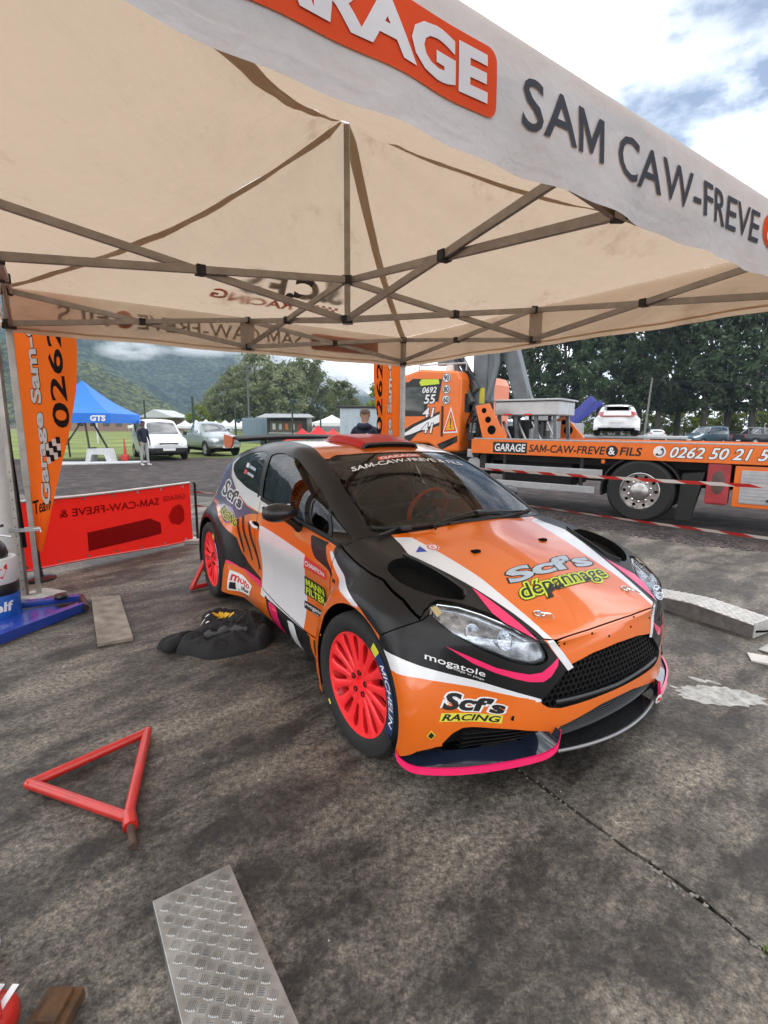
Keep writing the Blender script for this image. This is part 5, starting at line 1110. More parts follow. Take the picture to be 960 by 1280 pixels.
# jacket
from mathutils.noise import noise as mnz
def jacket():
    root = empty('jacket', (-1.05, 3.30, 0), 0, 'black jacket with yellow print thrown on the concrete beside the car sill', 'jacket'); r2 = random.Random(3)
    ph = [(r2.uniform(0, 6.3), r2.uniform(5, 26), r2.uniform(0, 3.14), r2.uniform(.4, 1)) for _ in range(16)]
    def hmap(x, y, r_):
        e = max(0, 1 - r_ ** 6) ** .6; h = .035 * e + .07 * e * max(0, mnz(Vector((x * 4.5 + 2, y * 4.5, .3)))) + .030 * e * (1 - 2 * abs(mnz(Vector((x * 11, y * 11, 1.7))))) + .018 * e * (1 - 2 * abs(mnz(Vector((x * 24 + 5, y * 24, 4.1)))))
        for p, f, d, w_ in ph: h += w_ * (.30 / f) * (1 - abs(math.sin((x * math.cos(d) + y * math.sin(d)) * f * .8 + p + 2.2 * math.sin(3 * x + p) + 1.3 * math.sin(5 * y)))) * e
        return max(.003, h * .62)
    ol = [(-.36, -.22), (-.33, -.31), (-.20, -.35), (-.05, -.41), (.10, -.36), (.22, -.28), (.31, -.21), (.34, -.02), (.29, .16), (.16, .36), (.0, .42), (-.14, .44), (-.26, .41), (-.36, .30), (-.30, .14), (-.33, .0), (-.46, -.10), (-.52, -.22), (-.44, -.26)]
    ol = cr(ol, 7, True); n = len(ol); rings = 52; vs = [(0, 0, hmap(0, 0, 0))]; fs = []
    for k in range(1, rings + 1):
        t = k / rings
        for i, (x, y) in enumerate(ol): X, Y = x * t, y * t; vs.append((X, Y, hmap(X, Y, t) if k < rings else .001))
    for i in range(n): fs.append((0, 1 + i, 1 + (i + 1) % n))
    for k in range(rings - 1):
        for i in range(n): a = 1 + k * n; fs.append((a + i, a + n + i, a + n + (i + 1) % n, a + (i + 1) % n))
    m = MB(); m.add(vs, fs); body = m.build('body', mat('black_cotton', (.015, .015, .016), .8, bump=.5, bscale=160, var=.3, spec=.35), root, 80)
    bv = BVHTree.FromPolygons(vs, fs)
    def lay(x, y, off): h = bv.ray_cast(Vector((x, y, 1)), Vector((0, 0, -1))); return (x, y, (h[0].z if h[0] else .02) + off)
    d = Vector((.60, .80)); u = Vector((.8, -.6)) * -1
    M_gold = mat('print_gold', (.70, .42, .02), .6)
    for i, (x, y, rx, ry, mt) in enumerate(((-.16, .17, .045, .028, M_gold), (-.10, .20, .035, .022, M_gold), (-.13, .12, .03, .02, M_gold), (-.05, .17, .022, .03, M_gold), (-.24, .12, .016, .010, M_ink_w), (-.27, .08, .020, .008, M_ink_w), (-.22, .06, .018, .008, M_ink_w))):
        vs2, fs2 = grid_cut(blob(x, y, rx, ry, 40 + i, 26, .6, .3), [tuple(range(26))], .012); me = bpy.data.meshes.new('print'); me.from_pydata([lay(a, b_, .003) for a, b_ in vs2], [], fs2); me.materials.append(mt); link('print', me, root)
    P = []
    for i in range(12): a = i / 11; P.append(lay(-.14 + .30 * a, -.20 - .02 * math.sin(a * 9) + .05 * a, .012))
    m = MB(); m.tube(P, [.022 + .012 * math.sin(i * 1.7) for i in range(12)], 8); m.build('grey_lining', mat('grey_lining', (.06, .06, .065), .9, bump=.5), root, 80)
    m = MB(); P = [lay(x, y, .006) for x, y in cr([(-.30, .33), (-.12, .41), (.08, .40), (.22, .26)], 5)]; m.tube(P, .006, 6); m.build('piping', mat('grey_piping', (.12, .12, .12), .8), root, 80)
    m = MB(); m.tube([(-.28, -.16, .03), (-.35, -.19, .045), (-.40, -.25, .03), (-.42, -.30, .018)], [.06, .05, .055, .035], 12); m.build('sleeve', mat('black_cotton', (0, 0, 0)), root, 80)
    return root
_jk = jacket(); _jk.scale = (.86, .86, .9)
# odds and ends at the near left corner
rc = empty('fuel_can', (-.935, .965, 0), 0, 'red plastic can with white tape strips beside the rusty block', 'can')
m = MB(); m.bbox(-.12, .055, -.10, .055, 0, .10, .035); m.build('body', mat('red_plastic', (.55, .03, .02), .35, var=.1), rc, 60); m = MB(); m.tube([(-.05, .05, .105), (0, .02, .125), (.045, -.03, .105)], .02, 8); m.build('handle', mat('red_plastic', (0, 0, 0)), rc, 60)
for a in (-.005, .03): m = MB(); m.box(a, a + .016, -.06 + a, .052, .1005, .1025); m.build('tape_strip', M_ink_w, rc)
m = MB(); m.bbox(-.055, .04, -.07, .06, 0, .035, .008); m.bbox(-.03, .02, -.03, .05, .035, .05, .006); o = m.build('rusty_block', mat('rusted_iron', (.055, .045, .035), .85, .2, .4, 18, .8, 60, c2=(.16, .07, .02)), None, 40, (-.80, 1.005, 0)); tag(o, 'small rusty iron block on the concrete next to the red can', 'block')
m = MB(); m.bbox(-.10, .018, -.05, .05, 0, .10, .02); o = m.build('plastic_bottle', mat('white_plastic', (.55, .56, .56), .4), None, 50, (-1.085, 1.14, 0)); tag(o, 'pale plastic bottle lying behind the red can', 'bottle')
m = MB(); m.prism([(2.345, 2.985), (2.54, 2.86), (2.60, 3.0), (2.40, 3.10)], .001, .012, 'z'); o = m.build('scrap_board', mat('pale_board', (.50, .48, .44), .8)); o.hide_render = False; tag(o, 'thin pale board on the concrete behind the dried paint patch', 'board')
# red banner barrier
bb = empty('banner_barrier', (-2.39, 6.12, 0), 0, 'low red printed banner stretched between posts beside the gazebo', 'barrier'); A = Vector((-3.75, 4.02, 0)) - Vector((-2.39, 6.12, 0)); B_ = Vector((0, 0, 0))
M_ban = fabric('banner_red', (.80, .020, .016), (.80, .020, .016), (.95, .03, .02), False, .5, .2)
def ban(u, v, off=0.0):
    p = A.lerp(B_, u); n_ = Vector((.84, -.54, 0)); sag = .02 * math.sin(math.pi * u); return p + n_ * (off + .012 * math.sin(u * 9 + v * 3) * (1 - v) * .8) + Vector((0, 0, .055 + (.70 - sag) * v + .02 * math.sin(u * 5) * (1 - v)))
sheet('banner', 60, 14, ban, M_ban, bb, 70)
M_bpr = fabric('banner_print', (.27, .012, .012), (.27, .012, .012), (.3, .012, .01), False, .4, .1)
def btext(s_, u0, u1, v0, v1, bold=.03):
    vs, fs, _ = text_geo(s_, bold); vs, fs = grid_cut(vs, fs, .06); me = bpy.data.meshes.new('lettering'); me.from_pydata([tuple(ban(u0 + (u1 - u0) * a, v0 + (v1 - v0) * b_, .004)) for a, b_ in vs], [], fs); me.materials.append(M_bpr); link('lettering', me, bb)
btext('SAM-CAW-FREVE &', .83, .40, .70, .82, .02); btext('GARAGE', .97, .85, .74, .83, .01)
q = [(.50, .12), (.50, .42), (.78, .50), (.83, .40), (.83, .22)]; 
vs, fs = grid_cut(q, [tuple(range(5))], .05); me = bpy.data.meshes.new('printed_patch'); me.from_pydata([tuple(ban(a, b_, .004)) for a, b_ in vs], [], fs); me.materials.append(M_bpr); link('printed_patch', me, bb)
me = bpy.data.meshes.new('printed_patch'); vs, fs = grid_cut(blob(.92, .48, .045, .16, 5), [tuple(range(90))], .05); M_bpr2 = fabric('banner_print_faint', (.44, .015, .014), (.44, .015, .014), (.5, .016, .012), False, .4, .1); me.from_pydata([tuple(ban(a, b_, .004)) for a, b_ in vs], [], fs); me.materials.append(M_bpr2); link('printed_patch', me, bb)
m = MB(); m.tube([ban(u / 20, 1.0) for u in range(21)], .014, 8); m.build('top_rail', mat('rail_white', (.55, .50, .48), .4), bb, 50)
for k in range(9):
    for v_ in (.05, .95): p = ban(.04 + .115 * k, v_, .003); m = MB(); m.lathe([(.006, 0), (.013, .0), (.013, .004), (.006, .004)], 12, 'y', Matrix.Translation(p) @ Matrix.Rotation(R(57), 4, 'Z')); m.build('eyelet', M_steel, bb)
m = MB(); m.tube([ban(u / 20, 0.0) for u in range(21)], .010, 6); m.build('bottom_rail', M_red, bb, 50)
for p in (A, B_ + Vector((.055, .02, 0))): m = MB(); m.tube([p, p + Vector((0, 0, .74)), p + Vector((-.02, -.02, .765))], .016, 8); m.build('upright', M_plast, bb, 50); m = MB(); m.prism([(p.x - .12, p.y - .14), (p.x + .16, p.y - .10), (p.x + .13, p.y + .12), (p.x - .14, p.y + .08)], .0, .05, 'z'); m.build('foot_block', mat('foot_concrete', (.36, .35, .33), .85), bb, bevel=.006)
# feather flags
M_flag = fabric('flag_orange', (.72, .13, .02), (.72, .13, .02), (.95, .18, .02), False, .42, .3); M_flk = fabric('flag_print_black', (.02, .018, .018), (.02, .018, .018), (.06, .02, .01), False, .2, .1); M_flw = fabric('flag_print_white', (.75, .74, .72), (.75, .74, .72), (.7, .6, .5), False, .3, .1)
def feather(nm, loc, rz, label, mirror, H=3.1):
    fo = empty(nm, loc, rz, label, 'flag', 'orange feather flags'); LE = .26
    def edge(z): return float(np.interp(z, [.0, .20, .45, .85, 1.35, 1.75, 2.1, 2.6, 3.1], [.015, .05, .13, .255, .41, .505, .55, .56, .50]))
    def lean(z): return -.016 * z
    def f(u, v, off=0.0):
        z = .02 + H * v; w_ = edge(z + LE); x = lean(z) + w_ * u; return Vector((x, -off + .035 * math.sin(u * 5 + z * 1.6) * u + .012 * math.sin(u * 13 - z * 3) * u, z + LE))
    sheet('cloth', 18, 70, f, M_flag, fo, 70)
    def put(s_, x0, x1, z0, z1, mt, bold, off, sg=1):
        vs, fs, _ = text_geo(s_, bold); Lz = z1 - z0; vs, fs = grid_cut([(a * Lz, b_ * (x1 - x0)) for a, b_ in vs], fs, .05); me = bpy.data.meshes.new('lettering'); P = []
        for a, b_ in vs:
            z = z0 + a; x = x1 - b_ if not mirror else x0 + b_; w_ = edge(z); u = min(1, max(0, (x - lean(z - LE)) / w_)); q = f(u, (z - LE - .02) / H, -off if mirror else off); P.append((x, q.y, z))
        me.from_pydata([tuple(p) for p in P], [], fs); me.materials.append(mt); link('lettering', me, fo)
    if not mirror:
        put('Garage Sam-Caw', .10, .23, .72, 2.75, M_flk, .06, .003); put('Garage Sam-Caw', .105, .225, .725, 2.745, M_flw, .035, .006); put('0262-50', .29, .41, 1.42, 2.95, M_flk, .02, .003)
        for i in range(4):
            for j in range(3):
                if (i + j) % 2: put('I', .20 + .030 * i, .23 + .030 * i, 1.10 + .06 * j + .02 * i, 1.16 + .06 * j + .02 * i, M_flk, .10, .003)
                else: put('I', .20 + .030 * i, .23 + .030 * i, 1.10 + .06 * j + .02 * i, 1.16 + .06 * j + .02 * i, M_flw, .10, .003)
        vs, fs, _ = text_geo('Team', .02); me = bpy.data.meshes.new('lettering'); me.from_pydata([tuple(f(.06 + .88 * a, (.34 + .13 * b_ + .06 * a) / H, .003)) for a, b_ in vs], [], fs); me.materials.append(M_flk); link('lettering', me, fo)
    else:
        put('Garage Sam-Caw', .12, .24, .72, 2.75, M_flk, .06, .003); put('Garage Sam-Caw', .125, .235, .725, 2.745, M_flw, .035, .006); put('0262-50', .34, .46, 1.35, 2.95, M_flk, .02, .003)
    m = MB(); m.tube([(0.0, .01, 0), (lean(1.5) - .012, .01, 1.5), (lean(3.3) - .012, .01, 3.4)], [.016, .013, .008], 8); m.build('pole', M_plast, fo, 50); m = MB(); m.lathe([(.13, 0), (.13, .02), (.03, .03), (.02, .12)], 20, 'z'); m.build('base', M_plast, fo, 40)
    return fo
feather('feather_flag', (-3.245, 4.56, 0), .0, 'orange feather flag with white and black lettering behind the clamped gazebo leg', False)
f2 = feather('feather_flag', (.19, 6.95, 0), math.pi, 'orange feather flag with reversed lettering behind the far gazebo post', True); f2.scale = (.66, 1, 1)
# barrier tape
def tape_mat():
    m = bpy.data.materials.new('barrier_tape'); m.use_nodes = True; n = m.node_tree.nodes; l = m.node_tree.links; b_ = n['Principled BSDF']; uv = n.new('ShaderNodeUVMap'); sp = n.new('ShaderNodeSeparateXYZ'); l.new(uv.outputs[0], sp.inputs[0])
    ad = n.new('ShaderNodeMath'); ad.operation = 'MULTIPLY_ADD'; ad.inputs[1].default_value = .25; l.new(sp.outputs[1], ad.inputs[0]); l.new(sp.outputs[0], ad.inputs[2]); fr = n.new('ShaderNodeMath'); fr.operation = 'FRACT'; l.new(ad.outputs[0], fr.inputs[0]); gt = n.new('ShaderNodeMath'); gt.operation = 'GREATER_THAN'; gt.inputs[1].default_value = .5; l.new(fr.outputs[0], gt.inputs[0])
    x = n.new('ShaderNodeMix'); x.data_type = 'RGBA'; x.inputs['A'].default_value = (.55, .03, .025, 1); x.inputs['B'].default_value = (.72, .72, .70, 1); l.new(gt.outputs[0], x.inputs['Factor']); l.new(x.outputs['Result'], b_.inputs['Base Color']); b_.inputs['Roughness'].default_value = .4; return m
M_tape = tape_mat()
def tape(a, b_, sag, label, seed, tw=0.0):
    a, b_ = Vector(a), Vector(b_); n = 60; Ln = (b_ - a).length; vs = []; fs = []; uv = []; d = (b_ - a).normalized(); s_ = d.cross(Vector((0, 0, 1))).normalized(); r2 = random.Random(seed); ph = r2.uniform(0, 6)
    for i in range(n + 1):
        t = i / n; p = a.lerp(b_, t) - Vector((0, 0, sag * 4 * t * (1 - t))); an = .5 * math.sin(t * 5 + ph) + tw * t; w_ = (Vector((0, 0, 1)) * math.cos(an) + s_ * math.sin(an)) * .012; vs += [tuple(p - w_), tuple(p + w_)]
    fs = [(2 * i, 2 * i + 2, 2 * i + 3, 2 * i + 1) for i in range(n)]
    me = bpy.data.meshes.new('barrier_tape'); me.from_pydata(vs, [], fs); me.materials.append(M_tape); ul = me.uv_layers.new(name='UVMap')
    for p in me.polygons:
        for li in p.loop_indices: vi = me.loops[li].vertex_index; ul.data[li].uv = ((vi // 2) / n * Ln / .30, vi % 2)
    o = link('barrier_tape', me, None, 80); tag(o, label, 'tape', 'red and white barrier tapes'); return o
tape((.22, 6.17, 1.03), (2.43, 2.95, 1.12), .02, 'upper red and white tape strung in front of the tow truck', 1, .6); tape((.22, 6.17, .74), (2.43, 2.95, .80), .02, 'lower red and white tape strung in front of the tow truck', 2, 1.0)
tape((-2.36, 6.13, .64), (.2, 6.22, .66), .05, 'upper barrier tape tied from the banner post behind the car', 3); tape((-2.36, 6.13, .47), (.2, 6.22, .45), .05, 'lower barrier tape tied from the banner post behind the car', 4)
# ---------------------------------------------------------------- tow truck
M_tor = mat('truck_orange', (.78, .16, .015), .35, 0, .08, 3, coat=.5); M_chass = mat('chassis_black', (.012, .012, .013), .6, 0, .3, 8); M_silver = mat('painted_silver', (.42, .43, .44), .4, .4, .12, 6); M_crane = mat('crane_grey', (.115, .13, .14), .4, .1, .25, 4)
M_wintd = glass('dark_window', (.16, .18, .20), 4.0)
trk = empty('tow_truck', (4.06, 7.93, -.04), math.atan2(.607, -.795), 'orange flatbed tow truck with crane and phone number along its bed', 'truck')
def tb(nm, x0, x1, y0, y1, z0, z1, mt, b=.01, parent=None): m = MB(); m.bbox(x0, x1, y0, y1, z0, z1, b); return m.build(nm, mt, parent or trk)
tb('chassis', -2.5, 5.2, -1.65, -.75, .55, .92, M_chass)
tb('deck', -3.0, 2.95, -2.38, -.045, 1.02, 1.18, M_silver)
rail = tb('side_rail', -3.0, 3.0, -.04, 0, 1.0, 1.265, M_tor, .006); tb('side_rail', -3.0, 3.0, -2.42, -2.385, 1.0, 1.265, M_tor, .006); tb('rail_cap', -3.0, 2.95, -.05, .004, 1.268, 1.29, M_silver, .004, rail)
def tt(s_, u0, u1, z0, z1, mt, bold=.02, shear=0.0, y=.003, par=None, ref=None): return text('lettering', s_, mt, par or rail, (u0, y, z0), (u1 - u0, 0, 0), (0, 0, z1 - z0), bold, shear, 1, None, 3, ref)
m = MB(); m.box(1.885, 2.545, .0012, .0022, 1.025, 1.225); m.build('name_plate', M_ink_k, rail)
tt('GARAGE', 2.51, 1.915, 1.055, 1.195, M_ink_w, .02, .1, .004); tt('SAM-CAW-FREVE', 1.85, .555, 1.06, 1.195, M_ink_k, .02, .15)
m = MB(); m.lathe([(.0, .0), (.092, .0), (.092, .002)], 28, 'y', Matrix.Translation((.455, .001, 1.125))); m.build('badge', M_ink_k, rail); tt('&', .505, .405, 1.065, 1.185, M_ink_w, .02, 0, .005); tt('FILS', .335, .01, 1.06, 1.195, M_ink_k, .02, .15)
m = MB(); m.lathe([(.0, .0), (.088, .0), (.088, .002)], 28, 'y', Matrix.Translation((-.235, .001, 1.14))); m.build('badge', M_ink_w, rail)
m = MB(); P = [(-.235 + .052 * math.cos(a), .006, 1.14 + .052 * math.sin(a)) for a in np.linspace(2.0, 5.6, 12)]; m.tube(P, [.020, .016, .010, .009, .009, .009, .009, .009, .009, .010, .016, .020], 6); m.build('phone_mark', M_ink_k, rail, 60)
tt('0262 50 21 5', -.375, -1.60, 1.055, 1.225, M_ink_k, .055, .3, .003, ref=.02); tt('0262 50 21 5', -.375, -1.60, 1.055, 1.225, M_ink_w, .02, .3, .006)
# wheels
def truck_wheel(u, y):
    w_ = MB(); w_.lathe([(.29, .0), (.31, .02), (.45, .03), (.49, .0), (.505, -.05), (.505, -.24), (.49, -.29), (.40, -.30), (.29, -.28)], 48, 'y', None, False); wh = empty('wheel', (u, y, .505)); wh.parent = trk; w_.build('tyre', M_tyre, wh, 35)
    r_ = MB(); r_.lathe([(.295, .012), (.285, .018), (.27, -.035), (.20, -.045), (.185, -.03), (.15, -.03), (.13, .03), (.10, .05), (.0, .055)], 48, 'y', None, False); r_.build('rim', mat('truck_rim', (.50, .49, .48), .30, .85, .3, 14), wh, 35)
    for k in range(10):
        a = 2 * math.pi * k / 10; q = MB(); q.lathe([(.0, -.030), (.026, -.030), (.026, -.034)], 12, 'y', Matrix.Translation((.232 * math.cos(a), 0, .232 * math.sin(a))), False); q.build('rim_hole', M_dark, wh)
    for k in range(10):
        a = 2 * math.pi * (k + .5) / 10; q = MB(); q.lathe([(.014, -.03), (.014, -.005), (.0, .0)], 8, 'y', Matrix.Translation((.167 * math.cos(a), 0, .167 * math.sin(a))), False); q.build('wheel_nut', M_chrome, wh)
truck_wheel(0, -.03); truck_wheel(4.25, -.03)
m = MB(); m.lathe([(.505, 0), (.505, -.55)], 40, 'y', Matrix.Translation((0, -1.80, .505))); m.build('far_wheel', M_tyre, trk, 40); m = MB(); m.lathe([(.505, 0), (.505, -.3)], 40, 'y', Matrix.Translation((4.25, -2.05, .505))); m.build('far_wheel', M_tyre, trk, 40)
m = MB(); vs = []; fs = []
for i in range(25):
    a = R(-12 + 196 * i / 24); c, s_ = math.cos(a), math.sin(a)
    for rr, yy in ((.60, -.02), (.60, -.40), (.575, -.40), (.575, -.02)): vs.append((rr * c, yy, .505 + rr * s_ * .93))
for i in range(24):
    for k in range(4): fs.append((4 * i + k, 4 * i + (k + 1) % 4, 4 * i + 4 + (k + 1) % 4, 4 * i + 4 + k))
m.add(vs, fs); m.build('mudguard', M_rub, trk, 40)
m = MB(); m.prism([(-.57, .82), (-.86, .86), (-.72, .12), (-.53, .10)], -.38, -.03, 'y'); m.build('mud_flap', M_rub, trk)
tb('side_guard', .58, 2.70, -.05, -.01, .69, .81, M_silver); tb('side_guard', .68, 2.50, -.05, -.01, .40, .52, M_silver)
for u in (.9, 2.3): tb('guard_post', u, u + .06, -.10, -.055, .40, 1.0, M_chass)
tb('under_box', 1.2, 2.5, -1.4, -.45, .45, .95, M_chass); tb('side_skirt', -2.9, 2.9, -.35, -.3, .86, 1.0, M_chass)
rb = tb('extinguisher_box', -1.175, -.885, -.32, -.02, .39, 1.0, mat('faded_red', (.35, .035, .04), .5, 0, .2, 6), .03); m = MB(); m.lathe([(.0, .004), (.075, .003), (.085, .0)], 20, 'y', Matrix.Translation((-1.03, -.02, .72)) @ Matrix.Diagonal((1, 1, 2.1, 1)), False); m.build('box_window', mat('smoked_plastic', (.10, .06, .05), .4), rb, 40)
lk = tb('locker', -2.6, -1.22, -.5, -.03, .38, .975, M_tor, .015); tb('locker_door', -2.5, -1.30, -.031, -.018, .44, .915, mat('ribbed_aluminium', (.5, .5, .52), .35, .6), .004, lk)
for k in range(9): tb('door_rib', -2.49, -1.31, -.018, -.0125, .455 + k * .05, .468 + k * .05, M_silver, .001, lk)
tb('door_handle', -1.95, -1.62, -.012, .02, .49, .525, M_plast, .008, lk); tb('tail_lamp', .55, .60, -.02, .012, .92, .98, M_tor, .004)
# cab
cabp = [(3.30, 1.0), (3.30, 2.40), (3.38, 2.56), (4.25, 2.64), (4.75, 2.52), (5.12, 1.95), (5.22, 1.45), (5.22, .62), (4.85, .58), (4.78, .95), (4.5, 1.14), (4.0, 1.14), (3.72, .98)]
m = MB(); m.prism(cabp, -2.36, -.05, 'y'); cab = m.build('cab', M_tor, trk, bevel=.05)
def panel(nm, pts, mt, y=-.046, par=None): m = MB(); m.prism(pts, y - .001, y + .001, 'y'); return m.build(nm, mt, par or cab)
panel('window_surround', [(4.06, 1.70), (4.05, 2.38), (4.70, 2.40), (5.02, 1.86), (5.0, 1.70)], M_ink_k, -.047); panel('livery_stripe', [(4.2, 1.42), (5.15, 1.0), (5.15, .9), (4.9, .98), (4.45, 1.20)], M_ink_k, -.0462); panel('livery_stripe', [(3.34, 1.32), (3.72, 1.02), (3.80, 1.14), (3.34, 1.20)], M_ink_k, -.0462); panel('side_window', [(4.13, 1.78), (4.12, 2.28), (4.66, 2.30), (4.92, 1.86)], M_wintd, -.045); m = MB(); m.bbox(3.288, 3.296, -.80, -.22, 1.78, 2.14, .003); m.build('rear_window', M_wintd, cab)
panel('livery_stripe', [(3.72, 2.42), (4.42, 2.46), (4.62, 2.34), (4.10, 2.31), (4.07, 2.02), (3.80, 1.98)], M_ink_k, -.0455); panel('livery_stripe', [(3.76, 1.80), (4.45, 1.52), (5.0, 1.20), (5.0, 1.10), (4.5, 1.28), (3.76, 1.52)], M_ink_k, -.0455); panel('livery_stripe', [(3.76, 1.74), (4.35, 1.49), (4.8, 1.25), (4.45, 1.33), (3.76, 1.58)], M_ink_w, -.0445)
panel('livery_badge', [(3.78, 2.33), (3.80, 2.42), (4.20, 2.44), (4.26, 2.38), (4.22, 2.31)], M_ink_lime, -.044)
for s_, u0, u1, z0, z1 in (('0692', 4.18, 3.84, 2.16, 2.28), ('55', 4.14, 3.86, 1.95, 2.13), ('41', 4.16, 3.88, 1.68, 1.87), ('41', 4.18, 3.90, 1.36, 1.56)):
    tt(s_, u0, u1, z0, z1, M_ink_k, .07, .2, -.043, cab, .02); tt(s_, u0, u1, z0, z1, M_ink_w, .02, .2, -.040, cab)
for s_, z in (('90', 2.44), ('80', 2.22), ('60', 2.02)):
    m = MB(); m.lathe([(.0, .0), (.095, .0), (.095, .002)], 24, 'y', Matrix.Translation((3.62, -.045, z))); m.build('speed_disc', M_ink_w, cab); m = MB(); m.lathe([(.080, .0), (.092, .0)], 24, 'y', Matrix.Translation((3.62, -.0415, z)), False); m.build('disc_ring', M_ink_k, cab); tt(s_, 3.68, 3.56, z - .055, z + .055, M_ink_k, .03, 0, -.040, cab)
panel('warning_triangle', [(3.50, 1.88), (3.68, 1.36), (3.335, 1.38)], M_ink_w, -.0455); panel('warning_triangle', [(3.50, 1.82), (3.65, 1.39), (3.365, 1.405)], M_ink_r, -.0445); panel('warning_triangle', [(3.50, 1.75), (3.61, 1.42), (3.40, 1.43)], mat('sign_amber', (.75, .33, .01), .4), -.0435); panel('warning_mark', [(3.515, 1.66), (3.485, 1.66), (3.49, 1.52), (3.51, 1.52)], M_ink_k, -.0425); panel('warning_mark', [(3.515, 1.495), (3.485, 1.495), (3.485, 1.465), (3.515, 1.465)], M_ink_k, -.0425)
m = MB(); m.prism([(5.135, 1.98), (4.78, 2.50), (4.79, 2.51), (5.15, 1.98)], -2.2, -.2, 'y'); m.build('windscreen', M_wintd, cab)
for y in (-.4, -2.0): m = MB(); m.lathe([(.09, 0), (.09, .05), (.075, .12), (.03, .16), (.0, .165)], 20, 'z', Matrix.Translation((3.75, y, 2.60))); m.build('beacon', mat('beacon_lens', (.75, .72, .66), .2), cab, 50)
tb('light_bar', 3.7, 3.78, -2.0, -.4, 2.60, 2.66, M_silver, .01, cab); m = MB(); m.tube([(3.3, -.25, 2.58), (3.3, -.25, 2.72), (4.4, -.25, 2.74), (4.4, -.25, 2.60)], .018, 6); m.build('roof_rail', M_silver, cab, 50); m = MB(); m.bbox(4.92, 5.04, -.04, .10, 1.75, 2.15, .03); m.build('wing_mirror', M_plast, cab); tb('bumper', 4.95, 5.26, -2.34, -.06, .42, .72, M_tor, .03, cab); tb('grab_rail', 3.68, 3.71, -.05, -.02, 1.3, 1.9, M_plast, .005, cab)
# clutter behind the cab: tanks, hoses, fittings
rr_ = random.Random(8)
for k in range(10):
    u = rr_.uniform(2.9, 3.25); z = rr_.uniform(.85, 1.55); y = rr_.uniform(-.5, -.1); tb('fitting', u - .07, u + .07, y - .06, y + .06, z - .08, z + .08, rr_.choice((M_silver, M_chass, M_crane, M_steel)), .015)
for k in range(7):
    u = rr_.uniform(2.9, 3.2); m = MB(); m.tube(cr([(u, -.2, .9), (u - .1, -.15, 1.2 + .1 * k), (u + .12, -.3, 1.5), (u + .05, -.8, 1.7)], 5), .018, 6); m.build('hydraulic_hose', M_rub, trk, 60)
m = MB(); m.lathe([(.16, 0), (.16, .6)], 24, 'y', Matrix.Translation((3.0, -.75, .75))); m.build('air_tank', M_silver, trk, 40); tb('crane_post', 2.72, 2.86, -.30, -.10, .5, 1.5, M_chass)
# crane
crn = MB(); crn.bbox(2.95, 3.27, -.82, -.46, 1.1, 3.45, .03); cr_o = crn.build('crane_column', M_crane, trk)
m = MB(); m.bar((2.86, -.75, 3.75), (2.28, -.75, 1.95), .24, .30); m.build('crane_boom', M_crane, trk, bevel=.02); m = MB(); m.bar((2.72, -.75, 3.2), (2.16, -.75, 1.88), .15, .18); m.build('boom_extension', mat('crane_dark', (.11, .12, .13), .4, .2), trk, bevel=.01)
m = MB(); m.tube([(2.9, -.42, 2.0), (2.75, -.45, 2.7), (2.8, -.5, 3.3)], .06, 10); m.build('boom_ram', M_crane, trk, 40)
for k, (a, b_) in enumerate((((3.85, -.5, 2.98), (3.22, -.36, 1.95)), ((3.72, -.6, 3.02), (3.14, -.42, 2.2)), ((4.15, -.6, 2.82), (3.6, -.55, 2.78)))): m = MB(); m.bar(a, b_, .10, .14); m.build('crane_leg_arm', mat('crane_dark', (0, 0, 0)), trk, bevel=.01)
for k in range(5): m = MB(); m.tube(cr([(3.5 + .1 * k, -.5 + .03 * k, 2.95), (3.45 + .05 * k, -.42, 2.68 + .06 * k), (3.2, -.40, 2.1 + .1 * k)], 5), .017, 6); m.build('hydraulic_hose', M_rub, trk, 60)
m = MB(); m.box(2.99, 3.10, -.459, -.456, 1.95, 2.25); m.build('caution_label', mat('label_yellow', (.55, .5, .05), .5), trk)
# bed furniture: perforated orange side plates, chest, frames
def holed(pts, holes, y0, y1):
    b_ = MB(); b_.prism(pts, y0, y1, 'y'); o = b_.build('ramp_plate', M_tor, trk, bevel=.006)
    for hu, hz, hr in holes: q = MB(); q.lathe([(.0, .001), (hr, .001), (hr, .0)], 20, 'y', Matrix.Translation((hu, y1 + .0015, hz)), False); q.build('plate_hole', M_dark, o)
holed([(2.98, 1.89), (2.70, 1.93), (2.32, 1.29), (2.80, 1.29)], ((2.79, 1.80, .05), (2.70, 1.63, .06), (2.62, 1.44, .085)), -.10, -.06); holed([(2.02, 1.64), (1.75, 1.72), (1.36, 1.29), (1.80, 1.29)], ((1.78, 1.60, .05), (1.68, 1.44, .09)), -1.65, -1.60)
ch = tb('tool_chest', 1.55, 2.80, -1.5, -.55, 1.72, 1.98, mat('chest_aluminium', (.50, .50, .50), .35, .5, .15, 5), .02); tb('chest_lid', 1.50, 2.85, -1.55, -.50, 1.985, 2.02, M_silver, .01, ch); tb('reflector', 2.05, 2.2, -.549, -.545, 1.72, 1.75, M_ink_r, .002, ch); tb('reflector', 2.45, 2.6, -.549, -.545, 1.72, 1.75, M_ink_r, .002, ch)
for u in (1.6, 1.95, 2.35, 2.7):
    for y in (-1.4, -.65): m = MB(); m.bar((u, y, 1.18), (u + .05, y, 1.72), .06, .06); m.build('chest_leg', M_crane, trk)
for k in range(8):
    u = rr_.uniform(1.55, 2.6); tb('winch_part', u - .12, u + .12, -1.3, -.8, 1.22 + rr_.uniform(0, .1), 1.45 + rr_.uniform(0, .2), rr_.choice((M_chass, M_crane, M_silver)), .02)
for k in range(4): m = MB(); m.tube([(1.6 + .3 * k, -.7, 1.25), (1.8 + .3 * k, -.75, 1.6)], .03, 8); m.build('winch_bar', M_steel, trk, 40)
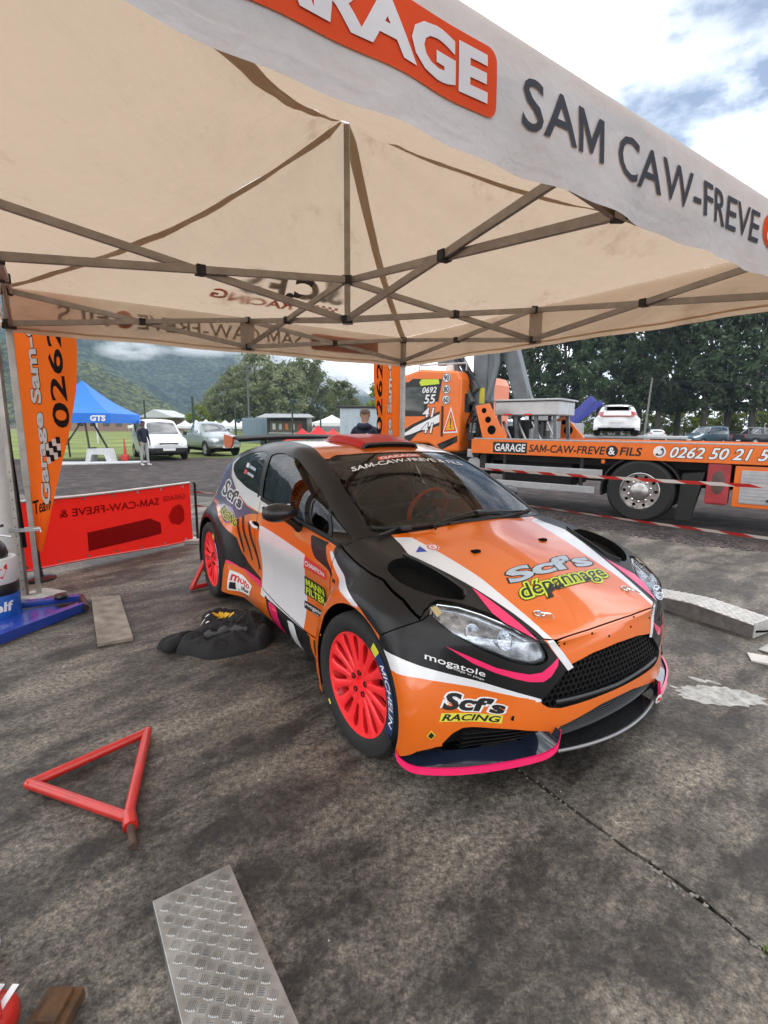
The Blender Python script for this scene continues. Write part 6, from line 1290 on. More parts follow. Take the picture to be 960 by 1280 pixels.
# ---------------------------------------------------------------- other vehicles
def px_at(px, py, Y):   # world point seen at a photo pixel, at depth Y (used once to survey the yard)
    d = _fw + _rt2 * ((px - 480) / 626.32) - _up2 * ((py - 640) / 626.32); t = Y / d.y; return Vector((0, 0, 1.4643)) + d * t
def quad_panel(nm, P, mt, parent, off=.008):
    a, b_, c, d = [Vector(p) for p in P]; n_ = (b_ - a).cross(d - a).normalized(); m = MB(); cen = (a + b_ + c + d) / 4; vs = []
    for p in (a, b_, c, d): vs += [tuple(p + n_ * off), tuple(p - n_ * .004)]
    m.add(vs, [(0, 2, 4, 6), (1, 7, 5, 3), (0, 1, 3, 2), (2, 3, 5, 4), (4, 5, 7, 6), (6, 7, 1, 0)]); return m.build(nm, mt, parent)
def loft_vehicle(nm, loc, rz, label, cat, paint_, St, wins, wsp, rwp, wheels, wr_, lamp, sill, group=None, dark=None):
    """body lofted from stations (x, z floor, z shoulder, z roof, half width, half width of roof); glass is cut out of the same surface"""
    v = empty(nm, loc, rz, label, cat, group); vs = []; fs = []; n_ = 9
    for (x, zb, zs, zr, ws_, wr2) in St:
        g = zr - zs; half = [(0, zb), (ws_ * .88, zb), (ws_ * .985, zb + .10), (ws_, (zb + zs) / 2), (ws_ * .975, zs), (wr2 + (ws_ * .975 - wr2) * .42, zs + g * .58), (wr2 * .97, zr - min(.05, g * .3)), (wr2 * .55, zr), (0, zr + .012)]
        vs += [(x, w_, z) for w_, z in half]
    m_ = len(St)
    for i in range(m_ - 1):
        for k in range(n_ - 1): fs.append((i * n_ + k, i * n_ + k + 1, (i + 1) * n_ + k + 1, (i + 1) * n_ + k))
    fs += [tuple(range(n_ - 1, -1, -1)), tuple(range((m_ - 1) * n_, m_ * n_))]
    me = bpy.data.meshes.new('b'); me.from_pydata(vs, [], fs); at = me.attributes.new('crease_edge', 'FLOAT', 'EDGE')
    for e in me.edges:
        p, q = sorted(e.vertices)
        if q - p == n_ and p % n_ in (1, 4, 6): at.data[e.index].value = .55
        elif q - p == 1 and (p // n_ in (0, m_ - 1)): at.data[e.index].value = .5
    o = bpy.data.objects.new('b', me); col.objects.link(o); mi_ = o.modifiers.new('m', 'MIRROR'); mi_.use_axis = (False, True, False); mi_.merge_threshold = 1e-4; o.modifiers.new('s', 'SUBSURF').levels = 3
    dg = bpy.context.evaluated_depsgraph_get(); me2 = bpy.data.meshes.new_from_object(o.evaluated_get(dg)); bpy.data.objects.remove(o)
    b = bmesh.new(); b.from_mesh(me2); bmesh.ops.recalc_face_normals(b, faces=b.faces)
    x1, x0 = max(s[0] for s in St), min(s[0] for s in St)
    rg = {'side_window_%d' % i: region(w_, 'side', lambda x, a, z: (a > .4)) for i, w_ in enumerate(wins)}
    rg['windscreen'] = region(wsp[0], 'front', lambda x, a, z: (x > wsp[1]) & (x < wsp[2])); rg['rear_window'] = region(rwp[0], 'front', lambda x, a, z: (x < rwp[1]))
    rg['headlight'] = region(lamp, 'front', lambda x, a, z: x > x1 - .5); rg['bump_f'] = region([(-1, -1), (1.2, -1), (1.2, sill), (-1, sill)], 'front', lambda x, a, z: (x > x1 - .55) | (x < x0 + .25))
    rg['arch'] = lambda c: np.where(np.abs(c[:, 1]) > .45, np.minimum.reduce([np.hypot(c[:, 0] - x, c[:, 2] - wr_) - wr_ - .05 for x in wheels]), BIG)
    for f in rg.values(): bcut(b, f)
    b.faces.ensure_lookup_table(); b.verts.index_update(); c = np.array([f.calc_center_median()[:] for f in b.faces]); lab = np.full(len(c), 'body', dtype=object)
    lab[rg['bump_f'](c) < 0] = 'bumper'
    for k in rg:
        if k not in ('bump_f', 'arch'): lab[rg[k](c) < 0] = k
    lab[rg['arch'](c) < 0] = 'gone'; sd = c[:, 1] > 0
    def grab(name, sel, mt, parent):
        ids = {}; V = []; F = []
        for f, q in zip(b.faces, sel):
            if not q: continue
            r_ = []
            for w_ in f.verts:
                if w_.index not in ids: ids[w_.index] = len(V); V.append(tuple(w_.co))
                r_.append(ids[w_.index])
            F.append(r_)
        if not F: return None
        mm = bpy.data.meshes.new(name); mm.from_pydata(V, [], F); mm.materials.append(mt); return link(name, mm, parent, 60)
    body = grab('body', lab == 'body', paint_, v); grab('bumper', (lab == 'bumper') & (c[:, 0] > 0), dark or M_plast, v); grab('bumper', (lab == 'bumper') & (c[:, 0] < 0), dark or M_plast, v)
    grab('windscreen', lab == 'windscreen', M_wintd, v); grab('rear_window', lab == 'rear_window', M_wintd, v)
    for i in range(len(wins)):
        for q in (sd, ~sd): grab('side_window', (lab == 'side_window_%d' % i) & q, M_wintd, v)
    for q in (sd, ~sd): grab('headlight', (lab == 'headlight') & q, mat('far_headlight', (.62, .64, .67), .12, .4, .5, 30), v)
    b.free(); m = MB(); h = max(s[4] for s in St); m.box(x0 + .15, x1 - .15, -h * .8, h * .8, .25, .6); m.build('underbody', M_dark, v)
    for x in wheels:
        for s in (-1, 1):
            wh = empty('wheel', (x, s * (h - .01), wr_)); wh.parent = v; wh.rotation_euler = (0, 0, 0 if s > 0 else math.pi); m = MB(); m.lathe([(wr_ * .62, .0), (wr_ * .92, .012), (wr_, -.03), (wr_, -.17), (wr_ * .9, -.2)], 28, 'y', None, False); m.build('tyre', M_tyre, wh, 40)
            m = MB(); m.lathe([(wr_ * .62, -.005), (wr_ * .56, -.02), (wr_ * .3, -.012), (wr_ * .12, .008), (.0, .01)], 28, 'y', None, False); m.build('rim', M_silver, wh, 40)
            for k in range(5): a = 1.257 * k; q = MB(); q.lathe([(.0, -.001), (wr_ * .10, -.001), (wr_ * .10, -.012)], 8, 'y', Matrix.Translation((wr_ * .42 * math.cos(a), -.008, wr_ * .42 * math.sin(a))), False); q.build('rim_hole', M_dark, wh)
    zs1 = St[1][2] if St[0][0] > 0 else 1
    for s in (-1, 1):
        xm = max(p[0] for p in wins[0]) - .12; zm = min(p[1] for p in wins[0]) + .10; m = MB(); m.bbox(xm - .07, xm + .07, s * (h + .09) - .09, s * (h + .09) + .09, zm - .09, zm + .09, .04); m.build('wing_mirror', dark or M_plast, v); m = MB(); m.bbox(x0 - .005, x0 + .10, s * h * .86 - .07, s * h * .86 + .07, .75, 1.05, .03); m.build('tail_light', mat('far_tail', (.4, .01, .01), .3), v)
        m = MB(); m.bbox(wins[0][0][0] - .95, wins[0][0][0] - .75, s * (h * .985) - .012, s * (h * .985) + .012, zm - .20, zm - .17, .008); m.build('door_handle', M_plast, v)
    zg = (lamp[0][1] + lamp[2][1]) / 2; m = MB(); m.bbox(x1 - .12, x1 - .01, -h * .42, h * .42, zg - .05, zg + .03, .02); m.build('grille', M_plast, v); m = MB(); m.bbox(x1 - .13, x1 + .0, -h * .45, h * .45, zg + .035, zg + .05, .005); m.build('chrome_bar', M_chrome, v)
    for x in (x1 - .005, x0 - .012): m = MB(); m.bbox(x, x + .016, -.26, .26, .44, .55, .002); m.build('number_plate', M_ink_w, v)
    return v
VAN = [(2.16, .34, .58, .70, .66, .50), (2.08, .25, .74, .86, .82, .64), (1.65, .22, .92, 1.03, .88, .72), (1.28, .22, .98, 1.09, .90, .74), (.88, .22, 1.02, 1.42, .90, .70), (.46, .22, 1.03, 1.74, .90, .69), (.1, .22, 1.04, 1.82, .90, .69), (-1.0, .22, 1.05, 1.85, .90, .70), (-2.0, .24, 1.05, 1.82, .89, .70), (-2.16, .28, 1.04, 1.76, .86, .68), (-2.2, .34, 1.02, 1.60, .80, .62)]
PICK = [(2.46, .48, .72, .86, .66, .52), (2.36, .42, .88, 1.02, .80, .66), (1.7, .40, 1.0, 1.10, .84, .72), (1.12, .40, 1.04, 1.15, .85, .72), (.68, .40, 1.06, 1.52, .85, .64), (.3, .40, 1.06, 1.74, .85, .63), (-.38, .40, 1.07, 1.76, .85, .63), (-.66, .40, 1.07, 1.70, .85, .63), (-.76, .40, 1.07, 1.30, .85, .68), (-.84, .40, 1.07, 1.11, .85, .74), (-2.35, .42, 1.09, 1.12, .84, .75), (-2.48, .5, 1.06, 1.09, .80, .7)]
WS_V = ([(-.1, 1.16), (.60, 1.14), (.66, 1.18), (.60, 1.58), (.55, 1.66), (-.1, 1.70)], .2, 1.35); WS_P = ([(-.1, 1.19), (.58, 1.18), (.63, 1.22), (.57, 1.58), (.52, 1.63), (-.1, 1.66)], .25, 1.2)
RW_V = ([(-.1, 1.15), (.55, 1.15), (.58, 1.20), (.52, 1.60), (-.1, 1.64)], -1.9); RW_P = ([(-.1, 1.25), (.5, 1.25), (.48, 1.6), (-.1, 1.62)], -.5)
LAMP_V = [(.40, .70), (.62, .68), (.84, .78), (.84, .92), (.70, .90), (.42, .80)]; LAMP_P = [(.46, .76), (.80, .76), (.82, .92), (.46, .92)]
M_vwhite = mat('van_white', (.62, .64, .66), .3, coat=.6, var=.05); M_vgrey = mat('pickup_grey_green', (.20, .25, .25), .3, .3, .1, coat=.6); M_vteal = mat('van_teal', (.05, .10, .13), .3, .3, .1, coat=.6); M_vdark = mat('pickup_dark', (.03, .04, .045), .35, .2, .1, coat=.5)
GZ = -.15
def ground_at(px, Y): p = px_at(px, 560, Y); return (p.x, Y, GZ)
vn = loft_vehicle('white_van', ground_at(199, 24.0), R(-55), 'white panel van with black bumpers facing the yard beside the grass', 'van', M_vwhite, VAN, ([(1.02, 1.12), (.56, 1.56), (.42, 1.66), (-.12, 1.68), (-.12, 1.10)],), WS_V, RW_V, (1.35, -1.38), .32, LAMP_V, .56)
pk = loft_vehicle('pickup_truck', ground_at(262, 27.2), R(-50), 'grey-green crew-cab pickup parked behind the rally car\'s wing', 'pickup', M_vgrey, PICK, ([(.80, 1.16), (.44, 1.58), (.22, 1.64), (.22, 1.14)], [(.14, 1.14), (.14, 1.65), (-.45, 1.65), (-.60, 1.58), (-.64, 1.14)]), WS_P, RW_P, (1.55, -1.45), .38, LAMP_P, .62, None, M_silver)
tv = loft_vehicle('teal_minivan', ground_at(880, 50), R(-160), 'dark teal minivan parked in front of the tree row', 'van', M_vteal, VAN, ([(1.02, 1.12), (.56, 1.56), (.42, 1.66), (-.05, 1.68), (-.05, 1.10)], [(-.12, 1.10), (-.12, 1.68), (-1.05, 1.70), (-1.05, 1.10)], [(-1.12, 1.10), (-1.12, 1.70), (-1.9, 1.66), (-1.95, 1.12)]), WS_V, RW_V, (1.35, -1.38), .32, LAMP_V, .50)
dp = loft_vehicle('pickup_truck', ground_at(952, 48), R(5), 'dark pickup with a light roll bar parked right of the teal minivan', 'pickup', M_vdark, PICK, ([(.80, 1.16), (.44, 1.58), (.22, 1.64), (.22, 1.14)], [(.14, 1.14), (.14, 1.65), (-.45, 1.65), (-.60, 1.58), (-.64, 1.14)]), WS_P, RW_P, (1.55, -1.45), .38, LAMP_P, .62)
for vv in (pk, dp): m = MB(); m.box(-2.38, -.92, -.68, .68, 1.118, 1.124); m.build('load_bed', M_dark, vv)
m = MB()
for y in (-.7, .7): m.tube([(-.9, y, 1.1), (-.95, y, 1.72), (-1.7, y, 1.15)], .03, 6)
m.tube([(-.95, -.7, 1.72), (-.95, .7, 1.72)], .03, 6); m.build('roll_bar', M_silver, dp, 50)
def hatch(nm, loc, rz, label, sc_, mt):
    """the hatchback surface again, in plain paint"""
    v = empty(nm, loc, rz, label, 'car'); gl = np.array([str(q).startswith(('windscreen', 'door_glass', 'quarter', 'vent_glass', 'rear_glass')) for q in P_]); hd = np.array([str(q).startswith('headlight') for q in P_]); ar = ins('arch_f') | ins('arch_r'); low = (_c[:, 2] < .34) & (np.abs(_c[:, 1]) < .72) & (_c[:, 0] < -2.6)
    keep = bm
    sub_mesh('body', ~gl & ~ar & ~hd & (P_ != 'tail') & ~low, [mt], v); sub_mesh('diffuser', low & ~ar, [M_plast], v)
    for sg in (-1, 1):
        q = _c[:, 1] * sg > 0
        for k in ('door_glass', 'quarter_glass'): sub_mesh('side_window', np.array([str(z).startswith(k) for z in P_]) & q, [M_wintd], v, -.003)
        sub_mesh('tail_light', (P_ == 'tail') & q, [M_tail], v); sub_mesh('headlight', hd & q, [mat('far_headlight', (.62, .64, .67), .12, .4, .5, 30)], v)
        for x in (0, -2.49):
            wh = empty('wheel', (x, sg * .86, .322)); wh.parent = v; wh.rotation_euler = (0, 0, 0 if sg > 0 else math.pi); m = MB(); m.lathe([(.20, .0), (.30, .012), (.322, -.03), (.322, -.2)], 28, 'y', None, False); m.build('tyre', M_tyre, wh, 40); m = MB(); m.lathe([(.21, -.005), (.15, -.03), (.0, -.02)], 24, 'y', None, False); m.build('rim', M_plast, wh, 40)
    sub_mesh('windscreen', P_ == 'windscreen', [M_wintd], v, -.003); sub_mesh('rear_window', P_ == 'rear_glass', [M_wintd], v, -.003)
    m = MB(); m.box(-2.8, .4, -.7, .7, .2, .85); m.build('cabin_floor', M_dark, v); v.scale = (sc_,) * 3; return v
hatch('white_saloon', ground_at(815, 60), R(70), 'white car parked low behind the second truck\'s bed', 1.08, M_vwhite)
# second recovery truck behind, with a white hatchback on its bed
t2x, t2y, _ = ground_at(748, 26); T2 = empty('recovery_truck', (t2x, t2y, GZ), R(150), 'smaller white recovery truck with a folded blue crane behind the tow truck', 'truck')
def t2(nm, x0, x1, y0, y1, z0, z1, mt, b=.02): m = MB(); m.bbox(x0, x1, y0, y1, z0, z1, b); return m.build(nm, mt, T2)
M_cb = mat('crane_blue', (.015, .03, .28), .35, coat=.4)
t2('chassis', -3.6, 3.6, -.5, .5, .55, .85, M_chass); t2('deck', -3.9, 1.15, -1.15, 1.15, 1.10, 1.22, M_silver); c2 = t2('cab', 1.9, 3.6, -1.1, 1.1, .7, 2.5, M_vwhite, .12); quad_panel('side_window', [(2.3, 1.102, 1.55), (3.35, 1.102, 1.55), (3.2, 1.102, 2.2), (2.3, 1.102, 2.2)][::-1], M_wintd, T2); quad_panel('rear_window', [(1.898, -.8, 1.6), (1.898, .8, 1.6), (1.898, .8, 2.2), (1.898, -.8, 2.2)][::-1], M_wintd, T2)
t2('crane_base', 1.25, 1.75, -.4, .4, .85, 1.8, M_cb); m = MB(); m.bar((2.0, .2, 1.4), (.35, .25, 3.05), .34, .40); m.build('crane_boom', M_cb, T2, bevel=.02); m = MB(); m.bar((1.8, .55, 1.3), (-.05, .5, 2.85), .22, .26); m.build('crane_jib', M_cb, T2, bevel=.02); t2('side_board', .6, 1.9, 1.02, 1.12, 1.25, 1.8, M_silver); t2('cross_board', 1.14, 1.2, -1.1, 1.1, 1.25, 1.85, M_silver)
m = MB(); m.lathe([(.08, 0), (.08, .12), (.0, .16)], 14, 'z', Matrix.Translation((2.7, .5, 2.5))); m.build('beacon', M_tor, T2, 40)
for x in (-2.2, 2.8):
    for s in (-1, 1):
        wh = empty('wheel', (x, s * 1.1, .45)); wh.parent = T2; wh.rotation_euler = (0, 0, 0 if s > 0 else math.pi); m = MB(); m.lathe([(.28, .0), (.43, .012), (.45, -.03), (.45, -.24)], 28, 'y', None, False); m.build('tyre', M_tyre, wh, 40); m = MB(); m.lathe([(.28, -.01), (.2, -.04), (.0, -.02)], 24, 'y', None, False); m.build('rim', M_silver, wh, 40)
for u, z in ((-1.2, .85), (-3.0, .85)): t2('side_marker', u - .35, u + .35, 1.13, 1.17, z, z + .18, M_tor, .02)
hx, hy, hz_ = px_at(764, 535, 25.6); M_hw = mat('hatchback_white', (.74, .75, .77), .2, coat=1, var=.03)
hb = hatch('white_hatchback', (hx + .9, hy + 1.5, GZ + 1.222), R(66), 'glossy white hatchback with a slim tail spoiler loaded on the recovery truck\'s bed', 1.12, M_hw)
m = MB(); m.bbox(-3.02, -2.72, -.55, .55, 1.20, 1.225, .008); m.build('tail_spoiler', M_plast, hb); m = MB(); m.bbox(-3.10, -3.03, -.66, .66, .80, .85, .01); m.build('light_strip', M_tail, hb); m = MB(); m.bbox(-3.115, -3.095, -.25, .25, .55, .66, .003); m.build('number_plate', M_ink_w, hb)
# ---------------------------------------------------------------- people
M_skin = mat('skin_brown', (.16, .075, .045), .55, var=.1); M_skin2 = mat('skin_light_brown', (.30, .17, .11), .55, var=.1)
def person(nm, loc, rz, label, mats, height=1.72, arms=((.26, .02, .85), (.26, .02, .85)), stride=.06, headturn=0.0, hair=None, hood=False, lean=0.0):
    """mats: top, trousers, shoes, skin, shirt (or None)"""
    root = empty(nm, loc, rz, label, 'person'); k = height / 1.72; V = []; E = []; Rr = []
    def add(p, r_, par=None):
        V.append((p[0] * k, p[1] * k, p[2] * k)); Rr.append((r_[0] * k, r_[1] * k) if isinstance(r_, tuple) else (r_ * k, r_ * k))
        if par is not None: E.append((par, len(V) - 1))
        return len(V) - 1
    pel = add((0, 0, .95), (.145, .105)); wa = add((lean * .3, 0, 1.10), (.135, .10), pel); chs = add((lean * .7, 0, 1.30), (.165, .115), wa); nk0 = add((lean, 0, 1.45), (.075, .065), chs); nk = add((lean + .01, 0, 1.51), .056, nk0)
    hd = add((lean + .02, 0, 1.56), (.070, .075), nk); hd2 = add((lean + .028, 0, 1.635), (.075, .090), hd); add((lean + .018, 0, 1.695), (.055, .065), hd2)
    for s, (ay, ax, az) in ((1, arms[0]), (-1, arms[1])):
        sh = add((lean * .9, s * .175, 1.41), .062, chs); el = add((lean - .02 + ax * .3, s * (ay - .01), 1.13), .046, sh); wr = add((lean + ax, s * ay, az + .05), .030, el); pm = add((lean + ax + .012, s * ay, az - .02), (.018, .036), wr)
        for f_, (dx, ln) in enumerate(((.030, .062), (.012, .075), (-.006, .072), (-.022, .058))):
            a = add((lean + ax + .012 + dx, s * (ay + .004), az - .055), .0085, pm); b_ = add((lean + ax + .014 + dx, s * (ay - .006), az - .055 - ln * .55), .008, a); add((lean + ax + .02 + dx, s * (ay - .022), az - .055 - ln), .007, b_)
        a = add((lean + ax + .045, s * (ay - .008), az), .010, pm); add((lean + ax + .058, s * (ay - .014), az - .04), .0085, a)
        hp = add((0, s * .095, .90), .088, pel); kn = add((stride * s * .5 + .015, s * .105, .50), .060, hp); an = add((stride * s, s * .11, .10), .042, kn); hl = add((stride * s - .02, s * .112, .045), .042, an); add((stride * s + .15, s * .125, .032), .033, hl)
    me = bpy.data.meshes.new('body'); me.from_pydata(V, E, []); o = bpy.data.objects.new('body', me); col.objects.link(o); sk = o.modifiers.new('skin', 'SKIN'); sk.use_smooth_shade = True; o.modifiers.new('s', 'SUBSURF').levels = 1
    for i, d in enumerate(me.skin_vertices[0].data): d.radius = Rr[i]; d.use_root = (i == 0)
    dg = bpy.context.evaluated_depsgraph_get(); m2 = bpy.data.meshes.new_from_object(o.evaluated_get(dg)); bpy.data.objects.remove(o)
    for mt in mats[:4]: m2.materials.append(mt)
    for p in m2.polygons:
        z = p.center.z / k; y = abs(p.center.y) / k
        p.material_index = 2 if z < .085 else 3 if (z > 1.475 and y < .13) or (y > .2 and z < min(arms[0][2], arms[1][2]) + .06 and z > .6) else 0 if (z > .90) else 1
    link('body', m2, root, 180)
    # face: nose, ears, eyes; hair
    hc = Vector((lean + .028, 0, 1.635)) * k
    m = MB(); m.lathe([(.0, .022), (.010, .010), (.014, -.018), (.0, -.02)], 8, 'z', Matrix.Translation(hc + Vector((.086, 0, -.005)) * k) @ Matrix.Scale(k, 4)); m.build('nose', mats[3], root, 60)
    for s in (-1, 1):
        m = MB(); m.lathe([(.0, -.006), (.022, -.004), (.026, .004), (.0, .006)], 10, 'y', Matrix.Translation(hc + Vector((-.004, s * .080, -.008)) * k) @ Matrix.Diagonal((.7 * k, k, 1.2 * k, 1))); m.build('ear', mats[3], root, 60); m = MB(); m.lathe([(.0, -.004), (.009, .0), (.0, .004)], 8, 'x', Matrix.Translation(hc + Vector((.078, s * .031, .012)) * k)); m.build('eye', M_ink_k, root, 60)
    m = MB(); m.bbox(-.004, .004, -.022, .022, -.004, .004, .002, Matrix.Translation(hc + Vector((.080, 0, -.048)) * k)); m.build('mouth', mat('lips', (.14, .05, .04), .5), root)
    if hair:
        bmm = bmesh.new(); bmesh.ops.create_uvsphere(bmm, u_segments=18, v_segments=10, radius=1); bmesh.ops.delete(bmm, geom=[v for v in bmm.verts if v.co.z < -.1 or (v.co.x > .5 and v.co.z < .45)], context='VERTS')
        for v in bmm.verts: v.co = Vector((v.co.x * .098, v.co.y * .086, v.co.z * .088 + .018)) * k + hc
        m = MB(); m.addbm(bmm); m.build('hair', hair, root, 80, fix=False)
    if hood: m = MB(); m.tube([(lean - .03, -.11, 1.44), (lean - .10, -.07, 1.46), (lean - .125, 0, 1.44), (lean - .10, .07, 1.46), (lean - .03, .11, 1.44)], [.035, .05, .055, .05, .035], 10); m.build('hood', mats[0], root, 80)
    return root
M_navy = mat('navy_cloth', (.012, .016, .035), .9, bump=.3); M_greytr = mat('pale_trousers', (.36, .36, .36), .9, bump=.3); M_wshoe = mat('white_shoes', (.6, .6, .6), .7); M_hair = mat('black_hair', (.01, .009, .008), .8, bump=.6); M_short = mat('shaved_hair', (.09, .06, .05), .9); M_pinkc = mat('pink_shirt', (.55, .22, .32), .9)
px_, py_, _ = ground_at(180, 19.6); person('person', (px_, py_, GZ), R(-25), 'person in dark navy jacket and pale trousers standing by the white van', (M_navy, M_greytr, M_wshoe, M_skin), 1.70, ((.24, .05, .90), (.24, .05, .88)), .05, hair=M_hair)
p_ = px_at(456, 560, 8.5); pb = person('person', (p_.x, 8.5, 0), R(80), 'person in black hooded top with white number on the back behind the rally car', (M_navy, M_navy, M_ink_k, M_skin2), 1.73, ((.26, .06, .86), (.26, .06, .86)), .05, hair=M_short, hood=True)
bk = lambda p: Vector((-.118 - .012 * math.cos(p.y * 9), p.y, p.z))
text('back_number', '10', M_ink_w, pb, (0, .085, 1.10), (0, -.17, 0), (0, 0, .15), .04, 0, 1, bk); text('back_mark', 'W', M_ink_w, pb, (0, .10, 1.28), (0, -.05, 0), (0, 0, .045), .02, 0, 1, bk); text('back_mark', 'R', M_ink_w, pb, (0, -.05, 1.29), (0, -.05, 0), (0, 0, .045), .02, 0, 1, bk)
p_ = px_at(393, 560, 37); person('person', (p_.x, 37, GZ), R(200), 'person in pink shirt among the red tents', (M_pinkc, M_navy, M_ink_k, M_skin), 1.62, hair=M_hair)
# ---------------------------------------------------------------- far stalls, tents, containers
M_btent = mat('blue_canopy', (.012, .16, .62), .6, var=.08); M_wtent = mat('white_canopy', (.68, .70, .72), .7, var=.05); M_rtent = mat('red_canopy', (.55, .015, .02), .6, var=.1)
def small_tent(nm, loc, rz, w_, d_, ze, zp, mt, label, group=None, val=.28, legs=True, legmat=None):
    t = empty(nm, loc, rz, label, 'tent', group); a = [(-w_ / 2, -d_ / 2), (w_ / 2, -d_ / 2), (w_ / 2, d_ / 2), (-w_ / 2, d_ / 2)]; n = 8; vs = []; fs = []
    for i in range(4):
        p, q = a[i], a[(i + 1) % 4]
        for j in range(n + 1):
            t_ = j / n; pr = .55 * t_ + .45 * t_ ** 2
            for u in (0, .5, 1): vs.append(((p[0] + (q[0] - p[0]) * u) * (1 - t_), (p[1] + (q[1] - p[1]) * u) * (1 - t_), ze + (zp - ze) * pr))
        b0 = i * 3 * (n + 1)
        for j in range(n):
            for k in range(2): fs.append((b0 + 3 * j + k, b0 + 3 * j + k + 1, b0 + 3 * j + k + 4, b0 + 3 * j + k + 3))
    m = MB(); m.add(vs, fs); o = m.build('canopy', mt, t, 40); m = MB()
    for i in range(4):
        p, q = a[i], a[(i + 1) % 4]; m.add([(p[0], p[1], ze), (q[0], q[1], ze), (q[0] * 1.01, q[1] * 1.01, ze - val), (p[0] * 1.01, p[1] * 1.01, ze - val)], [(0, 1, 2, 3)])
    m.build('valance', mt, t)
    if legs:
        for p in a: m = MB(); m.bar((p[0] * .98, p[1] * .98, 0), (p[0] * .98, p[1] * .98, ze), .05, .05); m.build('leg', legmat or M_alu, t)
    return t
bt_ = px_at(96, 540, 22.5); BT = small_tent('blue_gazebo', (bt_.x + .45, 22.5, GZ), R(8), 3.4, 3.6, 2.02, 3.45, M_btent, 'bright blue gazebo with white logo at the edge of the grass', val=.40, legs=False)
text('lettering', 'GTS', M_ink_w, BT, (.92, -1.835, 1.70), (.60, 0, 0), (0, 0, .24), .05, .1)
for a, b_ in (((.3, -1.2, 1.65), (-.75, -1.5, 0)), ((.45, -1.2, 1.65), (.62, -1.3, 0)), ((.75, -1.2, 1.65), (1.65, -1.5, 0)), ((-1.5, 1.5, 1.65), (-1.5, 1.6, 0)), ((1.5, 1.6, 1.65), (1.55, 1.7, 0))): m = MB(); m.bar(a, b_, .06, .06); m.build('leg', M_plast, BT)
st_ = px_at(127, 575, 21.0); m = MB(); m.prism([(-.55, 0), (-.42, .58), (.42, .58), (.55, 0), (.36, 0), (.26, .34), (-.26, .34), (-.36, 0)], -.25, .25, 'y'); o = m.build('plastic_bench', mat('white_plastic', (0, 0, 0)), None, 40, (st_.x, 21.0, GZ)); tag(o, 'white plastic trestle bench under the blue gazebo', 'bench')
m = MB(); m.bbox(-.45, -.25, -.2, .2, .585, .62, .01); m.build('crate', M_plast, o)
a_ = px_at(62, 580, 19.8); b2_ = px_at(180, 577, 21.2); m = MB(); m.prism([(a_.x, 19.0), (b2_.x, 20.6), (b2_.x + .1, 21.5), (a_.x - .3, 20.6)], GZ + .002, GZ + .05, 'z'); o = m.build('white_tarp', mat('white_tarp', (.55, .56, .58), .6, var=.12)); tag(o, 'white tarp strip laid on the ground before the blue gazebo', 'tarp')
rd_ = px_at(156, 568, 21.2); m = MB(); m.tube([(0, 0, 0), (.02, 0, .5), (0, .02, 1.0)], [.10, .05, .02], 8); m.bbox(-.14, .14, -.1, .1, .1, .32, .03); o = m.build('red_extinguisher', M_red, None, 50, (rd_.x, 21.2, GZ)); tag(o, 'red stand-mounted extinguisher under the blue gazebo\'s edge', 'extinguisher')
# goal frame and fence posts on the field
M_goal = mat('goal_white', (.6, .6, .6), .5); g0 = px_at(122, 545, 40); g1 = px_at(172, 545, 40); gl = empty('goal_frame', (g0.x, 40, GZ), 0, 'white football goal frame on the grass field', 'goal'); wd = g1.x - g0.x
for x in (0, wd): m = MB(); m.tube([(x, 0, 0), (x, 0, 2.0)], .06, 8); m.build('goal_post', M_goal, gl, 50)
m = MB(); m.tube([(-.05, 0, 2.0), (wd + .05, 0, 2.0)], .06, 8); m.build('crossbar', M_goal, gl, 50)
M_fpost = mat('fence_green', (.02, .045, .035), .6)
for i, (px0, Y, h) in enumerate(((183, 44, 3.6), (243, 34, 3.4), (295, 40, 3.6), (366, 42, 3.6), (401, 42, 3.4))):
    p = px_at(px0, 545, Y); m = MB(); m.tube([(0, 0, 0), (0, 0, h)], .07, 8); o = m.build('fence_post', M_fpost, None, 50, (p.x, Y, GZ)); tag(o, ['dark green fence post behind the white van\'s roof', 'dark green fence post beside the grey-green pickup', 'dark green fence post before the blue-grey container', 'dark green fence post in front of the food stall', 'dark green fence post above the red tents'][i], 'post', 'green fence posts')
p = px_at(312, 540, 95); m = MB(); m.tube([(0, 0, 0), (0, 0, 12.2)], [.22, .12], 8); o = m.build('light_mast', mat('mast_grey', (.10, .11, .11), .6), None, 50, (p.x, 95, GZ)); tag(o, 'tall floodlight mast in front of the far trees', 'mast'); m = MB()
for z in (11.2, 12.0):
    for x in (-.7, -.25, .25, .7): m.bbox(x - .16, x + .16, -.2, .1, z - .2, z + .2, .03)
m.build('floodlight', mat('mast_grey', (0, 0, 0)), o)
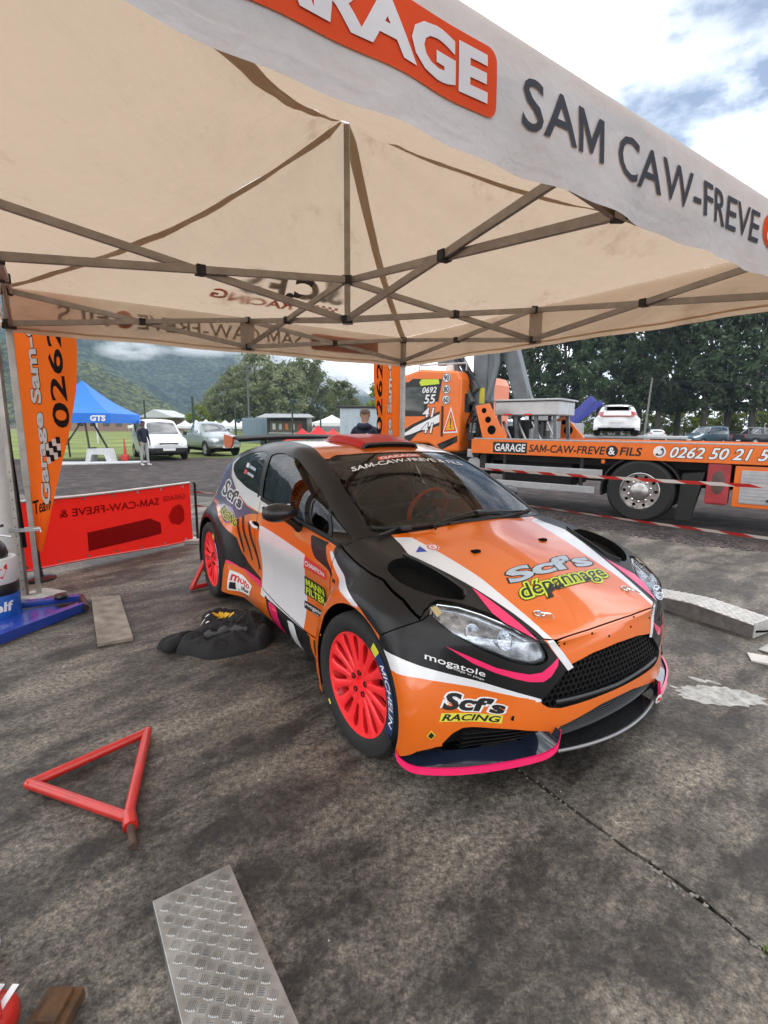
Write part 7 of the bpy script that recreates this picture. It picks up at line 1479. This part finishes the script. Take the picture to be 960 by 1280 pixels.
# marquees
for i, px0 in enumerate((232, 246, 258, 270, 282, 293, 303)):
    p = px_at(px0, 540, 78 + 2 * (i % 2)); small_tent('white_marquee', (p.x, 78 + 2 * (i % 2), GZ), .1, 2.2, 2.6, 1.35, 2.15 + .1 * (i % 3), M_wtent, 'small white marquee in the row at the far side of the field', 'row of white marquees', .4)
p = px_at(415, 540, 60); small_tent('white_marquee', (p.x, 60, GZ), .1, 4.6, 3, 1.9, 2.8, M_wtent, 'white marquee standing behind the red tents', None, .4)
p = px_at(166, 540, 80); small_tent('white_marquee', (p.x + 3, 80, GZ), .1, 6, 3, 1.3, 2.1, M_wtent, 'wide low white marquee behind the white van', None, .4)
for i, (px0, w_, h) in enumerate(((378, 2.4, .95), (398, 2.8, 1.15), (416, 2.0, .95))):
    p = px_at(px0, 545, 34 + i); small_tent('red_tent', (p.x, 34 + i, GZ), .2 * i, w_, 1.8, .55, h + .45, M_rtent, 'low pointed red tent beyond the rally car roof', 'low red tents', .5, False)
# shipping container, stall, box body, clubhouse
def box_building(nm, px0, px1, Y, h, dp, mt, label, cat, roofm=None, ribs=0, rz=0.0):
    a, b_ = px_at(px0, 545, Y), px_at(px1, 545, Y); W = b_.x - a.x; o = empty(nm, (a.x, Y, GZ), rz, label, cat); m = MB(); m.bbox(0, W, 0, dp, 0, h, .03); m.build('wall', mt, o)
    if roofm: m = MB(); m.bbox(-.08, W + .08, -.08, dp + .08, h, h + .09, .02); m.build('roof', roofm, o)
    for k in range(ribs): x = W * (k + .5) / ribs; m = MB(); m.box(x - .03, x + .03, -.022, -.002, .05, h - .05); m.build('wall_rib', mt, o)
    return o, W
M_cont = mat('container_blue_grey', (.18, .25, .32), .6, var=.12); M_shed = mat('panel_pale_blue', (.42, .50, .54), .6, var=.08)
box_building('shipping_container', 303, 336, 46, 2.2, 3, M_cont, 'blue-grey steel container left of the food stall', 'container', None, 8)
o, W = box_building('box_trailer', 425, 502, 22, 2.35, 3, M_shed, 'large pale blue box trailer behind the hooded person', 'trailer', M_plast, 5)
o, W = box_building('food_stall', 334, 384, 44, 2.35, 3, M_plast, 'dark open food stall with projecting grey awning', 'stall', mat('awning_grey', (.25, .26, .27), .6)); m = MB(); m.add([(-.6, -1.5, 2.15), (W + .9, -1.6, 2.2), (W + .2, -.05, 2.5), (-.1, -.05, 2.5)], [(0, 1, 2, 3)]); q = m.build('awning', mat('awning_grey', (0, 0, 0)), o); q.modifiers.new('t', 'SOLIDIFY').thickness = .05
m = MB(); m.box(.3, W - .4, -.03, -.01, .95, 1.9); m.build('serving_hatch', mat('stall_inside', (.14, .13, .12), .8), o); m = MB(); m.bbox(.2, W - .3, -.35, -.05, .85, .95, .02); m.build('counter', M_silver, o)
for k in range(5): m = MB(); m.bbox(.5 + k * .55, .75 + k * .55, -.055, -.035, 1.2, 1.7, .01); m.build('stall_item', [M_vwhite, M_silver, M_tor, M_vwhite, M_red][k], o)
o, W = box_building('clubhouse', 60, 212, 105, 3.1, 8, mat('clubhouse_wall', (.30, .20, .17), .8), 'low brown clubhouse across the grass field', 'building', None); m = MB(); m.prism([(-1, 3.0), (W * .78, 3.0), (W * .9, 4.5), (W + 1.2, 3.0), (W + 1.2, 2.85), (-1, 2.85)], -1, 9, 'y'); m.build('roof', mat('clubhouse_roof', (.45, .47, .50), .5), o)
for k in range(9): m = MB(); m.box(1 + W * k / 9.5, 1 + W * k / 9.5 + 1.3, -.05, -.01, 1.0, 2.3); m.build('window', M_wintd, o)
# ---------------------------------------------------------------- trees, hedge, poles, hills
from mathutils import noise as mnoise
def leaf_mat(name, c, c2, tr):
    m = bpy.data.materials.new(name); m.use_nodes = True; n = m.node_tree.nodes; l = m.node_tree.links; n.clear(); o = n.new('ShaderNodeOutputMaterial'); d = n.new('ShaderNodeBsdfDiffuse'); t = n.new('ShaderNodeBsdfTranslucent'); x = n.new('ShaderNodeMixShader'); x.inputs[0].default_value = .3
    g = n.new('ShaderNodeNewGeometry'); mx_ = n.new('ShaderNodeMix'); mx_.data_type = 'RGBA'; l.new(g.outputs['Random Per Island'], mx_.inputs['Factor']); ob = n.new('ShaderNodeObjectInfo'); hs = n.new('ShaderNodeHueSaturation'); vr = n.new('ShaderNodeMapRange'); vr.inputs['To Min'].default_value = .6; vr.inputs['To Max'].default_value = 1.5; l.new(ob.outputs['Random'], vr.inputs['Value']); l.new(vr.outputs[0], hs.inputs['Value']); mx_.inputs['A'].default_value = (*c, 1); mx_.inputs['B'].default_value = (*c2, 1); l.new(mx_.outputs['Result'], hs.inputs['Color']); l.new(hs.outputs[0], d.inputs[0]); t.inputs[0].default_value = (*tr, 1)
    l.new(d.outputs[0], x.inputs[1]); l.new(t.outputs[0], x.inputs[2]); l.new(x.outputs[0], o.inputs[0]); return m
M_lf_dark = leaf_mat('leaf_dark', (.035, .060, .036), (.11, .145, .085), (.12, .18, .07)); M_lf_mid = leaf_mat('leaf_grey_green', (.11, .13, .075), (.30, .32, .21), (.22, .26, .11)); M_lf_br = leaf_mat('leaf_bright', (.12, .17, .025), (.28, .32, .07), (.25, .32, .05)); M_bark = mat('bark', (.055, .045, .038), .9, var=.4, scale=8, bump=.8, bscale=12)
def crown_mesh(nm, seed, H, rad, z0, nclump, per, leaf, shape, mt):
    r2 = random.Random(seed); vs = []; fs = []
    cl_ = []
    for i in range(nclump):
        t = r2.random(); z = z0 + (H - z0) * t; rr = rad * shape(t) * math.sqrt(r2.uniform(.08, 1)); a = r2.uniform(0, 6.283); cl_.append((rr * math.cos(a), rr * math.sin(a), z, r2.uniform(.55, 1.2)))
    for (cx, cy, cz, cs) in cl_:
        for j in range(per):
            d = Vector((r2.gauss(0, 1), r2.gauss(0, 1), r2.gauss(0, .7))) * (rad * .13 * cs); p = Vector((cx, cy, cz)) + d
            nn = Vector((r2.gauss(0, 1), r2.gauss(0, 1), r2.gauss(.5, 1))).normalized(); u = nn.orthogonal().normalized(); u.rotate(Quaternion(nn, r2.uniform(0, 6.3))); v_ = nn.cross(u); s_ = leaf * r2.uniform(.6, 1.4); k = len(vs)
            vs += [tuple(p - u * s_), tuple(p + v_ * s_ * .5 + nn * s_ * .15), tuple(p + u * s_), tuple(p - v_ * s_ * .5 + nn * s_ * .15)]; fs.append((k, k + 1, k + 2, k + 3))
    me = bpy.data.meshes.new(nm); me.from_pydata(vs, [], fs); me.materials.append(mt); return me, cl_
def trunk_mesh(H, r0, cl_, seed, n=14):
    r2 = random.Random(seed); m = MB(); pts = [(r2.uniform(-.15, .15) * i, r2.uniform(-.15, .15) * i, H * i / 6) for i in range(7)]; m.tube(pts, [r0 * (1 - .13 * i) for i in range(7)], 9)
    for c in r2.sample(cl_, min(n, len(cl_))):
        zb = max(H * .18, c[2] * .7); b0 = Vector((pts[3][0] * zb / H * 2, pts[3][1] * zb / H * 2, zb)); m.tube([b0, b0.lerp(Vector(c[:3]), .55) + Vector((0, 0, .3)), Vector(c[:3])], [r0 * .30, r0 * .18, r0 * .06], 6)
    me = bpy.data.meshes.new('trunk'); me.from_pydata(m.v, [], m.f); me.materials.append(M_bark); shade(me, 60); return me
KINDS = []
tall = lambda t: (.45 + .55 * min(1, t * 5)) * (1 - t ** 1.6) ** .8; round_ = lambda t: math.sin(math.pi * (.12 + .84 * t)) ** .7; umb = lambda t: (.35 + .65 * t) * (1.0 if t < .8 else 1.8 - t)
for k in range(4): me, c = crown_mesh('crown', 30 + k, 24, 3.7, 4.0, 150, 44, .36, tall, M_lf_dark); KINDS.append((me, trunk_mesh(22, .42, c, k)))
for k in range(3): me, c = crown_mesh('crown', 50 + k, 14, 5.0, 3.0, 90, 55, .34, round_, M_lf_mid); KINDS.append((me, trunk_mesh(12.5, .35, c, 10 + k)))
me, c = crown_mesh('crown', 60, 7, 3.4, 1.0, 60, 55, .24, round_, M_lf_br); KINDS.append((me, trunk_mesh(6, .18, c, 20)))
me, c = crown_mesh('crown', 70, 15, 4.6, 8.0, 60, 50, .32, umb, M_lf_mid); KINDS.append((me, trunk_mesh(14, .25, c, 21, 18)))
tr_ = random.Random(12)
def tree(nm, px0, Y, kind, sc_, label, group, zs=1.0):
    p = px_at(px0, 545, Y); t = empty(nm, (p.x, Y, GZ), tr_.uniform(0, 6.3), label, 'tree', group); t.scale = (sc_, sc_, sc_ * zs); link('crown', KINDS[kind][0], t); link('trunk', KINDS[kind][1], t); return t
G1 = 'tall dark trees behind the parking area'; TALL = ['small dark tree seen between the crane column and boom', 'middling dark tree right beside the grey crane boom', 'dark tree rising behind the lower end of the crane boom', 'tall dark tree rising behind the tow truck\'s tool chest', 'tall dark tree rising behind the folded blue crane', 'tall dark tree rising above the white recovery truck\'s cab', 'tall dark tree rising behind the loaded white hatchback', 'tall dark tree rising behind the loaded white hatchback', 'tall dark tree standing right behind the utility pole', 'tall dark tree rising behind the low parked white car', 'tall dark tree behind the rear of the teal minivan', 'tall dark tree behind the front of the teal minivan', 'tall dark tree between the teal minivan and the dark pickup', 'tall dark tree rising behind the dark pickup', 'tall dark tree rising behind the dark pickup', 'tall dark tree rising behind the dark pickup']
for i, (px0, Y, sc_) in enumerate(((598, 105, .50), (622, 98, .66), (648, 100, .92), (672, 92, .98), (700, 86, 1.0), (722, 90, 1.05), (745, 80, 1.05), (772, 84, 1.05), (797, 76, 1.05), (821, 74, 1.0), (845, 78, 1.08), (877, 72, 1.02), (906, 74, 1.05), (938, 70, 1.05), (968, 72, 1.08), (1000, 68, 1.0))): tree('tall_tree', px0, Y, i % 4, sc_, TALL[i], G1 if i > 2 else 'lower dark trees by the crane')
G2 = 'grey-green trees beyond the field'
for i, (px0, Y, sc_, k) in enumerate(((268, 112, .62, 4), (286, 110, .80, 5), (304, 116, 1.02, 6), (324, 108, 1.12, 4), (345, 112, 1.0, 5), (362, 106, .92, 6), (398, 120, .95, 4))): tree('leafy_tree', px0, Y, k, sc_, 'grey-green leafy tree in the clump beyond the field', G2)
tree('umbrella_tree', 382, 112, 8, 1.02, 'thin spreading tree standing above the clump by the red tents', None); tree('leafy_tree', 427, 88, 5, .62, 'rounded grey-green tree left of the pale box trailer', None)
for i, (px0, Y, sc_) in enumerate(((248, 100, .72), (275, 90, .30), (204, 140, .75), (196, 130, .6), (476, 60, .85), (372, 75, .38))): tree('bright_tree', px0, Y, 7, sc_, ['bright green tree behind the fence post by the pickup', 'small bright green tree among the white marquees', 'yellow-green tree behind the clubhouse roof end', 'yellow-green tree behind the clubhouse roof end', 'bright green tree behind the reversed feather flag', 'small bright bush behind the food stall'][i], 'yellow-green trees behind the clubhouse' if i in (2, 3) else None)
for i in range(11):
    px0 = 735 + i * 24; p = px_at(px0, 545, 86); t = empty('hedge_bush', (p.x, 86, GZ), tr_.uniform(0, 6), 'bright green bush in the hedge behind the tall tree trunks', 'bush', 'bushes of the bright hedge'); q = tr_.uniform(.55, .8); t.scale = (q, q, q); link('crown', KINDS[7][0], t); link('trunk', KINDS[7][1], t)
# utility pole, wires, railing
p = px_at(805, 545, 66); up_ = empty('utility_pole', (p.x, 66, GZ), 0, 'grey utility pole in front of the tall trees', 'pole'); m = MB(); m.tube([(0, 0, 0), (.35, 0, 7.9)], [.16, .10], 10); m.build('pole', mat('pole_grey', (.20, .19, .17), .8), up_, 50); m = MB(); m.bar((-.2, 0, 7.7), (.9, 0, 7.75), .1, .1); m.build('crossarm', M_chass, up_)
for z, x1 in ((7.75, 40), (7.5, 40)): m = MB(); m.tube(cr([(.35, 0, z), (14, -3, z - 1.0), (x1, -8, z - .9)], 8), .03, 4); m.build('wire', M_chass, up_)
a_, b2_ = px_at(895, 545, 58), px_at(985, 545, 56); rl = empty('railing', (a_.x, 58, GZ), 0, 'low dark railing behind the dark pickup', 'railing'); W = b2_.x - a_.x
for k in range(40): m = MB(); m.box(W * k / 39 - .03, W * k / 39 + .03, -.03, .03, 0, 1.2); m.build('baluster', M_chass, rl)
m = MB(); m.box(-.05, W + .05, -.04, .04, 1.2, 1.3); m.build('handrail', M_chass, rl)
# hills
def hill(nm, Y0, prof, depth, seed, mt, label, step, rough):
    xs = np.arange(prof[0][0], prof[-1][0] + 1, step); ys = np.linspace(0, 1, 46); vs = []; fs = []
    for j, t in enumerate(ys):
        for x in xs:
            top = float(np.interp(x, [p[0] for p in prof], [p[1] for p in prof])); y = Y0 + depth * t
            g = mnoise.ridged_multi_fractal(Vector((x * .006 + seed, y * .0035, seed)), .9, 2.1, 5, 1.0, 2.0); f_ = mnoise.fractal(Vector((x * .05, y * .05, seed)), .7, 2.1, 5)
            sl = t ** .8 if t <= .75 else .80 - (t - .75) * 1.2; z = top * sl * 1.22 * (.80 + .20 * min(1.6, g) / 1.2) + rough * f_ * min(1, t * 6) - 3 * (t == 0)
            vs.append((x, y + 30 * mnoise.noise(Vector((x * .01, t * 3, seed))), max(-2, z)))
    nx = len(xs)
    for j in range(len(ys) - 1):
        for i in range(nx - 1): fs.append((j * nx + i, j * nx + i + 1, (j + 1) * nx + i + 1, (j + 1) * nx + i))
    me = bpy.data.meshes.new(nm); me.from_pydata(vs, [], fs); me.materials.append(mt); o = link(nm, me, None, 60); tag(o, label, kind='structure')
def forest_mat(name, a, b_, s1):
    m = bpy.data.materials.new(name); m.use_nodes = True; n = m.node_tree.nodes; l = m.node_tree.links; p = n['Principled BSDF']; t = n.new('ShaderNodeTexCoord'); p.inputs['Roughness'].default_value = .95; p.inputs['Specular IOR Level'].default_value = .1
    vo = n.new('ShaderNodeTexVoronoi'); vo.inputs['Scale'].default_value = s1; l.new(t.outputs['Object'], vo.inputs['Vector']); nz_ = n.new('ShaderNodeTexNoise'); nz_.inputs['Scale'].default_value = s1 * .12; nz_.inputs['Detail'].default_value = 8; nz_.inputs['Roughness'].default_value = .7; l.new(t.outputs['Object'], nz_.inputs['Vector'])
    r_ = n.new('ShaderNodeValToRGB'); r_.color_ramp.elements[0].position = .38; r_.color_ramp.elements[1].position = .64; r_.color_ramp.elements[0].color = (*a, 1); r_.color_ramp.elements[1].color = (*b_, 1); l.new(nz_.outputs['Fac'], r_.inputs[0])
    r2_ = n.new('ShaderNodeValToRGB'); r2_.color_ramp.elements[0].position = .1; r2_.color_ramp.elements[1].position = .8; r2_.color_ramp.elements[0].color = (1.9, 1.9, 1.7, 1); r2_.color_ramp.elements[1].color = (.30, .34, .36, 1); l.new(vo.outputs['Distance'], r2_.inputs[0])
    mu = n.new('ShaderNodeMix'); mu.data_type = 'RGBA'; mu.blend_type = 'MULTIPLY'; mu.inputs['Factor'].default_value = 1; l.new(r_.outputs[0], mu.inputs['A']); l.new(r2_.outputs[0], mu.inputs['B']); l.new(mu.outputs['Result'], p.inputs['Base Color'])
    bp = n.new('ShaderNodeBump'); bp.inputs['Strength'].default_value = 1; bp.inputs['Distance'].default_value = 7.0; bp.invert = True; l.new(vo.outputs['Distance'], bp.inputs['Height']); l.new(bp.outputs[0], p.inputs['Normal']); return m
M_fo1 = forest_mat('forest_near', (.035, .050, .018), (.12, .13, .05), .22); M_fo2 = forest_mat('forest_far', (.010, .024, .016), (.058, .085, .048), .11)
def pxx(px, Y): return (px - 480) / 626 * Y
hill('hill', 420, [(pxx(-260, 520), 120), (pxx(0, 520), 98), (pxx(90, 520), 76), (pxx(130, 520), 62), (pxx(165, 520), 44), (pxx(205, 520), 24), (pxx(250, 520), 4), (pxx(300, 520), 0)], 130, 3.3, M_fo1, 'lighter green foothill sloping down behind the clubhouse', 5, 2.2)
hill('mountain', 900, [(pxx(-420, 1250), 520), (pxx(0, 1250), 440), (pxx(120, 1250), 360), (pxx(250, 1250), 270), (pxx(330, 1250), 200), (pxx(400, 1250), 135), (pxx(460, 1250), 80), (pxx(520, 1250), 40), (pxx(640, 1250), 12), (pxx(800, 1250), 4)], 480, 7.7, M_fo2, 'forested mountain rising into cloud', 10, 5)
hill('mountain', 640, [(pxx(-300, 820), 330), (pxx(20, 820), 220), (pxx(100, 820), 158), (pxx(150, 820), 112), (pxx(200, 820), 66), (pxx(240, 820), 22), (pxx(270, 820), 2), (pxx(320, 820), 0)], 240, 5.1, M_fo2, 'dark forested spur in front of the cloudy mountain', 7, 3.5)
# mist hanging on the mountain
def mist(loc, size, dens, seed, label):
    bmm = bmesh.new(); bmesh.ops.create_icosphere(bmm, subdivisions=3, radius=1); m = MB(); m.addbm(bmm); o = m.build('mist', None or (lambda: None)() or mist_mat(dens, seed), None, None, loc); o.scale = size; tag(o, label, kind='stuff'); return o
def mist_mat(dens, seed):
    m = bpy.data.materials.new('mist_%d' % seed); m.use_nodes = True; n = m.node_tree.nodes; l = m.node_tree.links; n.clear(); o = n.new('ShaderNodeOutputMaterial'); v = n.new('ShaderNodeVolumePrincipled'); v.inputs['Color'].default_value = (.95, .96, .98, 1); v.inputs['Anisotropy'].default_value = .2
    t = n.new('ShaderNodeTexCoord'); ln = n.new('ShaderNodeVectorMath'); ln.operation = 'LENGTH'; l.new(t.outputs['Object'], ln.inputs[0]); nz_ = n.new('ShaderNodeTexNoise'); nz_.noise_dimensions = '4D'; nz_.inputs['W'].default_value = seed; nz_.inputs['Scale'].default_value = 1.6; nz_.inputs['Detail'].default_value = 4; nz_.inputs['Roughness'].default_value = .6; l.new(t.outputs['Object'], nz_.inputs['Vector'])
    fa = n.new('ShaderNodeMapRange'); fa.inputs['From Min'].default_value = 1.0; fa.inputs['From Max'].default_value = .35; l.new(ln.outputs['Value'], fa.inputs['Value']); nr = n.new('ShaderNodeMapRange'); nr.inputs['From Min'].default_value = .40; nr.inputs['From Max'].default_value = .66; l.new(nz_.outputs['Fac'], nr.inputs['Value'])
    mu = n.new('ShaderNodeMath'); mu.operation = 'MULTIPLY'; l.new(fa.outputs[0], mu.inputs[0]); l.new(nr.outputs[0], mu.inputs[1]); m2 = n.new('ShaderNodeMath'); m2.operation = 'MULTIPLY'; m2.inputs[1].default_value = dens; l.new(mu.outputs[0], m2.inputs[0]); l.new(m2.outputs[0], v.inputs['Density']); l.new(v.outputs[0], o.inputs['Volume']); return m
for i, (px0, py0, Y, sz, dn) in enumerate(((165, 438, 600, (46, 26, 13), .09), (262, 436, 850, (85, 40, 16), .09), (372, 452, 880, (110, 50, 27), .10), (438, 476, 890, (80, 45, 30), .12))):
    p = px_at(px0, py0, Y); mist((p.x, p.y, p.z), sz, dn, i + 1, 'white cloud bank clinging to the mountain slope')
# ---------------------------------------------------------------- air
m = MB(); m.box(-1900, 1900, -60, 1700, -4, 640); hm = bpy.data.materials.new('haze_air'); hm.use_nodes = True; _n = hm.node_tree.nodes; _n.clear(); _o = _n.new('ShaderNodeOutputMaterial'); _v = _n.new('ShaderNodeVolumePrincipled'); _v.inputs['Color'].default_value = (.60, .78, 1.0, 1); _v.inputs['Density'].default_value = .00024; hm.node_tree.links.new(_v.outputs[0], _o.inputs['Volume'])
o = m.build('haze', hm); tag(o, 'thin blue-grey air haze over the valley', kind='stuff'); o.display_type = 'WIRE'
